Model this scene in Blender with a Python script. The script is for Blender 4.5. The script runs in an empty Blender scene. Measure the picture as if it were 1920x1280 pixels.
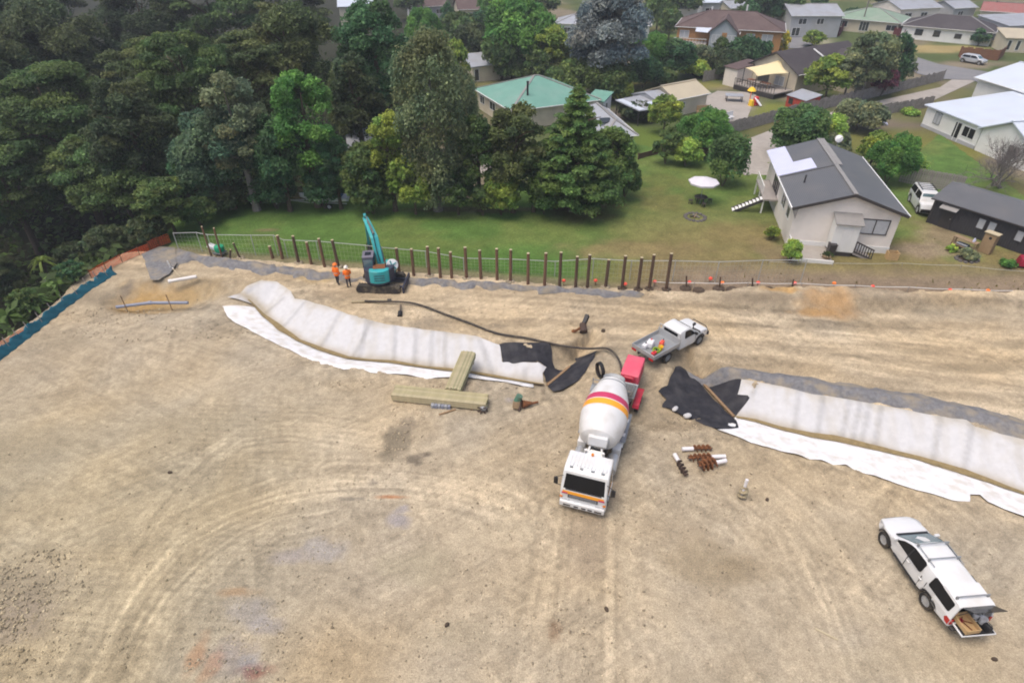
import bpy, bmesh, math, random
import numpy as np
from mathutils import Vector, Matrix
from mathutils.geometry import delaunay_2d_cdt

S = bpy.context.scene
COL = S.collection
R = math.radians
PI = math.pi
rng = np.random.default_rng(7)
random.seed(7)

# ------------------------------------------------------------------ camera, sky, sun, exposure
CAM_H, CAM_PITCH, CAM_F = 24.6, R(35.5), 1150.0      # metres, radians, focal length in photo pixels (1920 wide)
cam_d = bpy.data.cameras.new('camera')
cam_d.sensor_width = 36.0
cam_d.lens = 36.0 * CAM_F / 1920.0
cam_d.clip_start = 0.5
cam_d.clip_end = 3000
cam = bpy.data.objects.new('camera', cam_d)
cam.location = (0, 0, CAM_H)
cam.rotation_euler = (PI / 2 - CAM_PITCH, 0, 0)
COL.objects.link(cam)
S.camera = cam

SUN_EL, SUN_AZ = R(70), R(240)                          # azimuth measured from +Y (away from the camera) towards +X
W = bpy.data.worlds.new('World')
S.world = W
W.use_nodes = True
wn = W.node_tree.nodes
sky = wn.new('ShaderNodeTexSky')
sky.sky_type = 'NISHITA'
sky.sun_disc = False
sky.sun_elevation = SUN_EL
sky.sun_rotation = SUN_AZ
sky.air_density = 1.0
sky.dust_density = 6.0
sky.ozone_density = 1.0
bg = wn['Background']
bg.inputs['Strength'].default_value = 0.13
W.node_tree.links.new(sky.outputs[0], bg.inputs['Color'])

sun_d = bpy.data.lights.new('sun', 'SUN')
sun_d.energy = 0.9
sun_d.angle = R(40)
sun_d.color = (1.0, 0.93, 0.82)
sun = bpy.data.objects.new('sun', sun_d)
sv = Vector((math.sin(SUN_AZ) * math.cos(SUN_EL), math.cos(SUN_AZ) * math.cos(SUN_EL), math.sin(SUN_EL)))
sun.rotation_euler = sv.to_track_quat('Z', 'Y').to_euler()
COL.objects.link(sun)

S.view_settings.view_transform = 'Standard'
S.view_settings.look = 'None'
S.view_settings.exposure = 0.54
S.view_settings.gamma = 1.0
S.view_settings.use_curve_mapping = False
S.cycles.filter_width = 1.9
S.cycles.max_bounces = 8
S.cycles.diffuse_bounces = 5
S.cycles.use_denoising = True

# ------------------------------------------------------------------ small numerics
def ss(e0, e1, x):
 t = np.clip((np.asarray(x, float) - e0) / (e1 - e0), 0, 1)
 return t * t * (3 - 2 * t)

def unproject(px, py, z):
 u = (px - 960) / CAM_F; v = (640 - py) / CAM_F
 c, s = math.cos(CAM_PITCH), math.sin(CAM_PITCH)
 dx, dy, dz = u, c + v * s, -s + v * c
 t = (z - CAM_H) / dz
 return (dx * t, dy * t)

_lat = rng.random((16, 256, 256)).astype(np.float32)
def vnoise(x, y, scale, k=0):
 """smooth value noise in [0,1], feature size = scale metres"""
 L = _lat[k % 16]
 X = np.asarray(x) / scale + 31.7 * k; Y = np.asarray(y) / scale + 17.3 * k
 ix = np.floor(X).astype(int); iy = np.floor(Y).astype(int)
 fx = X - ix; fy = Y - iy
 fx = fx * fx * (3 - 2 * fx); fy = fy * fy * (3 - 2 * fy)
 a = L[ix % 256, iy % 256]; b = L[(ix + 1) % 256, iy % 256]
 c = L[ix % 256, (iy + 1) % 256]; d = L[(ix + 1) % 256, (iy + 1) % 256]
 return (a * (1 - fx) + b * fx) * (1 - fy) + (c * (1 - fx) + d * fx) * fy
def fbm(x, y, scale, k=0, n=4):
 o = 0; amp = .5; tot = 0
 for i in range(n):
  o = o + amp * vnoise(x, y, scale / 2 ** i, k + i); tot += amp; amp *= .55
 return o / tot

def seg_near(x, y, P):
 """nearest distance to the polyline P, position along it in metres, side (+ = left of travel)"""
 P = np.asarray(P, float); x = np.asarray(x, float); y = np.asarray(y, float)
 best = np.full(x.shape, 1e18); tt = np.zeros(x.shape); sd = np.zeros(x.shape)
 acc = 0.0
 for i in range(len(P) - 1):
  ax, ay = P[i]; bx, by = P[i + 1]
  ex, ey = bx - ax, by - ay; L2 = ex * ex + ey * ey; L = math.sqrt(L2)
  u = np.clip(((x - ax) * ex + (y - ay) * ey) / L2, 0, 1)
  qx, qy = ax + u * ex, ay + u * ey
  d2 = (x - qx) ** 2 + (y - qy) ** 2
  m = d2 < best
  best = np.where(m, d2, best); tt = np.where(m, acc + u * L, tt)
  cr = ex * (y - ay) - ey * (x - ax)
  sd = np.where(m, np.sign(cr), sd)
  acc += L
 return np.sqrt(best), tt, sd

# ------------------------------------------------------------------ terrain
BENCH = 0.35
ZB = -0.8
def W2(pts, z): return [unproject(px, py, z) for px, py in pts]
SEAM_L = W2([(452, 566), (470, 571), (489, 579), (510, 603), (530, 620), (560, 638), (600, 655), (650, 671), (690, 676), (737, 679), (799, 689),
    (840, 694), (885, 699), (942, 711), (1000, 719), (1024, 722), (1052, 697), (1086, 664)], ZB)
NEAR_L = W2([(411, 574), (427, 594), (442, 604), (480, 623), (518, 644), (554, 659), (579, 671), (621, 682), (670, 688), (729, 699), (799, 706), (880, 712),
    (930, 714), (980, 723), (1024, 731), (1062, 732), (1086, 713), (1101, 690), (1119, 672)], 0.0)
FAR_L = W2([(420, 556), (459, 541), (491, 530), (530, 535), (552, 556), (580, 568), (611, 576), (653, 592), (727, 611), (801, 621), (890, 632), (937, 640),
   (1030, 643), (1082, 652)], BENCH)
SEAM_R = W2([(1308, 704), (1342, 744), (1379, 783), (1417, 790), (1464, 804), (1520, 817), (1560, 823), (1640, 841), (1719, 860), (1807, 887), (1920, 926), (2120, 1000)], ZB)
NEAR_R = W2([(1262, 697), (1240, 737), (1246, 760), (1271, 774), (1299, 789), (1345, 805), (1407, 828), (1464, 845), (1520, 858), (1587, 871), (1637, 890), (1719, 917), (1786, 935),
    (1852, 940), (1920, 968), (2100, 1040)], 0.0)
FAR_R = W2([(1302, 697), (1389, 714), (1464, 727), (1520, 741), (1576, 750), (1640, 762), (1751, 782), (1826, 802), (1920, 827), (2120, 880)], BENCH)
def widths(seam, edge):
 e = np.array(edge); d, t, s = seg_near(e[:, 0], e[:, 1], seam)
 o = np.argsort(t); return t[o], np.maximum(d[o], .35)
WFL, WNL, WFR, WNR = widths(SEAM_L, FAR_L), widths(SEAM_L, NEAR_L), widths(SEAM_R, FAR_R), widths(SEAM_R, NEAR_R)
DIV = [(-90, 44)] + W2([(300, 560), (470, 571), (600, 655), (799, 689), (1024, 722), (1200, 730), (1379, 783), (1640, 841), (1920, 926)], 0) + [(70, 12)]
EDGE = [unproject(-420, 1100, 0), unproject(-180, 830, 0), unproject(0, 672, 0), unproject(110, 592, 0), unproject(215, 512, 0), unproject(300, 462, 0), (-30.5, 52), (-31.5, 58), (-32, 75)]
def H(x, y):
 x = np.asarray(x, float); y = np.asarray(y, float)
 d, t, s = seg_near(x, y, DIV)
 base = BENCH * ss(-1.0, 3.0, d * s)
 out = base.copy()
 for seam, wf, wn_, ramp in ((SEAM_L, WFL, WNL, True), (SEAM_R, WFR, WNR, False)):
  d, t, s = seg_near(x, y, seam)
  w = np.where(s > 0, np.interp(t, *wf), np.interp(t, *wn_))
  zb = ZB * (ss(-.5, 3.5, t) if ramp else 1.0) + 0.02
  edge = np.where(s > 0, np.maximum(base, BENCH * .9), base)
  q = np.clip(d / w, 0, 1)
  q = np.where(q < .12, q * q / .24, q - .06) / .94
  zd = zb + (edge - zb) * q
  out = np.where(d < w, np.minimum(zd, out + .3), out)
 d, t, s = seg_near(x, y, EDGE)
 out = out - 5.5 * ss(.2, 13, d * s) * (s > 0)
 return out
def h1(x, y): return float(H(np.array([x]), np.array([y]))[0])
def ground_at(px, py):
 z = 0.0
 for _ in range(14):
  x, y = unproject(px, py, z); z = .5 * z + .5 * h1(x, y)
 return (x, y, h1(x, y))
def depth_of(x, y, z=0): return y * math.cos(CAM_PITCH) - (z - CAM_H) * math.sin(CAM_PITCH)
def z_seen(x, y, py):
 """height above which a point on the vertical through (x, y) shows on photo row py"""
 v = (640 - py) / CAM_F; c, s = math.cos(CAM_PITCH), math.sin(CAM_PITCH)
 return CAM_H + y * (v * c - s) / (c + v * s)

# ------------------------------------------------------------------ object helpers
def tag(o, label=None, cat=None, group=None, kind=None):
 if label: o['label'] = label
 if cat: o['category'] = cat
 if group: o['group'] = group
 if kind: o['kind'] = kind
 return o
def thing(name, label, cat, loc=(0, 0, 0), rz=0.0, group=None, rx=0.0, ry=0.0):
 o = bpy.data.objects.new(name, None); COL.objects.link(o)
 o.empty_display_size = .2
 o.location = loc; o.rotation_euler = (rx, ry, rz)
 return tag(o, label, cat, group)
def copy_tree(o, parent=None):
 c = o.copy(); COL.objects.link(c); c.parent = parent
 for ch in o.children: copy_tree(ch, c)
 return c

class MB:
 def __init__(s): s.v = []; s.f = []; s.mi = []; s.m = 0
 def add(s, vs, fs):
  o = len(s.v); s.v += [tuple(map(float, v)) for v in vs]
  for f in fs: s.f.append([i + o for i in f]); s.mi.append(s.m)
  return s
 def box(s, c, size, rot=None, top=None):
  sx, sy, sz = size[0] / 2, size[1] / 2, size[2] / 2
  t = top or (1, 1)
  vs = [(-sx, -sy, -sz), (sx, -sy, -sz), (sx, sy, -sz), (-sx, sy, -sz),
    (-sx * t[0], -sy * t[1], sz), (sx * t[0], -sy * t[1], sz), (sx * t[0], sy * t[1], sz), (-sx * t[0], sy * t[1], sz)]
  if rot is not None: vs = [rot @ Vector(v) for v in vs]
  vs = [(v[0] + c[0], v[1] + c[1], v[2] + c[2]) for v in vs]
  return s.add(vs, [(3, 2, 1, 0), (4, 5, 6, 7), (0, 1, 5, 4), (1, 2, 6, 5), (2, 3, 7, 6), (3, 0, 4, 7)])
 def bar(s, a, b, w, h=None):
  a, b = Vector(a), Vector(b); d = b - a
  q = d.to_track_quat('X', 'Z').to_matrix()
  return s.box((a + b) / 2, (d.length, w, h or w), q)
 def cyl(s, a, b, r0, r1=None, n=12, caps=True):
  a, b = Vector(a), Vector(b); r1 = r0 if r1 is None else r1
  q = (b - a).to_track_quat('Z', 'Y').to_matrix()
  vs = []
  for p, r in ((a, r0), (b, r1)):
   for i in range(n):
    an = 2 * PI * i / n; vs.append(p + q @ Vector((r * math.cos(an), r * math.sin(an), 0)))
  fs = [(i, (i + 1) % n, n + (i + 1) % n, n + i) for i in range(n)]
  if caps: fs += [tuple(reversed(range(n))), tuple(range(n, 2 * n))]
  return s.add(vs, fs)
 def tube(s, pts, r, n=6):
  pts = [Vector(p) for p in pts]; rr = r if hasattr(r, '__len__') else [r] * len(pts)
  vs = []
  for i, p in enumerate(pts):
   d = pts[min(i + 1, len(pts) - 1)] - pts[max(i - 1, 0)]
   q = d.to_track_quat('Z', 'Y').to_matrix()
   for k in range(n):
    an = 2 * PI * k / n; vs.append(p + q @ Vector((rr[i] * math.cos(an), rr[i] * math.sin(an), 0)))
  fs = []
  for i in range(len(pts) - 1):
   for k in range(n):
    a0 = i * n + k; a1 = i * n + (k + 1) % n
    fs.append((a0, a1, a1 + n, a0 + n))
  fs += [tuple(reversed(range(n))), tuple(range((len(pts) - 1) * n, len(pts) * n))]
  return s.add(vs, fs)
 def lathe(s, prof, n=20, M=None, mats=None, caps=True):
  """profile (r, z) revolved round local z, placed by matrix M"""
  M = M or Matrix.Identity(4); o = len(s.v)
  for r, z in prof:
   for k in range(n):
    an = 2 * PI * k / n; s.v.append(tuple(M @ Vector((r * math.cos(an), r * math.sin(an), z))))
  for i in range(len(prof) - 1):
   for k in range(n):
    a0 = o + i * n + k; a1 = o + i * n + (k + 1) % n
    s.f.append([a0, a1, a1 + n, a0 + n]); s.mi.append(mats[i] if mats else s.m)
  if not caps: return s
  s.f.append([o + k for k in reversed(range(n))]); s.mi.append(mats[0] if mats else s.m)
  s.f.append([o + (len(prof) - 1) * n + k for k in range(n)]); s.mi.append(mats[-1] if mats else s.m)
  return s
 def prism(s, poly, lo, hi, axis='y'):
  """2-D outline extruded along an axis: 'y' takes (x, z), 'x' takes (y, z), 'z' takes (x, y)"""
  n = len(poly); vs = []
  for t in (lo, hi):
   for a, b in poly: vs.append((a, t, b) if axis == 'y' else (t, a, b) if axis == 'x' else (a, b, t))
  fs = [(i, (i + 1) % n, n + (i + 1) % n, n + i) for i in range(n)] + [tuple(reversed(range(n))), tuple(range(n, 2 * n))]
  return s.add(vs, fs)
 def slab(s, polys, t):
  """roof-like sheet: polygons sharing corners, given a thickness t downwards"""
  key = {}; pts = []; F = []
  for p in polys:
   f = []
   for v in p:
    k = tuple(round(c, 3) for c in v)
    if k not in key: key[k] = len(pts); pts.append(v)
    f.append(key[k])
   F.append(f)
  n = len(pts); cnt = {}
  for f in F:
   for a, b in zip(f, f[1:] + f[:1]): cnt[(a, b)] = 1
  fs = [tuple(f) for f in F] + [tuple(i + n for i in reversed(f)) for f in F]
  for (a, b) in cnt:
   if (b, a) not in cnt: fs.append((b, a, a + n, b + n))
  return s.add(list(pts) + [(x, y, z - t) for x, y, z in pts], fs)
 def shell(s, prof, half, r=.07, steps=(90, 60, 30, 0), crown=0.0):
  """vehicle body: side profile (x, z) swept across the width, half(x, z) = half width, rounded by r at the flanks"""
  n = len(prof); P = [Vector(p) for p in prof]
  A = sum(P[i].x * P[(i + 1) % n].y - P[(i + 1) % n].x * P[i].y for i in range(n)) / 2
  N = []
  for i in range(n):
   d1 = (P[i] - P[i - 1]).normalized(); d2 = (P[(i + 1) % n] - P[i]).normalized()
   nn = Vector((-d1.y - d2.y, d1.x + d2.x)); nn = nn.normalized() if nn.length > 1e-6 else Vector((-d1.y, d1.x))
   N.append(nn if A > 0 else -nn)
  sl = []
  for a in steps: sl.append((-1, r * math.sin(R(a)), r * (1 - math.cos(R(a)))))
  sl.append((-.6, 0, 0)); sl.append((0, 0, 0)); sl.append((.6, 0, 0))
  for a in reversed(steps): sl.append((1, r * math.sin(R(a)), r * (1 - math.cos(R(a)))))
  vs = []
  for sg, out, ins in sl:
   for i in range(n):
    q = P[i] + N[i] * ins
    hw = half(q.x, q.y)
    vs.append((q.x, sg * (hw - r + out) if abs(sg) != .6 else sg * hw, q.y - (crown * sg * sg if q.y > .88 else 0)))
  m = len(sl); fs = []
  for j in range(m - 1):
   for i in range(n):
    a = j * n + i; b = j * n + (i + 1) % n
    fs.append((a, a + n, b + n, b) if A > 0 else (a, b, b + n, a + n))
  e0 = list(range(n)); e1 = list(range((m - 1) * n, m * n))
  fs.append(tuple(e0) if A > 0 else tuple(reversed(e0)))
  fs.append(tuple(reversed(e1)) if A > 0 else tuple(e1))
  return s.add(vs, fs)
 def side(s, poly, half, sg, off=.008):
  """panel lying on the flank of a shell: outline (x, z) -> y = half + off, given a little depth"""
  n = len(poly); vs = []
  for o in (off, -.02):
   for x, z in poly: vs.append((x, sg * (half(x, z) + o), z))
  f1 = tuple(range(n));
  fs = [f1 if sg < 0 else tuple(reversed(f1))]
  for i in range(n):
   j = (i + 1) % n; fs.append((i, i + n, j + n, j) if sg < 0 else (i, j, j + n, i + n))
  return s.add(vs, fs)
 def front(s, p0, p1, y0, y1, off=.01, ins=.0):
  """panel across the car between profile points p0 -> p1 (x, z) with half widths y0, y1"""
  p0, p1 = Vector(p0), Vector(p1); d = (p1 - p0).normalized(); nn = Vector((d.y, -d.x))
  if nn.y < 0: nn = -nn
  vs = []
  for o in (off, -.02):
   a = p0 + nn * o; b = p1 + nn * o
   vs += [(a.x, -y0, a.y), (a.x, y0, a.y), (b.x, y1, b.y), (b.x, -y1, b.y)]
  return s.add(vs, [(0, 1, 2, 3), (7, 6, 5, 4), (0, 4, 5, 1), (1, 5, 6, 2), (2, 6, 7, 3), (3, 7, 4, 0)])
 def build(s, name, mats, parent=None, smooth=True, angle=38, bevel=0.0, kind=None, fix=True):
  me = bpy.data.meshes.new(name)
  me.from_pydata(s.v, [], s.f)
  if not isinstance(mats, (list, tuple)): mats = [mats]
  for m in mats: me.materials.append(m)
  if len(mats) > 1: me.polygons.foreach_set('material_index', s.mi)
  me.validate();
  if fix:
   b = bmesh.new(); b.from_mesh(me); bmesh.ops.recalc_face_normals(b, faces=b.faces); b.to_mesh(me); b.free()
  if smooth:
   me.polygons.foreach_set('use_smooth', [True] * len(me.polygons))
   me.set_sharp_from_angle(angle=R(angle))
  o = bpy.data.objects.new(name, me); COL.objects.link(o); o.parent = parent
  if bevel:
   bm = o.modifiers.new('bevel', 'BEVEL'); bm.width = bevel; bm.segments = 2; bm.limit_method = 'ANGLE'; bm.angle_limit = R(40)
  if kind: o['kind'] = kind
  return o

def mesh_np(name, verts, quads, mats, col=None, parent=None, smooth=False, attr='col'):
 """mesh from numpy arrays: verts (N,3), quads (M,k), colours (N,3)"""
 me = bpy.data.meshes.new(name)
 verts = np.asarray(verts, np.float32); quads = np.asarray(quads, np.int32)
 k = quads.shape[1]
 me.vertices.add(len(verts)); me.vertices.foreach_set('co', verts.ravel())
 me.loops.add(quads.size); me.loops.foreach_set('vertex_index', quads.ravel())
 me.polygons.add(len(quads)); me.polygons.foreach_set('loop_start', np.arange(0, quads.size, k, dtype=np.int32))
 me.polygons.foreach_set('loop_total', np.full(len(quads), k, np.int32))
 if smooth: me.polygons.foreach_set('use_smooth', np.ones(len(quads), bool))
 if not isinstance(mats, (list, tuple)): mats = [mats]
 for m in mats: me.materials.append(m)
 if col is not None:
  a = me.color_attributes.new(attr, 'FLOAT_COLOR', 'POINT')
  c4 = np.ones((len(verts), 4), np.float32); c4[:, :3] = col
  a.data.foreach_set('color', c4.ravel())
 me.update(); me.validate()
 o = bpy.data.objects.new(name, me); COL.objects.link(o); o.parent = parent
 return o

# ------------------------------------------------------------------ materials
def srgb(r, g, b):
 f = lambda c: (c / 255 / 12.92) if c <= 10 else ((c / 255 + .055) / 1.055) ** 2.4
 return (f(r), f(g), f(b))
def mat(name, col, rough=.6, var=.12, scale=6.0, bump=0.0, bscale=30.0, metal=0.0, spec=.4, attr=None, wave=None, wscale=6.0, wbump=.3, dirt=None, dscale=1.2, damt=.5, fine=0):
 m = bpy.data.materials.new(name); m.use_nodes = True
 nt = m.node_tree; N = nt.nodes; Lk = nt.links
 b = N['Principled BSDF']
 b.inputs['Roughness'].default_value = rough; b.inputs['Metallic'].default_value = metal
 b.inputs['Specular IOR Level'].default_value = spec
 tc = N.new('ShaderNodeTexCoord'); co = tc.outputs['Object']
 if attr:
  a = N.new('ShaderNodeAttribute'); a.attribute_name = attr; src = a.outputs['Color']
 else:
  c = N.new('ShaderNodeRGB'); c.outputs[0].default_value = (*col, 1); src = c.outputs[0]
 nz = N.new('ShaderNodeTexNoise'); nz.inputs['Scale'].default_value = scale; nz.inputs['Detail'].default_value = 6; nz.inputs['Roughness'].default_value = .62
 Lk.new(co, nz.inputs['Vector'])
 mr = N.new('ShaderNodeMapRange'); mr.inputs['From Min'].default_value = .25; mr.inputs['From Max'].default_value = .75
 mr.inputs['To Min'].default_value = 1 - var; mr.inputs['To Max'].default_value = 1 + var
 Lk.new(nz.outputs['Fac'], mr.inputs['Value'])
 mx = N.new('ShaderNodeMix'); mx.data_type = 'RGBA'; mx.blend_type = 'MULTIPLY'; mx.inputs['Factor'].default_value = 1
 Lk.new(src, mx.inputs['A']); Lk.new(mr.outputs[0], mx.inputs['B'])
 out = mx.outputs['Result']
 if fine:
  vo = N.new('ShaderNodeTexNoise'); vo.inputs['Scale'].default_value = scale * 4; vo.inputs['Detail'].default_value = 3; Lk.new(co, vo.inputs['Vector'])
  fr = N.new('ShaderNodeMapRange'); fr.inputs['From Min'].default_value = .3; fr.inputs['From Max'].default_value = .7; fr.inputs['To Min'].default_value = 1 - fine; fr.inputs['To Max'].default_value = 1 + fine
  Lk.new(vo.outputs['Fac'], fr.inputs['Value'])
  fm = N.new('ShaderNodeMix'); fm.data_type = 'RGBA'; fm.blend_type = 'MULTIPLY'; fm.inputs['Factor'].default_value = 1
  Lk.new(out, fm.inputs['A']); Lk.new(fr.outputs[0], fm.inputs['B']); out = fm.outputs['Result']
 if dirt:
  n2 = N.new('ShaderNodeTexNoise'); n2.inputs['Scale'].default_value = dscale; n2.inputs['Detail'].default_value = 5
  Lk.new(co, n2.inputs['Vector'])
  m2 = N.new('ShaderNodeMapRange'); m2.inputs['From Min'].default_value = .45; m2.inputs['From Max'].default_value = .7; m2.inputs['To Max'].default_value = damt
  Lk.new(n2.outputs['Fac'], m2.inputs['Value'])
  d = N.new('ShaderNodeMix'); d.data_type = 'RGBA'; d.inputs['B'].default_value = (*dirt, 1)
  Lk.new(m2.outputs[0], d.inputs['Factor']); Lk.new(out, d.inputs['A']); out = d.outputs['Result']
 Lk.new(out, b.inputs['Base Color'])
 nrm = None
 if bump:
  n3 = N.new('ShaderNodeTexNoise'); n3.inputs['Scale'].default_value = bscale; n3.inputs['Detail'].default_value = 5
  Lk.new(co, n3.inputs['Vector'])
  bp = N.new('ShaderNodeBump'); bp.inputs['Strength'].default_value = bump; bp.inputs['Distance'].default_value = .05
  Lk.new(n3.outputs['Fac'], bp.inputs['Height']); nrm = bp.outputs[0]
 if wave:
  w = N.new('ShaderNodeTexWave'); w.wave_type = 'BANDS'; w.bands_direction = wave; w.inputs['Scale'].default_value = wscale
  Lk.new(co, w.inputs['Vector'])
  bp = N.new('ShaderNodeBump'); bp.inputs['Strength'].default_value = wbump; bp.inputs['Distance'].default_value = .03
  Lk.new(w.outputs['Fac'], bp.inputs['Height'])
  if nrm: Lk.new(nrm, bp.inputs['Normal'])
  nrm = bp.outputs[0]
 if nrm: Lk.new(nrm, b.inputs['Normal'])
 return m
def leafmat(name):
 m = bpy.data.materials.new(name); m.use_nodes = True
 nt = m.node_tree; N = nt.nodes; Lk = nt.links
 b = N['Principled BSDF']; b.inputs['Roughness'].default_value = .55; b.inputs['Specular IOR Level'].default_value = .25
 a = N.new('ShaderNodeAttribute'); a.attribute_name = 'tint'
 Lk.new(a.outputs['Color'], b.inputs['Base Color'])
 tr = N.new('ShaderNodeBsdfTranslucent'); Lk.new(a.outputs['Color'], tr.inputs['Color'])
 mx = N.new('ShaderNodeMixShader'); mx.inputs[0].default_value = .42
 Lk.new(b.outputs[0], mx.inputs[1]); Lk.new(tr.outputs[0], mx.inputs[2])
 Lk.new(mx.outputs[0], N['Material Output'].inputs['Surface'])
 return m
M = {}
M['clay'] = mat('clay', (0, 0, 0), .95, .30, 13.0, .9, 16.0, spec=.1, attr='col', fine=.30)
M['turf'] = mat('turf', (0, 0, 0), .95, .30, 6.0, .7, 14.0, spec=.12, attr='col', fine=.25)
M['leaf'] = leafmat('leaf')
M['bark'] = mat('bark', (.11, .085, .06), .9, .3, 8, .6, 20, spec=.2)
M['greybark'] = mat('greybark', (.22, .20, .18), .9, .25, 8, .5, 20, spec=.2)
M['white'] = mat('white_paint', (.68, .69, .70), .28, .03, 2.0, spec=.5, dirt=(.5, .44, .34), dscale=1.4, damt=.25)
M['whitewall'] = mat('white_weatherboard', (.82, .765, .71), .6, .05, 1.5, wave='Z', wscale=2.6, wbump=.5, dirt=(.42, .39, .34), dscale=.5, damt=.25)
M['cream'] = mat('cream_wall', (.60, .54, .42), .7, .08, 1.5, dirt=(.35, .3, .24), dscale=.5, damt=.3)
M['brightwall'] = mat('bright_wall', (.80, .80, .78), .6, .05, 1.2, wave='Z', wscale=2.6, wbump=.4, dirt=(.5, .48, .43), dscale=.5, damt=.25)
M['greywall'] = mat('grey_wall', (.42, .43, .45), .7, .08, 1.5, dirt=(.3, .28, .25), dscale=.6, damt=.3)
M['darkwall'] = mat('charcoal_wall', (.040, .039, .044), .7, .2, 2.0, wave='X', wscale=1.6, wbump=.6)
M['orangebrick'] = mat('orange_brick', (.42, .22, .09), .85, .25, 9, .3, 25)
M['redpaint'] = mat('red_paint', (.42, .05, .035), .5, .12, 4, dirt=(.2, .12, .1), damt=.3)
M['roofgrey'] = mat('grey_roof_steel', (.115, .118, .125), .45, .08, .9, wave='X', wscale=2.4, wbump=.5, dirt=(.17, .16, .15), dscale=.4, damt=.4)
M['rooflight'] = mat('pale_grey_roof', (.34, .36, .40), .45, .08, .9, wave='X', wscale=2.2, wbump=.5, dirt=(.24, .22, .2), dscale=.5, damt=.4)
M['roofwhite'] = mat('white_roof_steel', (.58, .64, .74), .4, .05, .8, wave='X', wscale=2.2, wbump=.5, dirt=(.5, .5, .5), dscale=.4, damt=.35)
M['roofteal'] = mat('teal_roof_steel', (.15, .32, .26), .5, .1, .9, wave='X', wscale=2.2, wbump=.5, dirt=(.22, .36, .31), dscale=.35, damt=.5)
M['roofgreen'] = mat('soft_green_roof', (.22, .31, .23), .6, .1, .8, wave='X', wscale=2.2, wbump=.5, dirt=(.3, .33, .28), dscale=.4, damt=.5)
M['roofbrown'] = mat('brown_tile_roof', (.105, .072, .068), .8, .2, 2.0, .5, 10, wave='Z', wscale=4, wbump=.5, dirt=(.17, .13, .12), dscale=.4, damt=.4)
M['roofdark'] = mat('dark_tile_roof', (.058, .05, .054), .8, .2, 2.0, .5, 10, wave='Z', wscale=4, wbump=.5, dirt=(.1, .09, .09), dscale=.4, damt=.4)
M['roofred'] = mat('faded_red_roof', (.30, .11, .10), .7, .15, 1.5, dirt=(.25, .2, .18), damt=.4)
M['roofbeige'] = mat('beige_roof_steel', (.50, .44, .32), .5, .06, .8, wave='X', wscale=2.0, wbump=.8, dirt=(.38, .33, .25), dscale=.4, damt=.4)
M['polyroof'] = mat('translucent_roof_sheet', (.58, .60, .78), .35, .05, 1.0, wave='X', wscale=2.4, wbump=.4)
M['capmetal'] = mat('ridge_cap', (.26, .25, .24), .5, .1, 2)
M['trim'] = mat('dark_trim', (.05, .045, .045), .5, .1, 3)
M['whitetrim'] = mat('white_trim', (.74, .74, .73), .5, .05, 3)
M['glass'] = mat('window_glass', (.030, .036, .040), .12, .1, 1.0, spec=.8)
M['blind'] = mat('pale_blind', (.45, .47, .50), .4, .12, 3.0, spec=.5)
M['carglass'] = mat('car_glass', (.010, .011, .013), .12, .1, 1.0, spec=.25)
M['tealglass'] = mat('windscreen_glass', (.10, .16, .18), .1, .15, 2.0, spec=.8)
M['rubber'] = mat('tyre_rubber', (.022, .021, .02), .85, .2, 8, .3, 40, dirt=(.16, .13, .09), dscale=3, damt=.5)
M['black'] = mat('black_plastic', (.018, .018, .02), .55, .2, 5)
M['rim'] = mat('alloy_rim', (.55, .56, .57), .35, .06, 5, metal=.6)
M['chassis'] = mat('chassis_paint', (.03, .03, .033), .6, .25, 5, dirt=(.14, .11, .08), dscale=2, damt=.5)
M['alloy'] = mat('alloy_tray', (.50, .51, .52), .4, .08, 4, metal=.5, dirt=(.3, .27, .22), dscale=2, damt=.3)
M['greysteel'] = mat('grey_steel', (.30, .32, .34), .5, .12, 4, metal=.3, dirt=(.22, .2, .17), dscale=2, damt=.4)
M['pinkred'] = mat('sun_faded_red_paint', (.62, .085, .14), .5, .06, 2, dirt=(.6, .16, .2), dscale=1.5, damt=.4)
M['deepred'] = mat('deep_red_paint', (.42, .02, .045), .4, .1, 3, dirt=(.3, .1, .08), damt=.3)
M['drumwhite'] = mat('dusty_white_drum', (.66, .66, .66), .32, .05, 2.0, dirt=(.44, .41, .36), dscale=1.3, damt=.45)
M['geolin'] = mat('shaded_stained_geotextile', (0, 0, 0), .85, .08, 2.5, .3, 12, attr='col')
M['track'] = mat('muddy_track_rubber', (.05, .045, .04), .9, .3, 6, dirt=(.24, .2, .14), dscale=2.5, damt=.7)
M['stripe_red'] = mat('magenta_red_stripe', (.50, .045, .12), .35, .05, 2)
M['stripe_orange'] = mat('orange_stripe', (.85, .36, .03), .35, .05, 2)
M['lamp_clear'] = mat('clear_lamp_lens', (.55, .56, .58), .12, .05, 5, spec=.8)
M['lamp_red'] = mat('red_lamp_lens', (.45, .015, .012), .2, .1, 5, spec=.6)
M['lamp_amber'] = mat('amber_lamp_lens', (.7, .22, .02), .2, .1, 5, spec=.6)
M['hivis'] = mat('orange_hivis_cloth', (.95, .19, .015), .8, .1, 6, .3, 20)
M['skin'] = mat('skin', (.38, .22, .15), .6, .08, 8)
M['navy'] = mat('dark_work_cloth', (.025, .027, .035), .85, .2, 6, .3, 20)
M['hat'] = mat('white_hard_hat', (.8, .76, .70), .35, .05, 4)
M['teal'] = mat('turquoise_machine_paint', (.035, .36, .38), .4, .08, 3, dirt=(.14, .36, .36), dscale=2, damt=.4)
M['darkteal'] = mat('dark_machine_paint', (.035, .04, .065), .5, .15, 3)
M['cabgrey'] = mat('machine_cab_grey', (.16, .15, .19), .5, .12, 3)
M['steel'] = mat('worn_steel', (.20, .19, .18), .5, .25, 6, metal=.6)
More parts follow.
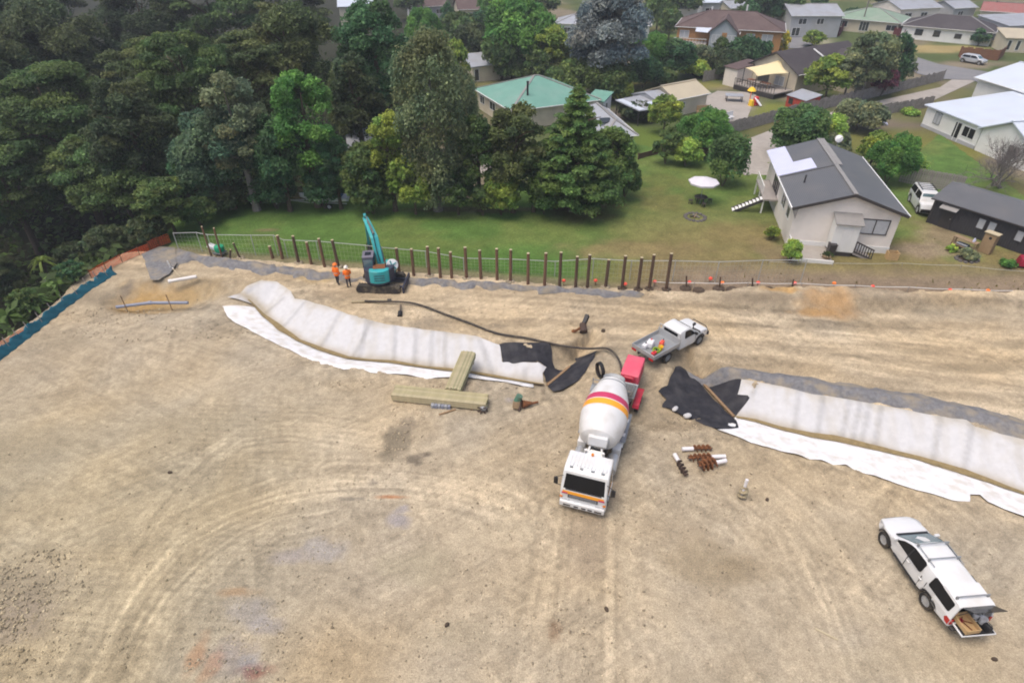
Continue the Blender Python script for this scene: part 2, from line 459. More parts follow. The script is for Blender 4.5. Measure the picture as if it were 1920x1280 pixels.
M['rust'] = mat('rusty_steel', (.21, .085, .035), .9, .35, 12, .6, 30, dirt=(.09, .05, .03), dscale=4, damt=.6)
M['darkrust'] = mat('dark_rusty_steel', (.075, .05, .04), .9, .35, 10, .5, 30)
M['palesteel'] = mat('white_painted_shaft', (.72, .70, .72), .5, .08, 5, dirt=(.45, .4, .34), damt=.3)
M['mudsteel'] = mat('mud_caked_steel', (.36, .30, .19), .95, .25, 10, .6, 20)
M['geolit'] = mat('lit_white_geotextile', (.76, .76, .77), .85, .08, 2.5, .3, 12, dirt=(.5, .45, .36), dscale=1.6, damt=.55)  # lip cloth with its stronger light put into a brighter base colour
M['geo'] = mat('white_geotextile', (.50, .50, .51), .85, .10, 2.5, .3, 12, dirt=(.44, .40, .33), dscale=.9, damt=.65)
M['geogrey'] = mat('grey_geotextile', (.17, .17, .178), .95, .35, 4.0, .9, 9, dirt=(.30, .255, .185), dscale=1.1, damt=.85)
M['geoblack'] = mat('black_geotextile', (.020, .020, .026), .85, .35, 2.5, .6, 7, dirt=(.075, .072, .075), dscale=1.2, damt=.5)
M['batten'] = mat('muddy_batten', (.26, .17, .095), .9, .3, 8, .4, 20)
M['timber'] = mat('treated_pine', (.42, .37, .215), .85, .18, 5, .3, 25, dirt=(.30, .28, .17), dscale=2.5, damt=.5)
M['timber_b'] = mat('greener_treated_pine', (.33, .315, .185), .85, .2, 5, .3, 25)
M['timber_c'] = mat('pale_treated_pine', (.46, .40, .255), .85, .18, 5, .3, 25)
M['palings'] = mat('weathered_palings', (.29, .265, .245), .9, .3, 5, .4, 25, dirt=(.14, .12, .11), dscale=1.5, damt=.5)
M['brownpalings'] = mat('brown_stained_palings', (.19, .085, .045), .9, .25, 5, .3, 25)
M['maroonpalings'] = mat('maroon_palings', (.12, .028, .03), .8, .25, 5)
M['greenboard'] = mat('dark_green_boards', (.055, .075, .065), .8, .25, 4)
M['postbrown'] = mat('reddish_brown_pole', (.17, .095, .06), .85, .25, 5, .3, 20)
M['postdark'] = mat('dark_tarred_pole', (.10, .062, .042), .8, .25, 5, .3, 20)
M['postend'] = mat('sawn_pole_end', (.46, .39, .26), .8, .12, 8)
M['wire'] = mat('galvanised_wire', (.45, .46, .45), .5, .1, 8, metal=.3)
M['orangemesh'] = mat('orange_barrier_mesh', (.75, .11, .03), .7, .15, 4)
M['redcap'] = mat('red_stake_cap', (.85, .10, .06), .5, .1, 4)
M['orangecap'] = mat('orange_stake_cap', (.95, .22, .04), .5, .1, 4)
M['shadecloth'] = mat('teal_shade_cloth', (.012, .115, .165), .8, .2, 3, .4, 8)
M['hose'] = mat('black_hose', (.045, .038, .034), .7, .2, 5, dirt=(.2, .16, .11), dscale=2, damt=.5)
M['pipe'] = mat('grey_pvc_pipe', (.24, .26, .33), .5, .1, 3)
M['pvcwhite'] = mat('white_pvc_pipe', (.70, .68, .66), .45, .08, 3)
M['asphalt'] = mat('asphalt', (.19, .19, .20), .9, .15, 2, .3, 25, dirt=(.26, .25, .24), dscale=.3, damt=.5)
M['concrete'] = mat('concrete_paving', (.36, .33, .30), .9, .14, 2, .3, 20, dirt=(.27, .25, .22), dscale=.4, damt=.5)
M['umbrella'] = mat('pale_canvas', (.62, .60, .64), .8, .05, 3)
M['stone'] = mat('fire_pit_stone', (.115, .105, .10), .9, .3, 8, .5, 20)
M['ash'] = mat('ash', (.07, .06, .05), .95, .4, 8)
M['sail'] = mat('cream_shade_cloth', (.70, .60, .36), .8, .05, 3)
M['soil'] = mat('dark_soil', (.085, .062, .045), .95, .35, 8, .8, 14)
M['clod'] = mat('dry_clod', (.33, .28, .20), .95, .25, 2, .5, 20)
M['maroon'] = mat('maroon_car_paint', (.055, .010, .022), .35, .15, 3)
M['silver'] = mat('silver_car_paint', (.50, .52, .55), .3, .05, 3, metal=.3)
M['yellow'] = mat('yellow_plastic', (.85, .55, .03), .5, .1, 4)
M['redplastic'] = mat('red_plastic', (.65, .04, .05), .5, .1, 4)
M['whiteplastic'] = mat('white_plastic', (.72, .72, .74), .5, .06, 4)
M['greenplastic'] = mat('green_plastic', (.02, .33, .17), .5, .1, 4)
M['limeplastic'] = mat('lime_plastic', (.30, .45, .03), .5, .1, 4)
M['plywood'] = mat('plywood', (.50, .34, .17), .8, .15, 5)
M['tanwood'] = mat('tan_timber', (.26, .185, .11), .8, .2, 5)
M['bluecloth'] = mat('dull_blue_canvas', (.10, .16, .24), .8, .15, 4)
M['crimson'] = mat('crimson_paint', (.28, .012, .035), .5, .15, 3)
M['deck'] = mat('grey_deck_timber', (.33, .30, .28), .85, .15, 5, wave='Y', wscale=4, wbump=.5)
# ------------------------------------------------------------------ sky-side structure: ground sheets
def G(pts, z=0.0): return [unproject(px, py, z) for px, py in pts]
def in_poly(x, y, P):
 x = np.asarray(x); y = np.asarray(y); c = np.zeros(x.shape, bool); n = len(P)
 for i in range(n):
  x0, y0 = P[i]; x1, y1 = P[(i + 1) % n]
  if y0 == y1: continue
  c ^= ((y0 > y) != (y1 > y)) & (x < (x1 - x0) * (y - y0) / (y1 - y0) + x0)
 return c
NORTH = G([(340, 474), (430, 486), (500, 492), (600, 502), (700, 508), (800, 516), (900, 523), (1000, 533), (1100, 541), (1180, 546), (1250, 549), (1500, 553), (1700, 560), (1920, 562)], .15) + [(75, 38)]
nx, ny = np.array([p[0] for p in NORTH]), np.array([p[1] for p in NORTH])
def north_y(x): return np.interp(x, nx, ny)

# --- the clay building site, fine sheet with ruts and clods as relief
def stroke(x, y, pts, w):
 d, t, s = seg_near(x, y, pts)
 return np.exp(-(d / w) ** 2), t
def z7(pts): return G([(x / 2, y / 2 + 780) for x, y in pts])
def z8(pts): return G([(x / 2 + 960, y / 2 + 780) for x, y in pts])
RUTS = [  # (polyline, width m, lightness, depth)
 (z7([(330, 990), (420, 790), (520, 630), (680, 455), (850, 365), (1050, 295), (1280, 262), (1500, 262), (1700, 290), (1900, 370)]), .20, .17, .03),
 (z7([(360, 990), (455, 790), (560, 630), (700, 480), (860, 390), (1040, 320), (1280, 285)]), .16, .12, .02),
 (z7([(490, 990), (560, 820), (640, 690), (760, 560), (900, 460), (1040, 395), (1250, 355)]), .18, .13, .025),
 (z7([(530, 990), (600, 830), (690, 690), (800, 575), (930, 480), (1100, 410)]), .15, .10, .02),
 (z7([(400, 800), (460, 600), (555, 385), (680, 240), (770, 150), (900, 65), (1100, 38), (1400, 85)]), .18, .11, .02),
 (z7([(430, 800), (490, 620), (590, 400), (710, 260), (800, 170), (930, 90)]), .15, .09, .02),
 (z7([(150, 775), (300, 785), (420, 800), (500, 800), (570, 770)]), .14, .13, -.02),
 (z7([(980, 190), (1060, 285)]), .12, .12, .02),
 (z7([(1420, 170), (1440, 60), (1490, -60)]), .20, .14, .02),
 (z7([(1470, 190), (1540, 60), (1590, -60)]), .22, .16, .02),
 (z7([(1250, 215), (1500, 225), (1750, 265), (1920, 300)]), .25, .08, .01),
 (z8([(330, 330), (320, 600), (310, 980)]), .30, .07, .02), (z8([(430, 240), (450, 480), (520, 980)]), .30, .08, .02),
 (z8([(190, 360), (150, 650), (90, 980)]), .30, .06, .02),
 (z8([(1040, 420), (1130, 600), (1280, 980)]), .25, .07, .015), (z8([(1150, 420), (1260, 620), (1420, 980)]), .25, .07, .015),
 (z8([(900, 300), (1250, 560), (1420, 700)]), .22, .05, .01), (z8([(560, 400), (900, 560), (1300, 900)]), .22, .05, .01),
 (z8([(400, 960), (800, 930), (1200, 945), (1700, 985)]), .30, .05, .01),
]
UP = [([(1330, 598), (1500, 615), (1700, 640), (1920, 672)], .45, .16, .03), ([(1320, 622), (1480, 640), (1700, 668), (1920, 702)], .5, .15, .03),
  ([(1300, 650), (1450, 668), (1650, 700), (1920, 752)], .5, .14, .03), ([(960, 560), (1100, 572), (1250, 590), (1400, 606)], .4, .12, .03),
  ([(760, 580), (900, 592), (1040, 610), (1200, 625)], .5, .10, .02), ([(900, 628), (1000, 632), (1100, 640), (1180, 655)], .4, .08, .02),
  ([(1340, 610), (1600, 640), (1920, 690)], .3, -.16, -.05), ([(1300, 634), (1500, 660), (1750, 705), (1920, 735)], .25, -.13, -.04), ([(820, 600), (1000, 600), (1200, 607)], .3, -.10, -.03),
  ([(1000, 572), (1250, 585), (1420, 592), (1600, 612)], .5, -.20, -.05)]
RUTS += [(G(p, .3), w, l, d) for p, w, l, d in UP]
STAINS = [  # px, py, rx m, ry m, colour, strength  (soil of another kind lying on the clay)
 (1558, 572, 2.2, 1.9, (.38, .225, .095), .75), (1520, 586, 1.4, .6, (.42, .25, .10), .6), (1462, 552, 1.6, .5, (.42, .25, .08), .7),
 (265, 555, 2.2, 2.2, (.38, .24, .085), .8), (320, 548, 2.2, 1.8, (.36, .24, .10), .7), (370, 540, 2.0, 1.6, (.33, .24, .12), .5),
 (735, 931, .8, .15, (.36, .16, .07), .8), (655, 935, .7, .22, (.13, .12, .10), .7), (700, 905, .35, .2, (.12, .11, .1), .5),
 (605, 1030, 1.3, .7, (.31, .295, .29), .6), (545, 1045, 1.2, .5, (.32, .29, .28), .6), (750, 975, .7, .5, (.30, .28, .29), .7), (755, 955, .4, .3, (.27, .26, .29), .6),
 (470, 1145, 1.2, .8, (.27, .26, .262), .45), (500, 1175, .8, .5, (.26, .25, .26), .5), (430, 1230, 1.0, 1.0, (.22, .2, .21), .5), (470, 1245, .6, .6, (.27, .28, .31), .5),
 (365, 1235, .4, 1.0, (.38, .20, .10), .45), (395, 1250, .4, .7, (.34, .18, .10), .45), (440, 1110, 1.0, .3, (.33, .2, .1), .5), (480, 1260, .7, .4, (.2, .08, .06), .7),
 (740, 828, .95, 1.4, (.17, .145, .105), .8), (765, 795, .6, .9, (.18, .15, .11), .6), (775, 862, .6, .45, (.13, .11, .085), .8), (800, 852, .35, .25, (.12, .10, .08), .8), (720, 855, .5, .5, (.2, .17, .12), .6),
 (545, 612, .9, .7, (.3, .25, .16), .3), (985, 601, 1.1, .5, (.2, .16, .11), .6), (930, 612, 1.0, .35, (.2, .165, .12), .6), (945, 555, .9, .3, (.2, .16, .11), .6), (800, 610, 2.0, .8, (.27, .225, .165), .6),
 (1100, 680, .8, .8, (.2, .17, .14), .5), (1430, 565, 3.0, .7, (.21, .17, .12), .7), (1650, 560, 3.0, 1.0, (.26, .22, .165), .6), (1790, 590, 4.0, 1.2, (.33, .285, .21), .6),
 (1830, 690, 3.0, .5, (.23, .185, .12), .6), (1730, 660, 2.0, .4, (.22, .18, .12), .5), (1900, 645, 3.0, .7, (.26, .21, .14), .6),
 (1110, 1000, 1.4, 2.0, (.25, .20, .145), .5), (1100, 1060, 1.2, 1.5, (.30, .24, .17), .4), (1320, 1050, 2.4, 1.5, (.27, .215, .135), .55), (1400, 1070, 1.5, .7, (.24, .19, .12), .5), (1215, 760, .7, 2.5, (.28, .235, .17), .5),
 (1260, 800, 1.6, .5, (.21, .165, .105), .6), (1310, 795, .9, .35, (.17, .135, .09), .6), (860, 720, .8, .3, (.2, .14, .10), .7), (960, 990, 1.5, 1.0, (.47, .40, .285), .5), (880, 1010, 1.2, 1.2, (.46, .39, .28), .5),
 (1040, 905, 1.0, .8, (.29, .235, .16), .5), (50, 1110, 2.4, 1.7, (.22, .185, .135), .5), (20, 1160, 2, 1.4, (.24, .2, .16), .45), (120, 640, 3, 1.6, (.25, .21, .145), .5), (60, 840, 4.5, 2.0, (.28, .24, .165), .55), (340, 800, 4.5, 1.6, (.30, .26, .18), .4),
 (1040, 1180, .3, .5, (.2, .13, .08), .7), (1140, 920, .6, 1.3, (.24, .19, .14), .5), (960, 750, .5, .3, (.33, .30, .29), .6), (590, 520, 1.6, .9, (.36, .265, .115), .6), (640, 548, 2.4, .5, (.25, .2, .135), .6),
 (180, 560, 2.0, 1.2, (.21, .175, .125), .6), (235, 540, .5, 1.2, (.16, .14, .12), .6), (1270, 1000, 2, .8, (.31, .25, .17), .4), (1560, 1010, 3, 1.2, (.36, .30, .21), .4), (780, 1060, 2, 1, (.33, .29, .2), .5), (860, 1190, 2.5, .8, (.34, .29, .2), .4),
 (1700, 1240, 3.5, 1.0, (.36, .3, .2), .4), (1180, 1100, .4, 2.2, (.44, .37, .26), .5), (1250, 1150, .5, 2.5, (.44, .37, .26), .4),
]
def clay_colour(x, y):
 n0 = fbm(x, y, 9, 0, 4); n1 = fbm(x, y, 2.2, 3, 4); n2 = fbm(x, y, .55, 6, 3)
 c = np.empty(x.shape + (3,)); c[...] = (.376, .313, .221)
 left = ss(-6, -16, x) * ss(34, 20, y)
 c = c * (1 - .08 * left[..., None]) * np.stack([1 + 0 * left, 1 + .01 * left, 1 - .05 * left], -1)
 d, t, s = seg_near(x, y, DIV); up = ss(1, 5, d * s)
 c = c * (1 + up[..., None] * np.array([.09, .06, .02]))
 # long streaks the graders left on the upper bench
 st = fbm(x * .22 + 40, (y - .0 + .10 * x) * 1.9, 1.3, 2, 3)
 c = c * (1 + up * (st - .5) * .95)[..., None]
 sw = fbm((x * .8 + y * .6) * .35, (y * .8 - x * .6) * 1.3, 1.5, 9, 3)
 c = c * (1 + (1 - up) * (sw - .5) * .26)[..., None]
 c = c * (1 + (n0 - .5) * .22 + (n1 - .5) * .22 + (n2 - .5) * .26 + (vnoise(x, y, .19, 9) - .5) * .22 + (vnoise(x, y, .10, 10) - .5) * .20)[..., None]
 for an, k in ((.6, 3), (1.9, 7), (2.7, 11)):     # scraped and trodden marks in several directions
  u, v = x * math.cos(an) + y * math.sin(an), y * math.cos(an) - x * math.sin(an)
  c = c * (1 + (fbm(u * .12, v, .17, k, 2) - .5) * .34 * ss(.35, .65, vnoise(x, y, 4, k)))[..., None]
 warm = (fbm(x, y, 5, 12, 3) - .5)[..., None]
 c = c * (1 + warm * np.array([.12, .0, -.22]))
 return c, up, left
def site_relief(x, y, up, left):
 z = (fbm(x, y, 2.5, 1, 3) - .5) * .10 + (fbm(x, y, .45, 5, 3) - .5) * .085
 z = z + up * (fbm(x * .25, (y + .10 * x) * 1.9, 1.1, 8, 3) - .5) * .10
 return z
def build_site():
 xs = np.arange(-42, 52, .12); ys = np.concatenate([np.arange(9.5, 24, .07), np.arange(24, 36, .1), np.arange(36, 56, .15)])
 X, Y = np.meshgrid(xs, ys, indexing='ij')
 d, t, s = seg_near(X, Y, EDGE)
 ok = (d * s < 1.6 + 1.0 * vnoise(X, Y, 1.5, 3)) & (Y < north_y(X) + .35 * (vnoise(X, Y, .8, 5) - .5))
 # nothing outside the wedge the photograph can plausibly see
 ok &= (np.abs(X) < 6 + 15 + Y * 1.05)
 c, up, left = clay_colour(X, Y)
 z = H(X, Y); rel = site_relief(X, Y, up, left)
 dl, tl, sl = seg_near(X, Y, SEAM_L); dr, tr, sr = seg_near(X, Y, SEAM_R)
 wl = np.where(sl > 0, np.interp(tl, *WFL), np.interp(tl, *WNL)); wr = np.where(sr > 0, np.interp(tr, *WFR), np.interp(tr, *WNR))
 under = np.clip(np.maximum(ss(1.15, .95, dl / wl), ss(1.15, .95, dr / wr)), 0, 1)
 under = np.maximum(under, ss(1.5, .9, np.minimum(dl / wl, dr / wr)) * .6)
 z = z + rel * (1 - under) - .10 * np.maximum(ss(1.06, .98, dl / wl), ss(1.06, .98, dr / wr))
 # rough lip thrown up beside the trenches
 lip = np.exp(-((np.minimum(dl - wl * 1.25, dr - wr * 1.2)) / .7) ** 2)
 z = z + lip * (fbm(X, Y, .5, 4, 3) - .42) * .22
 c = c * (1 + lip * (fbm(X, Y, .45, 7, 3) - .55) * .8)[..., None]
 # berm of cut clay along the northern fence
 e = north_y(X) - Y
 bm = ss(2.6, .7, e) * ss(14, 20, X)
 z = z + bm * (.55 + .5 * (fbm(X, Y, 1.2, 2, 3) - .5))
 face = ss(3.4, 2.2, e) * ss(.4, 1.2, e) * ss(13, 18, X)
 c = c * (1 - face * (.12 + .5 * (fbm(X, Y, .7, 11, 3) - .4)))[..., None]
 for P, w, l, dp in RUTS:
  d, t, s = seg_near(X, Y, P); ds = d * s + .25 * (vnoise(X, Y, 5, 8) - .5); w = w * .62
  if d.min() > 1: continue
  tread = .8 + .2 * np.sign(np.sin(t * 2 * PI / .34 + np.sign(ds) * ds * 9))
  g = (np.exp(-(ds / w) ** 2) + .75 * np.exp(-((ds - 3.1 * w) / w) ** 2) + .45 * np.exp(-((ds + 4.3 * w) / (w * .7)) ** 2)) * tread
  br = .15 + 1.2 * fbm(X, Y, 1.1, 10, 2)
  c = c * (1 + g * l * br * 1.85)[..., None]
  z = z - g * dp * .7 * br
 for i in (0, 2, 4, 10, 11, 13, 14, 15, 16):      # bundles of faint wheel marks beside the deeper ruts
  d, t, s = seg_near(X, Y, RUTS[i][0]); ds = d * s
  stv = fbm(ds, t * .025, .20, i % 12, 3)
  bw = ss(2.6, .4, d + 1.2 * (vnoise(X, Y, 3, i % 9) - .5))
  c = c * (1 + bw * (stv - .47) * .62)[..., None]; z = z + bw * (stv - .5) * .025
 for px, py, rx, ry, cc, a in STAINS:
  gx, gy, gz = ground_at(px, py)
  q = np.sqrt(((X - gx) / rx) ** 2 + ((Y - gy) / ry) ** 2)
  k = ss(1.25, .35, q + 1.1 * (fbm(X, Y, .6 * max(rx, ry), 13, 4) - .5)) * a
  tex = .75 + .5 * fbm(X, Y, .3, 14, 2)
  c = c * (1 - k[..., None]) + k[..., None] * np.array(cc) * tex[..., None]
 # roller drum marks, lower left
 rl = ss(-7, -12, X) * ss(31, 27, Y) * (1 - 0.6 * ss(.55, .75, vnoise(X, Y, 5, 6)))
 rp = np.sin((Y + .05 * X + .25 * vnoise(X, Y, 3, 2)) * 2 * PI / .42)
 z = z + rl * rp * .012; c = c * (1 + rl * rp * .045)[..., None]
 # hollow dug out in the far left corner
 hx, hy, _ = ground_at(310, 556)
 hq = np.sqrt(((X - hx) / 4.6) ** 2 + ((Y - hy) / 2.3) ** 2)
 z = z - .55 * ss(1.1, .6, hq)
 c = c * (1 - .35 * np.exp(-((hq - 1.02) / .09) ** 2) * vnoise(X, Y, .8, 4))[..., None]
 c = np.clip(c, .02, .62)
 idx = -np.ones(X.shape, int); idx[ok] = np.arange(ok.sum())
 q = ok[:-1, :-1] & ok[1:, :-1] & ok[1:, 1:] & ok[:-1, 1:]
 F = np.stack([idx[:-1, :-1][q], idx[1:, :-1][q], idx[1:, 1:][q], idx[:-1, 1:][q]], -1)
 o = mesh_np('site_ground', np.stack([X[ok], Y[ok], z[ok]], -1), F, M['clay'], c[ok], smooth=True)
 tag(o, kind='structure')
build_site()

# --- grass of the neighbour's garden
LAWN = G([(300, 455), (345, 385), (480, 378), (900, 372), (1000, 345), (1185, 300), (1195, 270), (1330, 300), (1400, 330), (1445, 300), (1470, 380), (1700, 300), (1760, 250), (1990, 420), (1990, 575), (1920, 555)], .3)
def build_lawn():
 st = .3
 X, Y = np.meshgrid(np.arange(-34, 62, st), np.arange(39, 96, st), indexing='ij')
 ok = in_poly(X, Y, LAWN) | ((Y > north_y(X) - .75) & (Y < north_y(X) + 9) & (X > -30))
 ok &= (Y > north_y(X) - .75)
 z = H(X, Y) + .05 + (fbm(X, Y, 3, 2, 3) - .5) * .14 * ss(0, 1.5, Y - north_y(X)) - .22 * ss(.35, -.35, Y - north_y(X))
 n = fbm(X, Y, 6, 1, 4); n2 = fbm(X, Y, 1.2, 4, 3)
 g = np.empty(X.shape + (3,)); g[...] = (.088, .158, .038)
 dry = np.array((.20, .155, .070)); dirt = np.array((.215, .165, .115)); olive = np.array((.135, .168, .048))
 k = np.clip(ss(.42, .70, n + .12 * (n2 - .5)) * .75, 0, 1)[..., None]
 g = g * (1 - k) + olive * k
 kd = np.clip(ss(4, 16, X) * ss(62, 46, Y) * ss(.22, .62, fbm(X, Y, 4.5, 7, 3) + .12) * 1.0 + ss(3, 14, X) * ss(47, 43, Y) * .8, 0, 1)[..., None]
 g = g * (1 - kd * .85) + dry * kd * .85
 e = Y - north_y(X)
 kk = np.clip(ss(5.5, 2.0, e + 1.5 * (n2 - .5)) * ss(9, 15, X) * .95 + ss(1.6, .3, e + .8 * (n2 - .5)) * .7, 0, 1)[..., None]
 g = g * (1 - kk) + dirt * kk
 # bare patches round house and shed
 for px, py, rx, ry, cc, a in ((1765, 440, 2.6, 2.6, (.24, .19, .12), .85), (1740, 470, 4, 1.6, (.26, .2, .14), .8), (1860, 505, 5, 1.2, (.19, .16, .08), .7), (1450, 470, 2, 3, (.2, .15, .09), .7), (900, 394, 9, .8, (.12, .085, .055), .6), (1090, 385, 4, 1.4, (.15, .095, .06), .8),
         (1100, 400, 3, 2.2, (.16, .12, .06), .6), (500, 432, 1.6, .5, (.2, .14, .09), .7), (1250, 375, 4, 3.5, (.17, .14, .055), .6), (1390, 440, 4, 3, (.19, .15, .065), .7), (1190, 470, 7, 2.0, (.215, .165, .08), .75), (1230, 340, 3.5, 3.0, (.13, .125, .04), .6)):
  gx, gy, gz = ground_at(px, py)
  q = np.sqrt(((X - gx) / rx) ** 2 + ((Y - gy) / ry) ** 2) + 1.0 * (fbm(X, Y, 1.6, 9, 4) - .5)
  w = (ss(1.2, .4, q) * a)[..., None]; g = g * (1 - w) + np.array(cc) * w
 # bright strip of fresh grass behind the poles
 fg = (ss(-24, -18, X) * ss(6.5, 1, X) * ss(.6, 1.2, e) * ss(6.5, 2.0, e))[..., None] * .7
 g = g * (1 - fg) + np.array((.055, .125, .024)) * fg
 g = g * (.78 + .44 * n2)[..., None] * (1 + .25 * (vnoise(X, Y, .5, 3) - .5))[..., None]
 idx = -np.ones(X.shape, int); idx[ok] = np.arange(ok.sum())
 q = ok[:-1, :-1] & ok[1:, :-1] & ok[1:, 1:] & ok[:-1, 1:]
 F = np.stack([idx[:-1, :-1][q], idx[1:, :-1][q], idx[1:, 1:][q], idx[:-1, 1:][q]], -1)
 tag(mesh_np('lawn', np.stack([X[ok], Y[ok], z[ok]], -1), F, M['turf'], g[ok], smooth=True), kind='structure')
build_lawn()

# --- everything beyond, out to the horizon
def build_ground():
 def axis(lo, hi, a, b, st, big): return np.unique(np.concatenate([np.arange(lo, a, big), np.arange(a, b, st), np.arange(b, hi + big, big)]))
 xs = axis(-900, 900, -140, 200, 2, 60); ys = axis(-120, 1500, 6, 300, 2, 60)
 X, Y = np.meshgrid(xs, ys, indexing='ij')
 z = H(X, Y)
 inside = ((Y < 56) & (Y > 4) & (np.abs(X) < 60)) | in_poly(X, Y, LAWN)
 z = np.where(inside, z - np.where(Y < 56, 2.2, .25), z)
 n = fbm(X, Y, 14, 2, 4); n2 = fbm(X, Y, 4, 5, 3)
 c = np.empty(X.shape + (3,)); c[...] = (.080, .105, .038)
 k = ss(.45, .62, n)[..., None]; c = c * (1 - k) + np.array((.135, .13, .055)) * k
 k = ss(.55, .72, fbm(X, Y, 9, 8, 3))[..., None]; c = c * (1 - k) + np.array((.20, .17, .12)) * k
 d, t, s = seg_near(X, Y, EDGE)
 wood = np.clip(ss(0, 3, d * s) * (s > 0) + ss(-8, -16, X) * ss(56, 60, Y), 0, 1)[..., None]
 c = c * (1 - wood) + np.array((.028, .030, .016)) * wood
 for px, py, rx, ry, cc in ((1420, 205, 5, 4, (.155, .175, .04)), (1210, 262, 5, 5, (.115, .165, .035)), (1260, 160, 10, 3, (.19, .18, .055)), (1700, 268, 9, 6, (.155, .155, .045)), (1790, 90, 6, 3, (.26, .23, .09)), (1740, 92, 8, 4, (.3, .24, .11)),
        (1690, 115, 6, 2, (.1, .15, .04)), (930, 310, 3, 3, (.12, .16, .035)), (1350, 190, 5, 5, (.24, .22, .2)), (1380, 205, 3, 2, (.22, .19, .17)), (1240, 70, 6, 6, (.13, .19, .05)), (1490, 75, 8, 5, (.3, .29, .2)), (1650, 235, 8, 2, (.16, .13, .1)),
        (1870, 70, 6, 8, (.26, .24, .12)), (900, 92, 6, 4, (.25, .15, .1)), (1170, 215, 6, 3, (.13, .11, .09)), (1790, 280, 5, 3, (.17, .165, .045))):
  gx, gy, gz = ground_at(px, py)
  q = np.sqrt(((X - gx) / rx) ** 2 + ((Y - gy) / ry) ** 2) + .6 * (fbm(X, Y, 3, 9, 3) - .5)
  w = ss(1.3, .7, q)[..., None]; c = c * (1 - w) + np.array(cc) * w
 c = c * (.75 + .5 * n2)[..., None]
 idx = np.arange(X.size).reshape(X.shape)
 F = np.stack([idx[:-1, :-1], idx[1:, :-1], idx[1:, 1:], idx[:-1, 1:]], -1).reshape(-1, 4)
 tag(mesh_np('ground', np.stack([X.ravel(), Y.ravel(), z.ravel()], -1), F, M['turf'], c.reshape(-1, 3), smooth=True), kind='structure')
build_ground()

# --- sheets laid on the terrain
def resample(P, st):
 out = []
 for i in range(len(P)):
  a = Vector(P[i]); b = Vector(P[(i + 1) % len(P)])
  n = max(1, int((b - a).length / st))
  for k in range(n): out.append(a + (b - a) * (k / n))
 return out
def drape(name, P, mtl, lift=.04, st=.3, amp=0.0, ascale=.5, rag=0.0, zfun=None, edge_down=0.0, parent=None, fold=None, colfun=None):
 """polygon P (x, y) filled with a fine mesh that follows the terrain"""
 B = resample(P, st)
 if rag:
  B = [p + Vector(((vnoise(p.x, p.y, .7, 1) - .5) * rag, (vnoise(p.x, p.y, .7, 4) - .5) * rag)) for p in B]
 n = len(B); xs = [p[0] for p in B]; ys = [p[1] for p in B]
 gx, gy = np.meshgrid(np.arange(min(xs), max(xs), st), np.arange(min(ys), max(ys), st), indexing='ij')
 gx = gx.ravel() + (np.arange(gx.size) % 7 - 3) * st * .05; gy = gy.ravel() + (np.arange(gy.size) % 5 - 2) * st * .05
 BP = [(p.x, p.y) for p in B]
 d, t, s = seg_near(gx, gy, BP + [BP[0]])
 m = in_poly(gx, gy, BP) & (d > st * .45)
 pts = B + [Vector((a, b)) for a, b in zip(gx[m], gy[m])]
 r = delaunay_2d_cdt(pts, [], [list(range(n))], 1, 1e-4)
 V = np.array([(v.x, v.y) for v in r[0]])
 z = (zfun(V[:, 0], V[:, 1]) if zfun else H(V[:, 0], V[:, 1])) + lift
 d, t, s = seg_near(V[:, 0], V[:, 1], BP + [BP[0]])
 if amp: z = z + (fbm(V[:, 0], V[:, 1], ascale, 3, 3) - .5) * amp * np.minimum(1, d / .4)
 if fold is not None: z = z + fold(V[:, 0], V[:, 1]) * np.minimum(1, d / .3)
 if edge_down: z = z - edge_down * np.exp(-(d / .12) ** 2)
 T = np.array([f for f in r[2] if len(f) == 3], int)
 a, b, c_ = V[T[:, 0]], V[T[:, 1]], V[T[:, 2]]
 cr = (b[:, 0] - a[:, 0]) * (c_[:, 1] - a[:, 1]) - (b[:, 1] - a[:, 1]) * (c_[:, 0] - a[:, 0])
 T[cr < 0] = T[cr < 0][:, ::-1]
 return mesh_np(name, np.column_stack([V, z]), T, mtl, colfun(V[:, 0], V[:, 1]) if colfun else None, parent=parent, smooth=True)

LANE = G([(1366, 272), (1400, 263), (1480, 232), (1600, 201), (1762, 165), (1800, 140), (1835, 150), (1745, 192), (1650, 206), (1560, 224), (1480, 262), (1452, 300), (1440, 330), (1395, 330)], .3)
tag(drape('driveway', LANE, M['concrete'], .06, 1.2), kind='structure')
ROAD = G([(1640, 92), (1700, 103), (1760, 122), (1860, 138), (1960, 158), (2040, 200), (1900, 175), (1820, 152), (1765, 150), (1720, 140), (1690, 122), (1640, 106)], .3)
tag(drape('road', ROAD, M['asphalt'], .10, 2.0), kind='structure')
tag(drape('street', G([(1460, 74), (1510, 68), (1530, 82), (1500, 92), (1470, 92)], .3), M['asphalt'], .08, 2.5), kind='structure')
tag(drape('yard_paving', G([(1310, 190), (1345, 172), (1420, 175), (1400, 225), (1330, 235)], .3), M['concrete'], .07, 1.5), kind='structure')
tag(drape('garden_path', G([(895, 318), (925, 296), (940, 300), (905, 330)], .3), M['concrete'], .10, .8), kind='structure')
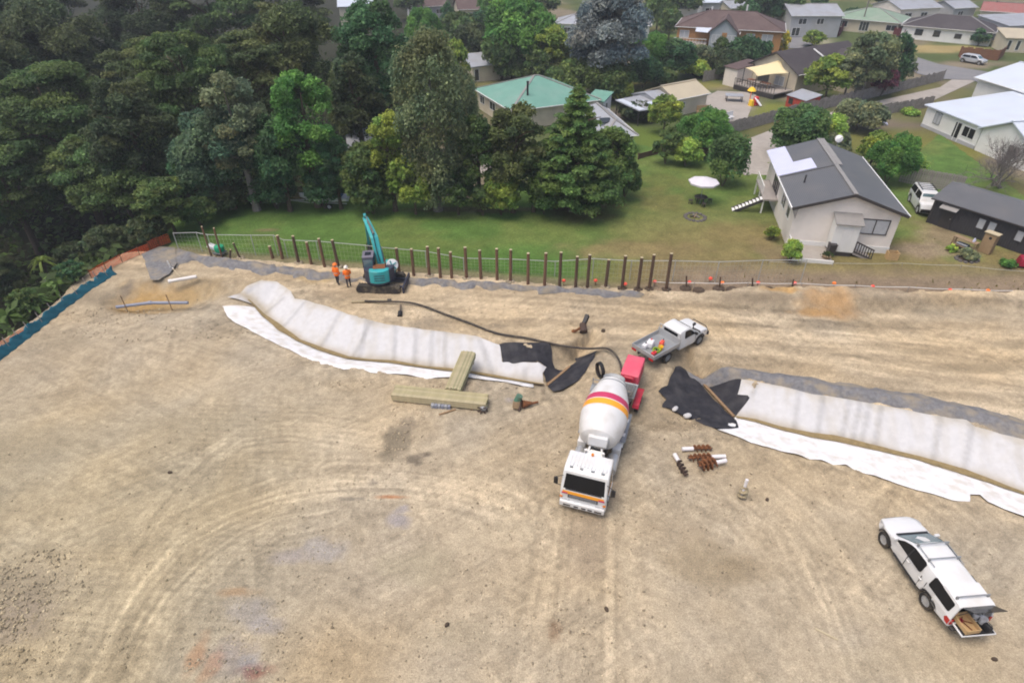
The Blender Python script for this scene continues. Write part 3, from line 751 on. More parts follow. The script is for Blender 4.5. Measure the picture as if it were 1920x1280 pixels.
# ------------------------------------------------------------------ geotextile sheets in and beside the two ditches
def offset_path(seam_px, z): return G(seam_px, z)
def zz(pts, sx, ox, oy): return [(x / sx + ox, y / sx + oy) for x, y in pts]
def mix3(pts, zs): return [unproject(p[0], p[1], z) for p, z in zip(pts, zs)]
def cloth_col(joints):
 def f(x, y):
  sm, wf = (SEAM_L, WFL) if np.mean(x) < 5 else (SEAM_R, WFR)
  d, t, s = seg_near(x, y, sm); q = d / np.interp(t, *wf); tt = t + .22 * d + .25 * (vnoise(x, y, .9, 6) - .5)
  c = np.empty(x.shape + (3,)); c[...] = (.535, .535, .545)  # greyer base paints in the far bank's shade; the stains below are real
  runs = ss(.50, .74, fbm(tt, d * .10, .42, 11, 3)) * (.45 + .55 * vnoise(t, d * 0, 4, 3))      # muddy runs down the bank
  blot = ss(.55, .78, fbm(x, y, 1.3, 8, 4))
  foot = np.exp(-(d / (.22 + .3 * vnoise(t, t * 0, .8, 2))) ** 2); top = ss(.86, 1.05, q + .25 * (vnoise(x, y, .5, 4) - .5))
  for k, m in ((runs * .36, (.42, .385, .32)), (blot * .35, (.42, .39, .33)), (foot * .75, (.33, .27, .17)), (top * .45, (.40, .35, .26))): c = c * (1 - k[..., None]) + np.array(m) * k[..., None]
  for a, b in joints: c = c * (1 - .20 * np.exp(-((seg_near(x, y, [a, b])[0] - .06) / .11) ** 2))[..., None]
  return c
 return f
# left ditch -------------------------------------------------------
seamL = [(452, 566), (478, 575), (510, 604), (530, 621), (560, 639), (600, 656), (650, 672), (690, 677), (737, 680), (799, 690), (840, 695), (885, 700), (942, 712), (1000, 719), (1022, 722)]
farL = [(1018, 716), (1016, 700), (1026, 684), (940, 675), (937, 646), (890, 631), (801, 620), (727, 610), (653, 591), (611, 575), (580, 567), (551, 560), (546, 548), (519, 530), (491, 527), (459, 539), (425, 555)]
zfar = [-.70, -.45, -.15, -.12, .3, .3, .3, .3, .3, .3, .3, .3, .3, .3, .3, .3, .2]
P = mix3(seamL, [-.25, -.55] + [-.73] * 13) + mix3(farL, zfar)
def seams_fold(pts, k=1.0):
 """welts where one cloth overlaps the next, running down the bank"""
 def f(x, y):
  o = 0
  for a, b in pts:
   d, t, s = seg_near(x, y, [a, b]); o = o + .06 * k * np.exp(-(d / .09) ** 2)
  sm = SEAM_L if np.mean(x) < 5 else SEAM_R
  d, t, s = seg_near(x, y, sm)      # creases running down the bank
  tt = t + .25 * d + .5 * (vnoise(x, y, 1.5, 6) - .5)
  return o + .16 * (fbm(tt, d * .18, .55, 11, 3) - .5) * ss(.2, .8, d)
 return f
pairsL = [((742, 613), (738, 676)), ((780, 619), (776, 684)), ((812, 621), (806, 688)), ((835, 624), (835, 690)), ((700, 606), (660, 668)), ((690, 604), (672, 672)), ((640, 588), (600, 650)), ((570, 570), (530, 612)), ((530, 556), (498, 585)), ((900, 640), (925, 705)), ((985, 680), (982, 714))]
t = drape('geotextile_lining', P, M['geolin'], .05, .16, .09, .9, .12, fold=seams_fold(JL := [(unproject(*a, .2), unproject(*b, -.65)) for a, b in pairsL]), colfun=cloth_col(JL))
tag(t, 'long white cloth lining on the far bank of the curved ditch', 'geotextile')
lipL = [(416, 574), (427, 594), (442, 605), (480, 624), (518, 645), (554, 660), (579, 673), (600, 682), (621, 685), (643, 693), (670, 691), (695, 698), (729, 702), (760, 700), (799, 709), (820, 708), (838, 704), (880, 701), (930, 714), (978, 724), (1000, 726)]
zl = [0.0] * len(lipL)
P = mix3(lipL, zl) + mix3(list(reversed(seamL[1:14])), [-.73] * 11 + [-.6, -.4])
t = drape('geotextile_lip', P, M['geolit'], .05, .2, .12, .7, .18, edge_down=.045)
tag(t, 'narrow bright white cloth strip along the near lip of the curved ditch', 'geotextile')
# silt seam at the bottom of the ditch
def strip(name, pts, z, w, mtl, lift, label, cat):
 c = [Vector(unproject(px, py, z)) for px, py in pts]; L_, R_ = [], []
 for i, p in enumerate(c):
  d = (c[min(i + 1, len(c) - 1)] - c[max(i - 1, 0)]).normalized(); n = Vector((-d.y, d.x)); ww = w * (.6 + .8 * random.random()) / 2
  if i in (0, len(c) - 1): ww *= .3
  L_.append(p + n * ww); R_.append(p - n * ww)
 o = drape(name, [tuple(p) for p in L_ + R_[::-1]], mtl, lift, .15, .03, .3, .05)
 return tag(o, label, cat)
M['silt'] = mat('wet_silt', (.24, .18, .085), .8, .25, 4, .3, 15)
strip('silt_line', [(470, 574), (505, 600), (530, 621), (560, 640), (600, 657), (650, 673), (690, 678), (737, 682), (799, 691), (840, 696), (900, 703), (960, 714), (1020, 723)], ZB, .46, M['silt'], .10, 'brown silt line along the bottom of the curved white ditch', 'silt')
strip('silt_line', [(1380, 784), (1417, 791), (1464, 805), (1520, 818), (1560, 824), (1640, 842), (1719, 861), (1807, 888), (1920, 928), (2050, 975)], ZB, .40, M['silt'], .10, 'brown silt line along the bottom of the straight white ditch', 'silt')
tag(drape('black_geotextile', mix3([(936, 646), (1030, 643), (1036, 660), (1040, 681), (1056, 683), (1054, 693), (1032, 712), (1022, 716), (1016, 700), (1027, 683), (940, 676)], [.3, .3, .12, -.15, -.2, -.3, -.6, -.68, -.45, -.15, -.12]), M['geoblack'], .06, .13, .22, .4, .3),
 'torn black cloth patch at the right end of the curved white ditch', 'geotextile')
tag(drape('black_geotextile', mix3([(1082, 650), (1122, 660), (1118, 672), (1108, 688), (1096, 706), (1080, 718), (1058, 730), (1034, 730), (1026, 724), (1052, 698), (1080, 674)], [.3, .1, 0, 0, 0, 0, 0, 0, -.5, -.6, -.4]), M['geoblack'], .06, .13, .42, .55, .3),
 'crumpled muddy black cloth behind the red pump and mixer drum', 'geotextile')
# right ditch --------------------------------------------------------
seamR = [(1379, 783), (1417, 790), (1464, 804), (1520, 817), (1560, 823), (1640, 841), (1719, 860), (1807, 887), (1920, 926), (2080, 985)]
farR = [(1389, 713), (1464, 726), (1520, 740), (1576, 748), (1640, 760), (1700, 771), (1751, 781), (1795, 786), (1810, 789), (1826, 802), (1870, 813), (1920, 826), (2080, 865)]
P = mix3(seamR, [ZB] * 10) + mix3(list(reversed(farR)), [.3] * 13) + mix3([(1383, 734), (1405, 745)], [.12, -.05])
pairsR = [((1496, 735), (1490, 808)), ((1590, 755), (1578, 825)), ((1610, 757), (1598, 830)), ((1628, 760), (1615, 834)), ((1650, 764), (1640, 840)), ((1760, 783), (1750, 866)), ((1818, 800), (1808, 884)), ((1540, 745), (1534, 818))]
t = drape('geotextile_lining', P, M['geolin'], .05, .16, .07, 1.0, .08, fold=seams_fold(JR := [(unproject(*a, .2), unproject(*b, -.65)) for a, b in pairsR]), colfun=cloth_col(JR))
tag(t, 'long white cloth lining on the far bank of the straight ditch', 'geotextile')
nearR = [(1345, 806), (1375, 814), (1407, 830), (1440, 836), (1464, 847), (1490, 850), (1520, 860), (1540, 862), (1560, 872), (1587, 871), (1610, 886), (1637, 890), (1680, 906), (1719, 918), (1752, 926), (1786, 936), (1818, 940), (1820, 922), (1840, 921), (1853, 940), (1885, 953), (1920, 968), (2080, 1035)]
P = mix3(nearR, [0.0] * len(nearR)) + mix3(list(reversed(seamR)), [ZB] * 10)
t = drape('geotextile_lip', P, M['geolit'], .05, .2, .10, .8, .16, edge_down=.045)
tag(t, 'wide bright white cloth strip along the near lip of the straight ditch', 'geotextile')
tag(drape('black_geotextile', mix3([(1235, 737), (1250, 727), (1258, 712), (1265, 697), (1276, 683), (1303, 696), (1310, 714), (1342, 752), (1357, 772), (1376, 784), (1384, 802), (1345, 806), (1299, 788), (1271, 773), (1242, 765), (1247, 748)],
  [0, 0, 0, 0, .1, -.1, -.6, -.72, -.74, -.72, -.25, 0, 0, 0, 0, 0]), M['geoblack'], .07, .15, .40, .7, .25), 'large black cloth spread over the end of the straight ditch', 'geotextile')
tag(drape('black_geotextile', mix3([(1303, 695), (1389, 713), (1383, 733), (1405, 745), (1381, 779), (1353, 758), (1318, 712)], [.3, .3, .1, -.05, -.72, -.74, -.6]), M['geoblack'], .06, .15, .08, .5, .1),
 'black cloth triangle tucked beside the white lining of the straight ditch', 'geotextile')
# muddy battens holding the black cloth down
def batten(a, b, za, zb_, label):
 pa, pb = unproject(*a, za), unproject(*b, zb_)
 m = MB(); N_ = 6
 pts = []
 for i in range(N_ + 1):
  x = pa[0] + (pb[0] - pa[0]) * i / N_; y = pa[1] + (pb[1] - pa[1]) * i / N_
  pts.append((x, y, h1(x, y) + .09))
 for i in range(N_): m.bar(pts[i], pts[i + 1], .16, .10)
 tag(m.build('batten', M['batten'], smooth=False), label, 'batten')
batten((1306, 703), (1376, 781), -.6, -.7, 'brown muddy batten between the two black cloths at the straight ditch end')
batten((1026, 722), (1068, 688), -.7, -.6, 'brown muddy batten at the foot of the crumpled black cloth')
# sandbags
def bag(px, py, label, r=.17):
 x, y, z = ground_at(px, py); m = MB()
 m.lathe([(.02, -.4), (r * .7, -.36), (r, -.2), (r * 1.05, 0), (r, .2), (r * .7, .36), (.02, .4)], 10, Matrix.Rotation(random.uniform(0, 3), 4, 'Z') @ Matrix.Rotation(PI / 2, 4, 'Y') @ Matrix.Diagonal((.7, 1, .6, 1)))
 o = m.build('sandbag', M['geo']); o.location = (x, y, z + .17); tag(o, label, 'sandbag', 'sandbags on the black cloth')
bag(1265, 770, 'smaller pale sandbag on the left edge of the large black cloth', .13); bag(1288, 783, 'larger white sandbag on the near edge of the large black cloth')
# grey cloth bund above the straight ditch
up = [(1279, 681), (1389, 690), (1480, 703), (1560, 716), (1640, 728), (1706, 737), (1772, 750), (1826, 764), (1905, 784), (2080, 830)]
lo = [(1303, 696), (1389, 712), (1464, 725), (1520, 739), (1576, 747), (1640, 759), (1751, 780), (1810, 788), (1826, 800), (1920, 825), (2080, 863)]
midR = G([((a[0] + b[0]) / 2, (a[1] + b[1]) / 2) for a, b in zip(up, lo)], .4)
bund = lambda x, y: .28 * np.exp(-(seg_near(x, y, midR)[0] / .55) ** 2)
tag(drape('grey_geotextile', G(up, .32) + G(list(reversed(lo)), .32), M['geogrey'], .06, .2, .16, .5, .4, fold=bund, edge_down=.05), 'grey cloth covered bund along the top of the straight ditch', 'geotextile')
# grey cloth along the foot of the pole fence
top = [(318, 462), (345, 470), (405, 484), (440, 488), (500, 496), (560, 505), (610, 513), (670, 520), (760, 522), (830, 526), (900, 531), (960, 534), (1050, 541), (1120, 544), (1180, 547), (1215, 556)]
bot = [(1205, 563), (1150, 562), (1060, 557), (960, 551), (880, 546), (800, 541), (745, 538), (680, 533), (620, 530), (560, 524), (500, 515), (440, 508), (395, 500), (350, 492), (335, 505)]
midL = G([(345, 482), (440, 497), (560, 514), (670, 526), (800, 533), (960, 543), (1120, 553), (1200, 558)], .3)
bl = lambda x, y: .30 * (.5 + vnoise(x, y, 1.2, 5)) * np.exp(-(seg_near(x, y, midL)[0] / .5) ** 2)
tag(drape('grey_geotextile', G(top, .3) + G([(a, b - (5 if a > 500 else 0)) for a, b in bot], .3), M['geogrey'], .10, .2, .24, .5, .9, fold=bl, edge_down=.11), 'long grey cloth bund along the foot of the pole row', 'geotextile')
tag(drape('grey_geotextile', G([(268, 482), (300, 468), (330, 470), (335, 500), (318, 520), (300, 530), (285, 530), (278, 508)], .2), M['geogrey'], .16, .15, .12, .5, .15, zfun=lambda x, y: np.maximum(H(x, y), -.2)), 'grey cloth sheet hanging into the dug out corner', 'geotextile')

# ------------------------------------------------------------------ clods and stones lying about the site
def build_clods():
 r = np.random.default_rng(3)
 ico = [(0, 0, 1), (.89, 0, .45), (.28, .85, .45), (-.72, .53, .45), (-.72, -.53, .45), (.28, -.85, .45), (.72, .53, -.3), (-.28, .85, -.3), (-.89, 0, -.3), (-.28, -.85, -.3), (.72, -.53, -.3)]
 tri = [(0, 1, 2), (0, 2, 3), (0, 3, 4), (0, 4, 5), (0, 5, 1), (1, 6, 2), (2, 7, 3), (3, 8, 4), (4, 9, 5), (5, 10, 1), (2, 6, 7), (3, 7, 8), (4, 8, 9), (5, 9, 10), (1, 10, 6)]
 ico = np.array(ico); tri = np.array(tri)
 zones = [(50, 1110, 3.0, 2.2, 500, .07), (30, 1170, 3, 2, 350, .06), (110, 1240, 3, 1.5, 250, .05), (440, 1200, 2.2, 1.8, 300, .045), (520, 1060, 3, 2, 120, .04), (300, 620, 7, 1.5, 300, .07), (220, 590, 4, 1.2, 200, .07), (430, 560, 3, 1, 60, .07),
    (1290, 795, 1.6, .7, 160, .055), (1320, 815, 1.5, .6, 90, .05), (1600, 885, 6, .5, 160, .055), (1700, 925, 5, .5, 120, .05), (900, 720, 4, .5, 140, .055), (760, 800, 1.2, 3, 200, .05), (720, 720, 5, .4, 100, .05), (560, 680, 4, .4, 90, .05),
    (1240, 545, 7, .8, 260, .08), (1450, 548, 7, .8, 260, .08), (1750, 560, 9, 1.0, 300, .08), (1000, 590, 10, 1.5, 200, .06), (700, 590, 5, 1.2, 120, .06), (1300, 560, 20, 2, 200, .06), (950, 1000, 12, 6, 1000, .042), (1500, 1050, 10, 6, 700, .042), (350, 900, 12, 6, 600, .042), (860, 1230, 8, 2, 700, .038), (1100, 870, 7, 4, 700, .042), (640, 545, 5, 1.2, 100, .06)]
 P, S_ = [], []
 for px, py, rx, ry, n, s in zones:
  gx, gy, gz = ground_at(px, py)
  a = r.random(n) * 2 * PI; q = np.sqrt(r.random(n))
  P.append(np.column_stack([gx + rx * q * np.cos(a), gy + ry * q * np.sin(a)])); S_.append(s * np.exp(r.normal(0, .5, n)))
 P = np.concatenate(P); S_ = np.concatenate(S_)
 z = H(P[:, 0], P[:, 1]) + .01; n = len(P)
 dl, tl, sl = seg_near(P[:, 0], P[:, 1], SEAM_L); dr, tr, sr = seg_near(P[:, 0], P[:, 1], SEAM_R)
 wl = np.where(sl > 0, np.interp(tl, *WFL), np.interp(tl, *WNL)); wr = np.where(sr > 0, np.interp(tr, *WFR), np.interp(tr, *WNR))
 keep = (dl > wl * 1.12) & (dr > wr * 1.12) & (P[:, 1] < north_y(P[:, 0]) - .3)
 P, S_, z = P[keep], S_[keep], z[keep]; n = len(P)
 ang = r.random(n) * 2 * PI; ca, sa = np.cos(ang), np.sin(ang)
 S_ = np.minimum(S_, .10)
 V = ico[None] * (1 + .35 * (r.random((n, 11, 3)) - .5)); V = V * (.62 * S_)[:, None, None] * np.array((1.25, .9, .55))
 V = np.stack([V[..., 0] * ca[:, None] - V[..., 1] * sa[:, None], V[..., 0] * sa[:, None] + V[..., 1] * ca[:, None], V[..., 2]], -1)
 V = V + np.column_stack([P, z])[:, None, :]
 F = (tri[None] + (np.arange(n) * 11)[:, None, None]).reshape(-1, 3)
 c, _, _ = clay_colour(P[:, 0], P[:, 1]); c = c * (.55 + .85 * r.random(n))[:, None]
 o = mesh_np('clods', V.reshape(-1, 3), F, M['clay'], np.repeat(c, 11, 0))
 tag(o, 'loose clay clods and stones scattered over the bare site', 'clods', kind='stuff')
build_clods()
# ------------------------------------------------------------------ vegetation
def leaf_quads(C, N, size, r, aspect=1.5, bend=None):
 """one small four-cornered leaf (or spray of leaves) per centre"""
 n = len(C)
 N = N / np.maximum(np.linalg.norm(N, axis=1, keepdims=True), 1e-6)
 T = r.normal(size=(n, 3)) if bend is None else bend + .35 * r.normal(size=(n, 3))
 T = T - (T * N).sum(1, keepdims=True) * N
 T /= np.maximum(np.linalg.norm(T, axis=1, keepdims=True), 1e-6)
 B = np.cross(N, T)
 s = size[:, None]
 a = T * s * aspect * .5; b = B * s * .5
 V = np.stack([C - a, C + b * .9 - a * .1 + N * s * .08, C + a, C - b * .9 + a * .1 + N * s * .08], 1)
 return V
TINTS = {
 'olive': (0.091, 0.102, 0.033), 'dark': (0.045, 0.063, 0.028), 'bright': (0.074, 0.165, 0.038), 'yellow': (0.149, 0.201, 0.042), 'mid': (0.070, 0.108, 0.035),
 'grey': (0.184, 0.206, 0.149), 'bluegrey': (0.184, 0.213, 0.213), 'willow': (0.172, 0.189, 0.077), 'conifer': (0.079, 0.131, 0.037), 'clip': (0.070, 0.126, 0.042), 'brownolive': (0.116, 0.102, 0.042),
 'lime': (0.210, 0.289, 0.061), 'maroon': (0.105, 0.035, 0.049), 'fern': (0.131, 0.219, 0.056), 'gold': (0.350, 0.315, 0.035), 'deepgreen': (0.042, 0.091, 0.038), 'teal': (0.060, 0.102, 0.060),
}
def crown_cloud(kind, W_, Ht, dist, r, dens=1.0):
 """centres, normals, sizes, clump ids of the leaves of one crown; crown stands on z = 0"""
 ls = max(.13, .0032 * dist)
 Cs, Ns, Ds = [], [], []; ids = []
 def pad(c, rad, n, flat=1.0, up=.35, out=None):
  d = r.normal(size=(n, 3)); d /= np.linalg.norm(d, axis=1, keepdims=True)
  d[:, 2] = np.where(d[:, 2] < -.35, -d[:, 2], d[:, 2])
  q = rad * (.50 + .62 * r.random((n, 1)) ** .6)
  p = d * q * np.array((1, 1, flat)) * (1 + .25 * np.sin(d[:, :1] * 5 + c[0]) * np.cos(d[:, 1:2] * 4 + c[1]))
  Cs.append(p + c); Ns.append(d * .55 + np.array((0, 0, up)) + .55 * r.normal(size=(n, 3)))
  ids.append(np.full(n, len(ids)))
 hw = W_ / 2
 if kind in ('round', 'clip', 'feather'):
  nl = {'round': 40, 'clip': 12, 'feather': 64}[kind]
  if W_ < 3.5: nl = max(7, nl // 2)
  for i in range(nl):
   ph = r.random() * 2 * PI; u = -.45 + 1.45 * (i + .5) / nl
   k = math.sqrt(max(0, 1 - max(u, -.45) ** 2 * (.9 if u > 0 else 1.0)))
   jit = .55 + .45 * r.random() ** .6 if kind != 'clip' else .62
   rad = hw * ({'round': .245, 'clip': .50, 'feather': .205}[kind]) * (.75 + .55 * r.random())
   c = np.array([math.cos(ph) * (hw - rad * .8) * k * jit, math.sin(ph) * (hw - rad * .8) * k * jit, Ht * (.52 + .44 * u * (.92 if kind != 'clip' else .75))])
   c[2] = min(c[2], Ht - rad * .55)
   flat = {'round': .85, 'clip': .95 * min(1.3, Ht / W_), 'feather': .42}[kind]
   area = 2.6 * PI * rad * rad * (1 if kind != 'feather' else .7)
   pad(c, rad, int(dens * 2.0 * area / (ls * ls * .6)) + 8, flat, .35 if kind != 'feather' else .6)
  # inner leaves close the crown
  n = int(dens * .8 * PI * hw * hw / (ls * ls * .6))
  d = r.normal(size=(n, 3)); d /= np.linalg.norm(d, axis=1, keepdims=True); q = r.random((n, 1)) ** .4 * .72
  Cs.append(d * q * np.array((hw, hw, Ht * .42)) + np.array((0, 0, Ht * .5))); Ns.append(d + .6 * r.normal(size=(n, 3))); ids.append(np.full(n, len(ids)))
 elif kind == 'conifer':
  nlv = max(9, int(Ht / .75))
  for lv in range(nlv):
   f = (lv + .3) / nlv; rr = hw * (1 - f) ** .82 * (1 if lv > 1 else .85)
   nb = max(5, int(7 + 9 * (1 - f)))
   for b in range(nb):
    an = 2 * PI * (b + r.random()) / nb; rl = rr * (.72 + .45 * r.random())
    for sgm in (.35, .68, 1.0):
     c = np.array([math.cos(an) * rl * sgm, math.sin(an) * rl * sgm, Ht * (.05 + .95 * f) - .10 * rl * sgm * (1.2 - sgm) + .1 * r.normal()])
     rad = .30 + .16 * rl * sgm * .9
     pad(c, rad, int(dens * 2.0 * 1.6 * PI * rad * rad / (ls * ls * .6)) + 4, .42, .55)
  pad(np.array((0, 0, Ht - .5)), .4, 60, 1.4)
 elif kind == 'column':
  n_cl = int(95 * max(1, Ht / 12))
  for i in range(n_cl):
   f = (i + .5) / n_cl; z = Ht * (.04 + .96 * f); ph = r.random() * 2 * PI
   prof = 1 - .78 * ((f - .45) / .55) ** 4 if f > .45 else .78 + .5 * f
   prof = max(.2, prof); rad = hw * (.17 + .17 * r.random()); k = max(.0, hw * prof * (.85 + .25 * r.random()) - rad * .7)
   pad(np.array((math.cos(ph) * k, math.sin(ph) * k, z - .3)), rad * (.7 + .3 * prof), int(dens * 1.8 * 2.8 * PI * rad * rad * .6 / (ls * ls * .6)), 1.7, .1)
 C = np.concatenate(Cs); N = np.concatenate(Ns); I = np.concatenate(ids)
 sz = ls * (.65 + .75 * r.random(len(C)))
 return C, N, sz, I
def crown_mesh(name, kind, W_, Ht, dist, tint, r, parent, dens=1.0, z0=0.0, spread=.30):
 C, N, sz, I = crown_cloud(kind, W_, Ht, dist, r, dens)
 bend = None
 if kind == 'column': bend = np.tile(np.array((0, 0, -1.0)), (len(C), 1))
 V = leaf_quads(C + np.array((0, 0, z0)), N, sz, r, 1.5, bend)
 n = len(C); base = np.array(TINTS[tint]) * 1.75
 kc = 1 + spread * (r.random(I.max() + 1) - .5) * 2
 hue = (r.random(I.max() + 1) - .5)
 col = base[None] * kc[I][:, None] * (.75 + .5 * r.random(n))[:, None]
 col = col * (1 + hue[I][:, None] * np.array((.45, .12, -.1)))
 yl = r.random(n) < .07; col[yl] *= np.array((1.6, 1.5, 1.3))
 F = np.arange(n * 4).reshape(n, 4)
 return mesh_np(name, V.reshape(-1, 3), F, M['leaf'], np.repeat(col, 4, 0), parent, attr='tint')
def trunk_mesh(h, rad, r, parent, crown_w, mtl='bark', limbs=4):
 m = MB(); lean = r.normal(size=2) * .03 * h
 pts = [(lean[0] * f * f, lean[1] * f * f, h * f) for f in (0, .08, .3, .6, 1)]
 m.tube(pts, [rad * 1.35, rad, rad * .85, rad * .6, rad * .2], 8)
 for i in range(limbs):
  f = .35 + .5 * r.random(); an = r.random() * 2 * PI; L = crown_w * .36
  b = Vector((lean[0] * f * f, lean[1] * f * f, h * f))
  m.tube([b, b + Vector((math.cos(an) * L * .5, math.sin(an) * L * .5, L * .35)), b + Vector((math.cos(an) * L, math.sin(an) * L, L * .55))], [rad * .4, rad * .28, rad * .08], 5)
 return m.build('trunk', M[mtl], parent)
_tseed = [100]; _crowns = {}
def tree(px, top, basepy, wpx, kind, tint, label, cat='tree', group=None, name=None, dens=.72, bare_below=.07, base=None, wfac=1.0, spread=.30):
 """tree whose foot stands where photo point (px, basepy) meets the ground and whose tip shows at photo row `top`"""
 if group in (GS, S_): wfac = 1.2
 _tseed[0] += 1; r = np.random.default_rng(_tseed[0])
 x, y, z = ground_at(px, basepy) if base is None else (base[0], base[1], h1(*base))
 h = max(.6, z_seen(x, y, top) - z)
 dist = depth_of(x, y, h * .6)
 w = wpx * dist / CAM_F * wfac
 # the silhouette top belongs to the crown's near side for wide crowns seen from above
 o = thing(name or ('tree' if cat == 'tree' else cat.replace(' ', '_')), label, cat, (x, y, z - .05), r.random() * 6.28, group)
 z0 = h * bare_below if cat == 'tree' else 0.0
 key = (kind, tint, min(wpx, 400) // (30 if wpx < 100 else 60)); nm = 'crown' if cat == 'tree' else 'foliage'
 if key in _crowns and .62 < ((h - z0) / _crowns[key][2]) / (w / _crowns[key][1]) < 1.6:
  me, w0, h0 = _crowns[key]; c = bpy.data.objects.new(nm, me); COL.objects.link(c); c.parent = o; c.scale = (w / w0, w / w0, (h - z0) / h0)
 else: c = crown_mesh(nm, kind, w, h - z0, dist, tint, r, o, dens, 0.0, spread); _crowns[key] = (c.data, w, h - z0)
 c.location.z = z0; c.rotation_euler.z = r.random() * 6.28
 if cat == 'tree':
  trunk_mesh(h * .85, max(.1, min(.45, h * .025)), r, o, w, 'greybark' if tint in ('bluegrey', 'willow', 'grey') else 'bark', 4 if h > 5 else 2)
 else:
  m = MB()
  for i in range(4):
   a = r.random() * 6.28; m.tube([(0, 0, 0), (math.cos(a) * w * .12, math.sin(a) * w * .12, h * .35), (math.cos(a) * w * .25, math.sin(a) * w * .25, h * .65)], [.05, .04, .02], 5)
  m.build('stem', M['bark'], o)
 return o

TINTS.update(brownolive=(.072, .092, .034), olive=(.062, .100, .032), grey=(.125, .150, .085), willow=(.108, .136, .070), bluegrey=(.145, .165, .165))
GS = 'garden trees among the houses'; S_ = 'garden shrubs among the houses'
GB = 'bush trees on the left'
T = tree
# the bush on the left, front to back
T(195, 104, 425, 270, 'feather', 'olive', 'large olive feathery tree standing highest at the front of the bush', group=GB)
T(255, 245, 428, 230, 'feather', 'mid', 'broad layered green tree overhanging the grey cloth corner of the site', group=GB)
T(75, 225, 475, 230, 'feather', 'olive', 'big layered olive tree behind the pale cabbage tree', group=GB)
T(330, 330, 440, 110, 'feather', 'mid', 'low spreading tree at the left end of the lawn', group=GB)
T(-40, 360, 560, 170, 'feather', 'dark', 'dark tree cut by the left frame edge above the teal fence', group=GB)
T(-20, 120, 430, 240, 'round', 'dark', 'dark tree at the left frame edge behind the front bush trees', group=GB)
T(60, 20, 400, 230, 'round', 'dark', 'dark bush tree near the top left corner', group=GB)
T(60, -60, 290, 260, 'feather', 'dark', 'dark tree cut by the top left frame corner', group=GB)
T(215, -10, 330, 230, 'round', 'dark', 'dark round tree behind the tallest olive bush tree', group=GB)
T(340, 60, 350, 190, 'feather', 'brownolive', 'brownish olive tree in the middle of the bush', group=GB)
T(300, 150, 400, 160, 'round', 'dark', 'small dark tree between the olive bush trees', group=GB)
T(405, 45, 330, 200, 'feather', 'olive', 'olive tree with flat layered sprays at the middle of the bush', group=GB)
T(440, 205, 392, 170, 'round', 'teal', 'blue green tree at the far left corner of the lawn', group=GB)
T(395, 270, 400, 110, 'round', 'deepgreen', 'deep green tree at the left lawn corner', group=GB)
T(482, 122, 395, 125, 'round', 'grey', 'pale grey green tree beside the bright green leafy tree', group=GB)
T(545, 215, 396, 110, 'round', 'deepgreen', 'deep green tree left of the bright leafy tree', group=GB)
T(597, 128, 388, 135, 'round', 'bright', 'bright green leafy tree above the boat trailer', group=GB)
T(505, 50, 300, 190, 'feather', 'brownolive', 'brown olive tree behind the pale grey green one', group=GB)
T(580, 5, 270, 190, 'round', 'brownolive', 'dark brown tinted tree beside the tall dark round tree', group=GB)
T(450, -60, 230, 220, 'feather', 'olive', 'olive tree cut by the top frame edge above the bush', group=GB)
T(330, -80, 230, 200, 'round', 'dark', 'dark tree cut by the top frame edge over the bush', group=GB)
T(560, -60, 180, 190, 'feather', 'brownolive', 'brown olive tree cut by the top frame edge left of the white roof', group=GB)
T(120, -120, 220, 260, 'feather', 'dark', 'dark tree beyond the top frame edge at left', group=GB)
T(725, -8, 300, 150, 'round', 'deepgreen', 'tall dark green tree below the top white roof', group=GB)
T(690, 90, 330, 110, 'round', 'dark', 'dark tree at the foot of the tall dark green one', group=GB)
T(672, 115, 300, 90, 'round', 'brownolive', 'small brown olive tree above the hidden grey roof', group=GB)
T(640, 255, 392, 80, 'round', 'deepgreen', 'dark leafy tree in front of the hidden grey roof', group=GB)
GL = 'trees along the back of the lawn'
T(822, 66, 396, 135, 'column', 'willow', 'tall pale olive column tree at the back of the lawn', group=GL)
T(868, 130, 300, 70, 'column', 'willow', 'pale olive tree just right of the tall column tree', group=GL)
T(742, 204, 396, 90, 'round', 'yellow', 'yellow green leafy tree left of the tall column tree', group=GL)
T(690, 272, 400, 95, 'round', 'mid', 'green bushy tree above the far end of the boat trailer', group=GL)
T(900, 205, 396, 90, 'round', 'olive', 'olive tree below the teal roof', group=GL)
T(962, 192, 398, 125, 'round', 'brownolive', 'bronze tinted round tree in front of the teal roof', group=GL)
T(1072, 160, 396, 176, 'conifer', 'conifer', 'green layered conifer with pointed top at the lawn', group=GL)
T(1140, 240, 372, 105, 'round', 'conifer', 'green bushy tree at the right foot of the conifer', group=GL)
T(1000, 270, 398, 95, 'round', 'mid', 'green tree left of the conifer foot', group=GL)
T(780, 300, 402, 90, 'round', 'yellow', 'yellow green low tree at the foot of the tall column tree', group=GL)
T(860, 318, 404, 80, 'round', 'olive', 'olive low tree right of the tall column tree foot', group=GL)
def bush(*a, **k): k.setdefault('cat', 'shrub'); return tree(*a, **k)
for px, top, b, w, tn, lb in ((940, 330, 404, 80, 'yellow', 'yellow green shrub at the lawn edge below the bronze tree'), (700, 335, 402, 80, 'mid', 'green shrub at the lawn edge beyond the boat trailer'),
        (1170, 305, 372, 60, 'olive', 'olive shrub at the right end of the conifer row'), (905, 345, 405, 50, 'mid', 'small green shrub at the lawn edge under the olive trees'), (1020, 345, 402, 60, 'conifer', 'low green shrub under the left side of the conifer'),
        (520, 330, 392, 90, 'deepgreen', 'dark shrub above the maroon car'), (430, 340, 396, 90, 'dark', 'dark shrub left of the maroon car'), (610, 320, 392, 80, 'deepgreen', 'dark shrub behind the boat trailer'), (380, 372, 425, 70, 'mid', 'green shrub at the left corner of the lawn')):
 bush(px, top, b, w, 'round', tn, lb, group='shrubs at the lawn edge')
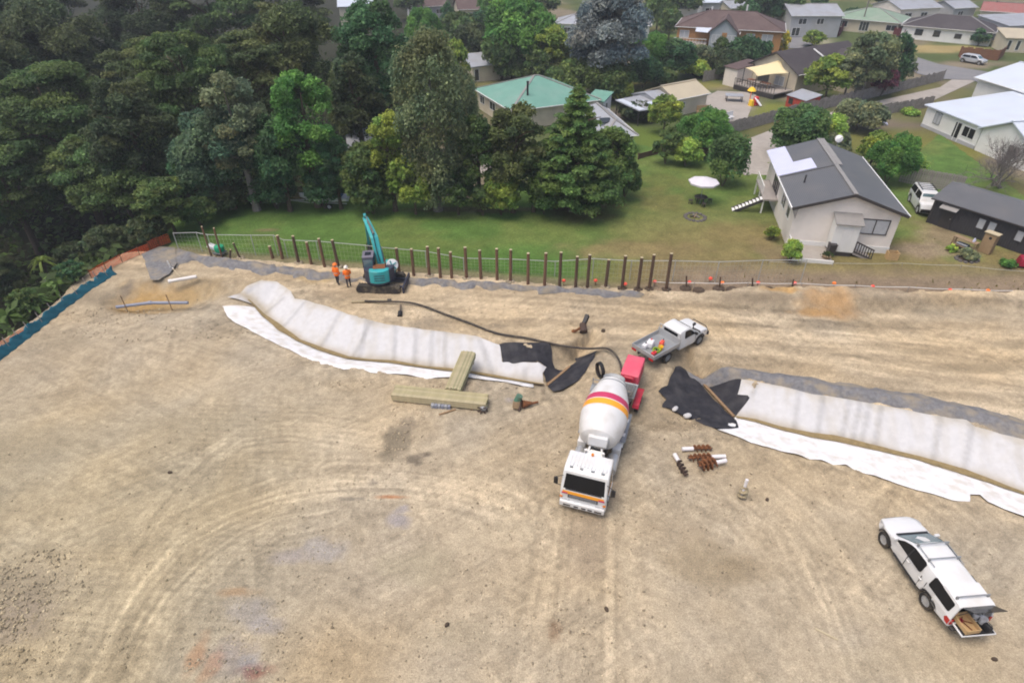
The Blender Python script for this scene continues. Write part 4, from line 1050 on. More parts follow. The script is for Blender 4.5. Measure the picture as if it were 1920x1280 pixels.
for px, top, b, w, tn, lb in ((30, 480, 570, 80, 'dark', 'dark shrub below the front bush trees at the left frame edge'), (150, 455, 500, 80, 'dark', 'dark shrub beside the pale cabbage tree'), (215, 425, 475, 100, 'dark', 'dark shrub above the teal fence end'), (285, 405, 455, 80, 'dark', 'dark shrub above the orange barrier mesh end'),
        (60, 540, 590, 60, 'mid', 'green shrub above the teal fence'), (140, 490, 530, 55, 'deepgreen', 'deep green shrub behind the middle of the teal fence'), (0, 590, 620, 40, 'fern', 'light green shrub at the left end of the teal fence')):
 bush(px, top, b, w, 'feather', tn, lb, group='undershrubs along the bush edge')
# the suburb
GS = 'garden trees among the houses'
S_ = 'garden shrubs among the houses'
T(978, 2, 142, 130, 'round', 'bright', 'large bright green round tree left of the blue grey tree', group=GS)
T(1140, -12, 178, 140, 'round', 'bluegrey', 'large blue grey gum tree in the middle of the suburb', group=GS)
T(1028, 52, 152, 78, 'round', 'yellow', 'yellow olive tree below the large bright green one', group=GS)
bush(842, 5, 75, 24, 'column', 'deepgreen', 'narrow dark conifer shrub below the top brown roof', group=S_)
T(862, 28, 92, 70, 'round', 'olive', 'olive tree between the top houses', group=GS)
T(895, 48, 128, 80, 'round', 'dark', 'dark round tree behind the pale grey shed', group=GS)
T(800, 20, 120, 60, 'round', 'bright', 'green tree right of the tall dark green one', group=GS)
T(850, 80, 190, 60, 'round', 'yellow', 'small yellow green tree left of the pale grey shed', group=GS)
T(1213, 66, 150, 62, 'round', 'bright', 'bright green tree right of the blue grey gum', group=GS)
T(1262, 76, 152, 66, 'round', 'deepgreen', 'deep green tree below the brown roofed brick house', group=GS)
T(1075, 118, 182, 90, 'round', 'mid', 'green tree behind the teal roof', group=GS)
bush(1130, 120, 186, 100, 'round', 'olive', 'broad olive shrub under the blue grey gum', group=S_)
bush(1060, 130, 180, 60, 'round', 'brownolive', 'brownish shrub right behind the teal roof ridge', group=S_)
bush(1195, 195, 225, 60, 'round', 'dark', 'dark shrub in front of the open carport', group=S_)
bush(1012, 95, 160, 50, 'round', 'olive', 'olive shrub behind the pale grey shed', group=S_)
T(1243, 182, 252, 56, 'round', 'yellow', 'small yellow green tree in front of the beige garage', group=GS)
T(1313, 210, 292, 86, 'round', 'bright', 'rounded green tree behind the clipped lawn shrub', group=GS)
bush(1247, 240, 308, 50, 'round', 'mid', 'upright green shrub on the timber retaining wall', group=S_)
bush(1285, 262, 312, 50, 'round', 'lime', 'lime green shrub on the timber retaining wall', group=S_)
bush(1354, 257, 350, 76, 'clip', 'clip', 'dense round clipped shrub at the top of the lawn', group=S_)
bush(1490, 205, 295, 105, 'round', 'clip', 'large green shrub behind the grey roofed house', group=S_)
bush(1540, 218, 290, 70, 'round', 'lime', 'pale leaved shrub behind the grey roofed house ridge', group=S_)
bush(1605, 193, 245, 80, 'round', 'grey', 'grey green shrub in front of the long paling fence', group=S_)
bush(1660, 258, 345, 78, 'round', 'bright', 'bright green shrub behind the right eave of the grey roofed house', group=S_)
bush(1705, 290, 325, 44, 'round', 'lime', 'small lime shrub at the paling fence behind the house', group=S_)
bush(1625, 250, 320, 50, 'round', 'yellow', 'yellow green shrub beside the satellite dish', group=S_)
bush(1555, 250, 300, 60, 'round', 'grey', 'grey shrub just behind the house ridge', group=S_)
T(1545, 108, 190, 76, 'round', 'yellow', 'yellow green tree right of the cream shade sail', group=GS)
T(1612, 58, 188, 80, 'round', 'willow', 'tall pale olive tree right of the dark brown roof', group=GS)
T(1662, 68, 172, 44, 'column', 'deepgreen', 'dark narrow tree beside the tall pale olive one', group=GS)
T(1580, 100, 190, 55, 'round', 'grey', 'grey green tree in front of the tall pale olive one', group=GS)
bush(1650, 125, 180, 40, 'round', 'maroon', 'maroon leaved shrub at the far end of the paling fence', group=S_)
bush(1690, 105, 158, 30, 'round', 'grey', 'small grey shrub at the road corner', group=S_)
T(1396, 74, 132, 76, 'round', 'deepgreen', 'dark green tree before the brick house wall', group=GS)
T(1355, 100, 145, 60, 'round', 'dark', 'dark tree left of the cream gable', group=GS)
bush(1465, 58, 96, 18, 'column', 'gold', 'golden upright conifer at the brick house corner', group=S_)
bush(1524, 58, 88, 38, 'round', 'yellow', 'yellow shrub on the far street corner', group=S_)
bush(1833, 56, 86, 28, 'round', 'deepgreen', 'small round shrub at the long white house', group=S_)
bush(1300, 112, 142, 60, 'round', 'lime', 'lime green shrub bed below the brick house deck', group=S_)
T(1345, 70, 130, 26, 'column', 'olive', 'slender olive tree at the brick house deck', group=GS)
T(1420, -25, 62, 60, 'round', 'deepgreen', 'dark tree behind the brown tiled ridge', group=GS)
T(1395, -12, 52, 50, 'round', 'mid', 'green tree behind the brown tiled roof', group=GS)
T(1470, -22, 60, 50, 'round', 'olive', 'olive tree left of the grey two storey house', group=GS)
T(1230, -12, 62, 60, 'round', 'olive', 'olive tree left of the brick house', group=GS)
for px, top, b, w, k, lb in ((1000, 60, 120, 60, 'mid', 'green tree between the bright round tree and the blue grey gum'), (1175, 70, 130, 50, 'deepgreen', 'dark tree at the right side of the blue grey gum'), (1085, 60, 130, 50, 'dark', 'dark tree in the shade left of the blue grey gum'),
 (960, 110, 150, 60, 'mid', 'green tree above the right end of the teal roof ridge'), (1150, 145, 190, 60, 'yellow', 'yellow green tree behind the open carport'), (1235, 130, 160, 50, 'mid', 'green tree behind the beige garage roof'), (830, 60, 110, 50, 'mid', 'green tree between the top brown roofs and the pale shed'),
 (915, 20, 70, 60, 'deepgreen', 'dark green tree left of the large bright round tree'), (1440, 5, 48, 40, 'mid', 'green tree behind the right end of the brown tile roof'), (1600, 18, 34, 30, 'deepgreen', 'dark tree behind the soft green roof')): T(px, top, b, w, 'round', k, lb, group=GS)
T(1253, 20, 75, 40, 'round', 'mid', 'small green tree at the brick house end', group=GS)
T(1015, -30, 40, 60, 'round', 'mid', 'green tree at the top frame edge above the blue grey gum', group=GS)
T(930, -25, 55, 60, 'round', 'bright', 'bright tree at the top frame edge above the bright round one', group=GS)
T(1525, -8, 45, 34, 'round', 'deepgreen', 'small dark tree before the grey two storey house', group=GS)
T(1660, -22, 22, 46, 'round', 'dark', 'dark tree at the top frame edge above the soft green roof', group=GS)
T(1280, -25, 36, 60, 'round', 'mid', 'green tree at the top frame edge above the brick house', group=GS)
T(1800, -24, 12, 40, 'round', 'yellow', 'yellow green tree at the top frame edge above the dark tiled roof', group=GS)
T(770, -30, 40, 50, 'round', 'olive', 'olive tree at the top frame edge left of the top brown roof', group=GS)
T(940, 60, 150, 70, 'round', 'olive', 'olive tree behind the right end of the pale grey shed', group=GS)
bush(1095, 95, 150, 60, 'round', 'dark', 'dark shrub at the foot of the blue grey gum', group=S_)
bush(1205, 110, 165, 60, 'round', 'deepgreen', 'dark green shrub right of the gum foot', group=S_)
T(1310, 85, 140, 40, 'round', 'grey', 'grey leaved tree below the brick house deck', group=GS)
bush(1480, 452, 492, 34, 'round', 'lime', 'white flowered shrub at the corner of the house patio', group=S_)
bush(1445, 425, 450, 26, 'round', 'yellow', 'low yellow green shrub at the house left wall', group=S_)
bush(1705, 205, 215, 30, 'round', 'lime', 'lime shrub beside the white roofed house', group=S_)

# a belt of far trees that closes the view behind the last roofs
def far_belt():
 r = np.random.default_rng(77); C, N, s, col = [], [], [], []
 for i in range(300):
  x = r.uniform(-260, 420); y = r.uniform(232, 330)
  w = r.uniform(5, 11); h = r.uniform(4, 10)
  n = 90; d = r.normal(size=(n, 3)); d /= np.linalg.norm(d, axis=1, keepdims=True); d[:, 2] = np.abs(d[:, 2])
  C.append(d * np.array((w / 2, w / 2, h)) + np.array((x, y, 0))); N.append(d + .5 * r.normal(size=(n, 3))); s.append(np.full(n, 1.5)); col.append(np.tile(np.array(TINTS[('mid', 'dark', 'olive', 'yellow')[i % 4]]) * r.uniform(.8, 1.4), (n, 1)))
 C, N, s, col = map(np.concatenate, (C, N, s, col))
 V = leaf_quads(C, N, s, r); n = len(C)
 o = mesh_np('far_trees', V.reshape(-1, 3), np.arange(n * 4).reshape(n, 4), M['leaf'], np.repeat(col, 4, 0), attr='tint')
 tag(o, 'mass of distant trees beyond the last houses', 'trees', kind='stuff')
far_belt()

# undergrowth on the floor of the bush, a closed leafy mass nobody could count
def undergrowth():
 r = np.random.default_rng(5); n = 45000
 x = r.uniform(-120, 2, n); y = r.uniform(30, 150, n)
 d, t, s = seg_near(x, y, EDGE)
 ok = (((d * s > 2.0) & (s > 0)) | ((y > 59.5) & (x < -4 - .05 * (y - 60)))) & (np.abs(x) < 20 + y * 1.1)
 x, y = x[ok], y[ok]
 z = H(x, y) + r.random(len(x)) ** 2 * 1.6 + .1
 C = np.column_stack([x, y, z]); N = r.normal(size=C.shape) * .6 + np.array((0, 0, .8))
 V = leaf_quads(C, N, .35 + .35 * r.random(len(x)), r); k = len(C)
 col = np.array(TINTS['mid'])[None] * (.7 + .9 * r.random(k))[:, None] * (1 + (r.random(k) < .1)[:, None] * np.array((.9, 1.1, .3)))
 o = mesh_np('undergrowth', V.reshape(-1, 3), np.arange(k * 4).reshape(k, 4), M['leaf'], np.repeat(col, 4, 0), attr='tint')
 tag(o, 'dark leafy undergrowth covering the floor of the bush', 'undergrowth', kind='stuff')
undergrowth()

# rough grass along the fences and round the house
def tufts():
 r = np.random.default_rng(9); n = 15000
 x = r.uniform(-31, 56, n); y = r.uniform(40, 74, n)
 e = y - north_y(x)
 keep = (e > .4) & in_poly(x, y, LAWN) & (r.random(n) < np.where(e < 2.2, np.where(x < 8, .9, .35), .08))
 x, y = x[keep], y[keep]; e = e[keep]; k = len(x)
 h = (.05 + .16 * r.random(k) ** 3) * np.where(e < 2.5, 1.6, .6)
 a = r.random(k) * PI; w = .05 + .06 * r.random(k)
 z = H(x, y) + .03
 dx, dy = np.cos(a) * w, np.sin(a) * w; lx, ly = r.normal(size=k) * h * .4, r.normal(size=k) * h * .4
 V = np.stack([np.column_stack([x - dx, y - dy, z]), np.column_stack([x + dx, y + dy, z]), np.column_stack([x + lx, y + ly, z + h])], 1)
 g = np.where((x > 6)[:, None], np.array((.26, .22, .09)), np.array((.11, .17, .035))) * (.6 + .9 * r.random(k))[:, None]
 o = mesh_np('grass', V.reshape(-1, 3), np.arange(k * 3).reshape(k, 3), M['leaf'], np.repeat(g, 3, 0), attr='tint')
 tag(o, 'rough grass tufts on the lawn and along the wire fence', 'grass', kind='stuff')
tufts()

# cabbage tree and ferns at the bush edge
def fronds(px, b, n, L, droop, tint, h, label, cat, name, group=None, wd=.16, seed=1):
 r = np.random.default_rng(seed); x, y, z = ground_at(px, b)
 o = thing(name, label, cat, (x, y, z), 0, group); C, N, s = [], [], []; V = []; col = []
 for i in range(n):
  an = 2 * PI * i / n + r.normal() * .3; el = r.uniform(.1, 1.1); segs = 7
  d = np.array((math.cos(an), math.sin(an), 0)); p = np.array((0, 0, h), float); side = np.array((-d[1], d[0], 0)); pr = None
  cc = np.array(TINTS[tint]) * r.uniform(.7, 1.3)
  for k in range(segs + 1):
   f = k / segs; q = p + d * L * f * math.cos(el) + np.array((0, 0, L * (f * math.sin(el) - droop * f * f)))
   w_ = wd * (math.sin(PI * min(.98, .12 + .88 * f)) ** .7)
   cur = (q - side * w_, q + side * w_)
   if pr is not None: V += [pr[0], pr[1], cur[1], cur[0]]; col += [cc] * 4
   pr = cur
 mesh_np('fronds', np.array(V), np.arange(len(V)).reshape(-1, 4), M['leaf'], np.array(col), o, attr='tint')
 m = MB(); m.tube([(0, 0, 0), (.03, .02, h * .5), (0, 0, h + .05)], [.13, .11, .12], 8); m.build('trunk', M['bark'], o)
fronds(98, 532, 46, 1.5, .75, 'lime', 2.6, 'pale yellow green cabbage tree at the edge of the bush', 'cabbage tree', 'cabbage_tree', seed=4, wd=.07)
for i, (px, b, L, lb) in enumerate(((24, 612, 1.5, 'light green tree fern nearest the left frame edge'), (68, 585, 1.4, 'light green tree fern above the middle of the teal fence'), (8, 570, 1.7, 'tree fern behind the others at the left frame edge'), (112, 548, 1.2, 'small tree fern right of its neighbours above the teal fence'))):
 fronds(px, b, 18, L, .55, 'fern', 1.0, lb, 'tree fern', 'tree_fern', 'tree ferns at the bush edge', .22, 20 + i)
# leafless tree before the white house
def bare_tree():
 r = np.random.default_rng(12); x, y, z = ground_at(1868, 352); o = thing('bare_tree', 'leafless grey tree in front of the white roofed house', 'tree', (x, y, z))
 m = MB(); tw = MB()
 def grow(p, d, L, rad, lv):
  q = p + d * L; mid = p + d * L * .5 + Vector(r.normal(size=3)) * L * .05
  (m if lv < 3 else tw).tube([p, mid, q], [rad, rad * .85, rad * .65], 6 if lv < 2 else 3)
  if lv >= 5: return
  for k in range(4 if lv == 0 else 3 if lv < 4 else 2):
   nd = (d + Vector(r.normal(size=3)) * .48 + Vector((0, 0, .12))).normalized()
   grow(q if k else mid, nd, L * r.uniform(.62, .85), rad * .6, lv + 1)
 for k in range(8): grow(Vector((r.normal() * .5, r.normal() * .5, 0)), Vector((r.normal() * .7, r.normal() * .7, 1)).normalized(), 1.75, .10, 0)
 M['twig'] = mat('grey_twigs', (.17, .15, .145), .9, .2, 5)
 m.build('trunk', M['greybark'], o); tw.build('twigs', M['twig'], o)
bare_tree()
# ------------------------------------------------------------------ buildings
def window(parent, p, ax, w, h, frame='trim', pane='glass', t=.07, split=1, label=None):
 """window standing on a wall: p = lower left corner, ax = unit vector along the wall, outward normal = ax turned right"""
 ax = Vector(ax).normalized(); nrm = Vector((ax.y, -ax.x, 0)); p = Vector(p); up = Vector((0, 0, 1))
 f = MB(); b = .07
 def bar(u0, u1, v0, v1, d0, d1, m):
  vs = [p + ax * u + up * v + nrm * d for d in (d0, d1) for u, v in ((u0, v0), (u1, v0), (u1, v1), (u0, v1))]
  m.add(vs, [(0, 1, 2, 3), (7, 6, 5, 4), (0, 4, 5, 1), (1, 5, 6, 2), (2, 6, 7, 3), (3, 7, 4, 0)])
 bar(0, w, 0, b, -.04, t, f); bar(0, w, h - b, h, -.04, t, f); bar(0, b, b, h - b, -.04, t, f); bar(w - b, w, b, h - b, -.04, t, f)
 for k in range(1, split): bar(w * k / split - b / 2, w * k / split + b / 2, b, h - b, -.04, t, f)
 fo = f.build('window', M[frame], parent, smooth=False)
 for k in range(split):
  g = MB(); bar(w * k / split + b * .5, w * (k + 1) / split - b * .5, b, h - b, -.03, t * .45, g)
  g.build('pane', M[pane], fo, smooth=False)
 if label: fo['label'] = label
 return fo
def door(parent, p, ax, w, h, m='trim'):
 ax = Vector(ax).normalized(); nrm = Vector((ax.y, -ax.x, 0)); p = Vector(p); up = Vector((0, 0, 1)); b = MB()
 vs = [p + ax * u + up * v + nrm * d for d in (-.03, .05) for u, v in ((0, 0), (w, 0), (w, h), (0, h))]
 b.add(vs, [(0, 1, 2, 3), (7, 6, 5, 4), (0, 4, 5, 1), (1, 5, 6, 2), (2, 6, 7, 3), (3, 7, 4, 0)])
 o = b.build('door', M[m], parent, smooth=False)
 k = MB(); q = p + ax * (w * .85) + up * 1.0 + nrm * .06; k.cyl(q, q + nrm * .06, .04, n=8); k.build('handle', M['wire'], o)
 return o
def block(o, x0, y0, W_, D, eave, rise, ridge, wallm, roofm, over=.45, thick=.13, cap=None, wall_name='wall', zb=-.5):
 """walls and roof of one rectangular block in the local frame of thing o"""
 x1, y1 = x0 + W_, y0 + D; w = MB(); e = eave
 if ridge == 'y':      # gable faces the front
  w.prism([(x0, zb), (x1, zb), (x1, e), ((x0 + x1) / 2, e + rise - .08), (x0, e)], y0, y1, 'y')
 elif ridge == 'x':
  w.prism([(y0, zb), (y1, zb), (y1, e), ((y0 + y1) / 2, e + rise - .08), (y0, e)], x0, x1, 'x')
 elif ridge == 'mono':   # falls to the front
  w.prism([(y0, zb), (y1, zb), (y1, e + rise - .05), (y0, e - .02)], x0, x1, 'x')
 else:
  w.box(((x0 + x1) / 2, (y0 + y1) / 2, (e + zb) / 2), (W_, D, e - zb))
 wo = w.build(wall_name, M[wallm], o, smooth=False)
 a, b, c, d = x0 - over, x1 + over, y0 - over, y1 + over
 sl = rise / ((W_ if ridge == 'y' else D) / 2); ze = e - sl * over + thick
 r = MB(); capm = MB(); zr = e + rise + thick
 if ridge == 'y':
  m = (x0 + x1) / 2
  r.slab([[(a, c, ze), (m, c, zr), (m, d, zr), (a, d, ze)], [(m, c, zr), (b, c, ze), (b, d, ze), (m, d, zr)]], thick)
  capm.bar((m, c - .02, zr + .02), (m, d + .02, zr + .02), .34, .08)
 elif ridge == 'x':
  m = (y0 + y1) / 2
  r.slab([[(a, c, ze), (b, c, ze), (b, m, zr), (a, m, zr)], [(a, m, zr), (b, m, zr), (b, d, ze), (a, d, ze)]], thick)
  capm.bar((a - .02, m, zr + .02), (b + .02, m, zr + .02), .34, .08)
 elif ridge == 'mono':
  sl = rise / D; r.slab([[(a, c, e - sl * over + thick), (b, c, e - sl * over + thick), (b, d, e + rise + sl * over + thick), (a, d, e + rise + sl * over + thick)]], thick)
 else:
  if W_ >= D:
   h = D / 2; m = (y0 + y1) / 2; p, q = (x0 + h, m, zr), (x1 - h, m, zr) if W_ - D > .3 else (x0 + h + .15, m, zr)
   r.slab([[(a, c, ze), (b, c, ze), q, p], [(b, c, ze), (b, d, ze), q], [(b, d, ze), (a, d, ze), p, q], [(a, d, ze), (a, c, ze), p]], thick)
   hips = [((a, c, ze), p), ((a, d, ze), p), ((b, c, ze), q), ((b, d, ze), q), (p, q)]
  else:
   h = W_ / 2; m = (x0 + x1) / 2; p, q = (m, y0 + h, zr), (m, y1 - h, zr)
   r.slab([[(a, c, ze), (b, c, ze), p], [(b, c, ze), (b, d, ze), q, p], [(b, d, ze), (a, d, ze), q], [(a, d, ze), (a, c, ze), p, q]], thick)
   hips = [((a, c, ze), p), ((b, c, ze), p), ((a, d, ze), q), ((b, d, ze), q), (p, q)]
  for u, v in hips: capm.bar(Vector(u) + Vector((0, 0, .02)), Vector(v) + Vector((0, 0, .02)), .28, .08)
 ro = r.build('roof', M[roofm], o, smooth=False)
 if cap and capm.v: capm.build('ridge_cap', M[cap], ro, smooth=False)
 # gutter along the eaves
 g = MB()
 if ridge in ('y', 'hip'):
  g.bar((a - .05, c, ze - .06), (a - .05, d, ze - .06), .1, .1); g.bar((b + .05, c, ze - .06), (b + .05, d, ze - .06), .1, .1)
 if ridge in ('x', 'hip'): g.bar((a, c - .05, ze - .06), (b, c - .05, ze - .06), .1, .1)
 if g.v: g.build('gutter', M['whitetrim'] if wallm != 'darkwall' else M['trim'], ro, smooth=False)
 return wo, ro
def place(FL, FR, ze, name, label, cat='house', group=None, base=None):
 """thing whose local x runs along the eave seen from photo point FL to FR at height ze"""
 a = Vector(unproject(*FL, ze)); b = Vector(unproject(*FR, ze)); d = b - a
 z = h1(a.x, a.y) if base is None else base
 o = thing(name, label, cat, (a.x, a.y, z), math.atan2(d.y, d.x), group)
 return o, d.length, z
GH = 'houses of the suburb behind the site'
def house(FL, FR, ze, D, rise, ridge, wallm, roofm, label, wins=(), cat='house', name='house', over=.4, cap='capmetal', group=GH, frame='whitetrim', pane='glass', rev=False):
 o, L, z = place(FL, FR, ze + .3, name, label, cat, group)
 block(o, over, over, L - 2 * over, D - 2 * over, ze + .3 - z, rise, ridge, wallm, roofm, over, cap=cap)
 for f, u, w, v, h, sp in wins:
  if f == 'f': window(o, (u, over, v), (1, 0, 0), w, h, frame, pane, split=sp)
  elif f == 'l': window(o, (over, over + u + w, v), (0, -1, 0), w, h, frame, pane, split=sp)
  elif f == 'r': window(o, (L - over, over + u, v), (0, 1, 0), w, h, frame, pane, split=sp)
  elif f == 'd': door(o, (u, over, 0), (1, 0, 0), w, h)
 return o, L
# ---- the near house with the grey gable roof
def main_house():
 z0 = .3; ev = 3.75
 R_ = Vector(unproject(1706, 405, z0 + ev)); L_ = Vector(unproject(1480, 387, z0 + ev + .55))
 u = Vector((.982, -.19)); u.normalize(); v = Vector((-u.y, u.x))
 o = thing('house', 'pale weatherboard house with grey gable roof and white enclosed porch', 'house', (R_.x - u.x * 9.0, R_.y - u.y * 9.0, z0), math.atan2(u.y, u.x), GH)
 Wd, D, ov = 9.0, 14.6, .42
 block(o, ov, ov, Wd - 2 * ov, D - 2 * ov, ev, 1.35, 'y', 'whitewall', 'roofgrey', ov, .14, 'capmetal', zb=0)
 # skirting and dark barge boards
 m = MB(); sl = 1.35 / ((Wd - 2 * ov) / 2)
 for s in (0, 1):
  x0 = Wd * s; m.bar((x0, -.03, ev - sl * ov + .02), (Wd / 2, -.03, ev + 1.35 + .04), .05, .24)
 m.build('barge_board', M['trim'], o, smooth=False)
 m = MB(); m.box((Wd / 2, ov - .03, .35), (Wd - 2 * ov + .04, .05, .7)); m.build('base_board', M['whitetrim'], o, smooth=False)
 window(o, (Wd - 3.25, ov, 1.75), (1, 0, 0), 2.2, 1.35, 'trim', 'blind', .08, 2)
 # pale translucent sheets let into the left slope
 P = MB(); th = .17
 def rz(x): return ev + sl * (x - ov) + th + .02
 def sheet(x0, x1, y0, y1):
  P.slab([[(x0, y0, rz(x0)), (x1, y0, rz(x1)), (x1, y1, rz(x1)), (x0, y1, rz(x0))]], .04)
 sheet(-.08, 1.55, 7.3, 14.62); sheet(1.55, 3.05, 7.3, 9.9)
 P.build('translucent_sheet', M['polyroof'], o, smooth=False)
 # step between the two lengths of ridge
 m = MB(); m.bar((Wd / 2 + .32, 7.0, ev + 1.35 + .18), (Wd / 2 + .32, D, ev + 1.35 + .18), .42, .07); m.build('ridge_cap', M['capmetal'], o, smooth=False)
 m = MB(); m.slab([[(0, 6.9, rz(0) + .03), (Wd / 2, 6.9, rz(Wd / 2) + .03), (Wd / 2, 7.05, rz(Wd / 2) + .03), (0, 7.05, rz(0) + .03)]], .08); m.build('roof_lap', M['roofgrey'], o, smooth=False)
 m = MB(); m.cyl((1.6, 4.6, rz(1.6) - .1), (1.6, 4.6, rz(1.6) + .55), .07, n=10); m.cyl((1.6, 4.6, rz(1.6) + .55), (1.6, 4.6, rz(1.6) + .65), .11, .05, n=10); m.build('vent_pipe', M['chassis'], o)
 # enclosed porch with a small roof of its own
 px0, px1 = 3.55, 5.45
 p = MB(); p.box(((px0 + px1) / 2, ov - .62, 1.75), (px1 - px0, 1.2, 2.55)); pw = p.build('porch', M['brightwall'], o, smooth=False)
 r = MB(); r.slab([[(px0 - .15, ov - 1.45, 3.02), (px1 + .15, ov - 1.45, 3.02), (px1 + .15, ov + .02, 3.5), (px0 - .15, ov + .02, 3.5)]], .08); r.build('porch_roof', M['capmetal'], pw, smooth=False)
 d = MB(); d.box(((px0 + px1) / 2 + .1, ov - 1.235, 1.55), (.85, .04, 2.0)); d.build('door', M['whitetrim'], pw, smooth=False)
 b = MB(); b.box(((px0 + px1) / 2, ov - .62, .24), (px1 - px0 - .2, 1.15, .44)); b.build('porch_base', M['trim'], pw, smooth=False)
 # porch steps with dark rails going down to the right
 st = MB()
 for k in range(5): st.box((px1 + .2 + k * .28, ov - .75, .55 - k * .1 - .05), (.3, .95, .06))
 st.bar((px1 + .05, ov - 1.22, .45), (px1 + 1.45, ov - 1.22, -.02), .06, .2); st.build('steps', M['deck'], o, smooth=False)
 rl = MB()
 rl.bar((px1 + .05, ov - 1.24, 1.5), (px1 + 1.6, ov - 1.24, .85), .07, .1); rl.bar((px1 + .05, ov - 1.24, .6), (px1 + 1.6, ov - 1.24, .05), .06, .1)
 for k in range(8): x = px1 + .08 + k * .21; rl.bar((x, ov - 1.24, .55 - k * .07), (x, ov - 1.24, 1.47 - k * .088), .13, .04)
 rl.build('rail', M['trim'], o, smooth=False)
 # low paved patio at the left front
 pt = MB(); pt.box((2.0, -1.0, .16), (3.2, 2.8, .32)); po = pt.build('patio', M['concrete'], o, smooth=False)
 k = MB(); k.box((2.0, -2.44, .18), (3.3, .1, .42)); k.build('kerb', M['whitetrim'], po, smooth=False)
 k = MB()
 for i in range(5): k.bar((.42, -2.4 + i * .62, .3), (.42, -2.4 + i * .62, 1.25), .06)
 k.bar((.42, -2.4, 1.25), (.42, .1, 1.25), .07); k.bar((.42, -2.4, .75), (.42, .1, .75), .04); k.build('handrail', M['whitetrim'], po, smooth=False)
 # bracket under the left eave
 k = MB(); k.prism([(-.02, ev - .05), (.5, ev + .05), (.42, ev - 1.0)], -.02, .10, 'y'); k.build('eave_bracket', M['capmetal'], o, smooth=False)
 # deck, rail and flight of white steps on the left side
 dk = MB(); dk.box((-.25, 9.6, 1.5), (1.3, 5.2, .16)); do = dk.build('deck', M['deck'], o, smooth=False)
 for yy in (7.2, 9.6, 12.0):
  q = MB(); q.box((-.82, yy, .75), (.12, .12, 1.5)); q.build('deck_post', M['whitetrim'], do, smooth=False)
 q = MB(); q.bar((-.86, 8.2, 2.4), (-.86, 12.2, 2.4), .07)
 for i in range(9): q.bar((-.86, 8.25 + i * .48, 1.55), (-.86, 8.25 + i * .48, 2.4), .045)
 q.build('deck_rail', M['whitetrim'], do, smooth=False)
 for i in range(9):
  t = MB(); t.box((-1.0 - i * .29, 7.5, 1.42 - i * .165), (.25, .9, .05)); t.build('step', M['whitetrim'], o, smooth=False)
 s2 = MB()
 for yy in (7.03, 7.97): s2.bar((-.9, yy, 1.42), (-3.55, yy, -.05), .06, .26)
 s2.build('stringer', M['trim'], o, smooth=False)
 window(o, (ov, 5.6, 1.8), (0, -1, 0), 1.6, 1.2, 'whitetrim', 'glass', .07, 2); window(o, (ov, 10.4, 1.65), (0, -1, 0), 2.4, 1.9, 'trim', 'glass', .07, 3); window(o, (ov, 3.0, 1.8), (0, -1, 0), 1.2, 1.1, 'whitetrim', 'glass', .07, 1)
 # satellite dish on the far right roof edge
 d = thing('satellite_dish', 'white satellite dish on the far edge of the grey gable roof', 'dish', o.matrix_basis @ Vector((Wd - 2.7, D - .3, ev + .95)), 0)
 k = MB(); k.lathe([(.02, .12), (.18, .09), (.34, 0), (.36, .02), (.18, .13), (.02, .15)], 16, Matrix.Translation((0, 0, .75)) @ Matrix.Rotation(R(62), 4, 'X') @ Matrix.Rotation(R(-20), 4, 'Y')); k.build('reflector', M['whiteplastic'], d)
 k = MB(); k.tube([(0, 0, -.1), (0, .02, .75)], .035, 6); k.build('mast', M['wire'], d)
 k = MB(); k.tube([(0, 0, .72), (0, -.45, .95)], .02, 5); k.box((0, -.47, .97), (.09, .1, .09)); k.build('feed_arm', M['wire'], d)
 return o
HM = main_house()
# ---- long charcoal shed at the right edge
def dark_shed():
 ze = 2.75
 o, L, z = place((1747, 371), (1920, 425), ze, 'shed', 'long charcoal shed with grey roof at the right frame edge', 'shed')
 L = 15.0; D = 6.2
 block(o, .3, .3, L - .6, D - .6, ze - z, .75, 'x', 'darkwall', 'roofgrey', .3, .1, None, zb=-.4)
 e = ze - z
 door(o, (1.25, .3, 0), (1, 0, 0), .95, 2.0, 'trim')
 m = MB(); m.slab([[(1.05, -.45, 1.98), (2.5, -.45, 1.98), (2.5, .28, 2.3), (1.05, .28, 2.3)]], .07); m.build('door_awning', M['capmetal'], o, smooth=False)
 for u in (4.1, 4.95, 7.1, 7.95, 8.85, 9.8, 10.8): window(o, (u, .3, .95), (1, 0, 0), .68, 1.0, 'trim', 'blind', .06, 1)
 m = MB()
 for u in (.3, L - .3): m.box((u, .26, e / 2), (.12, .08, e))
 m.build('corner_board', M['trim'], o, smooth=False)
 return o
HS = dark_shed()
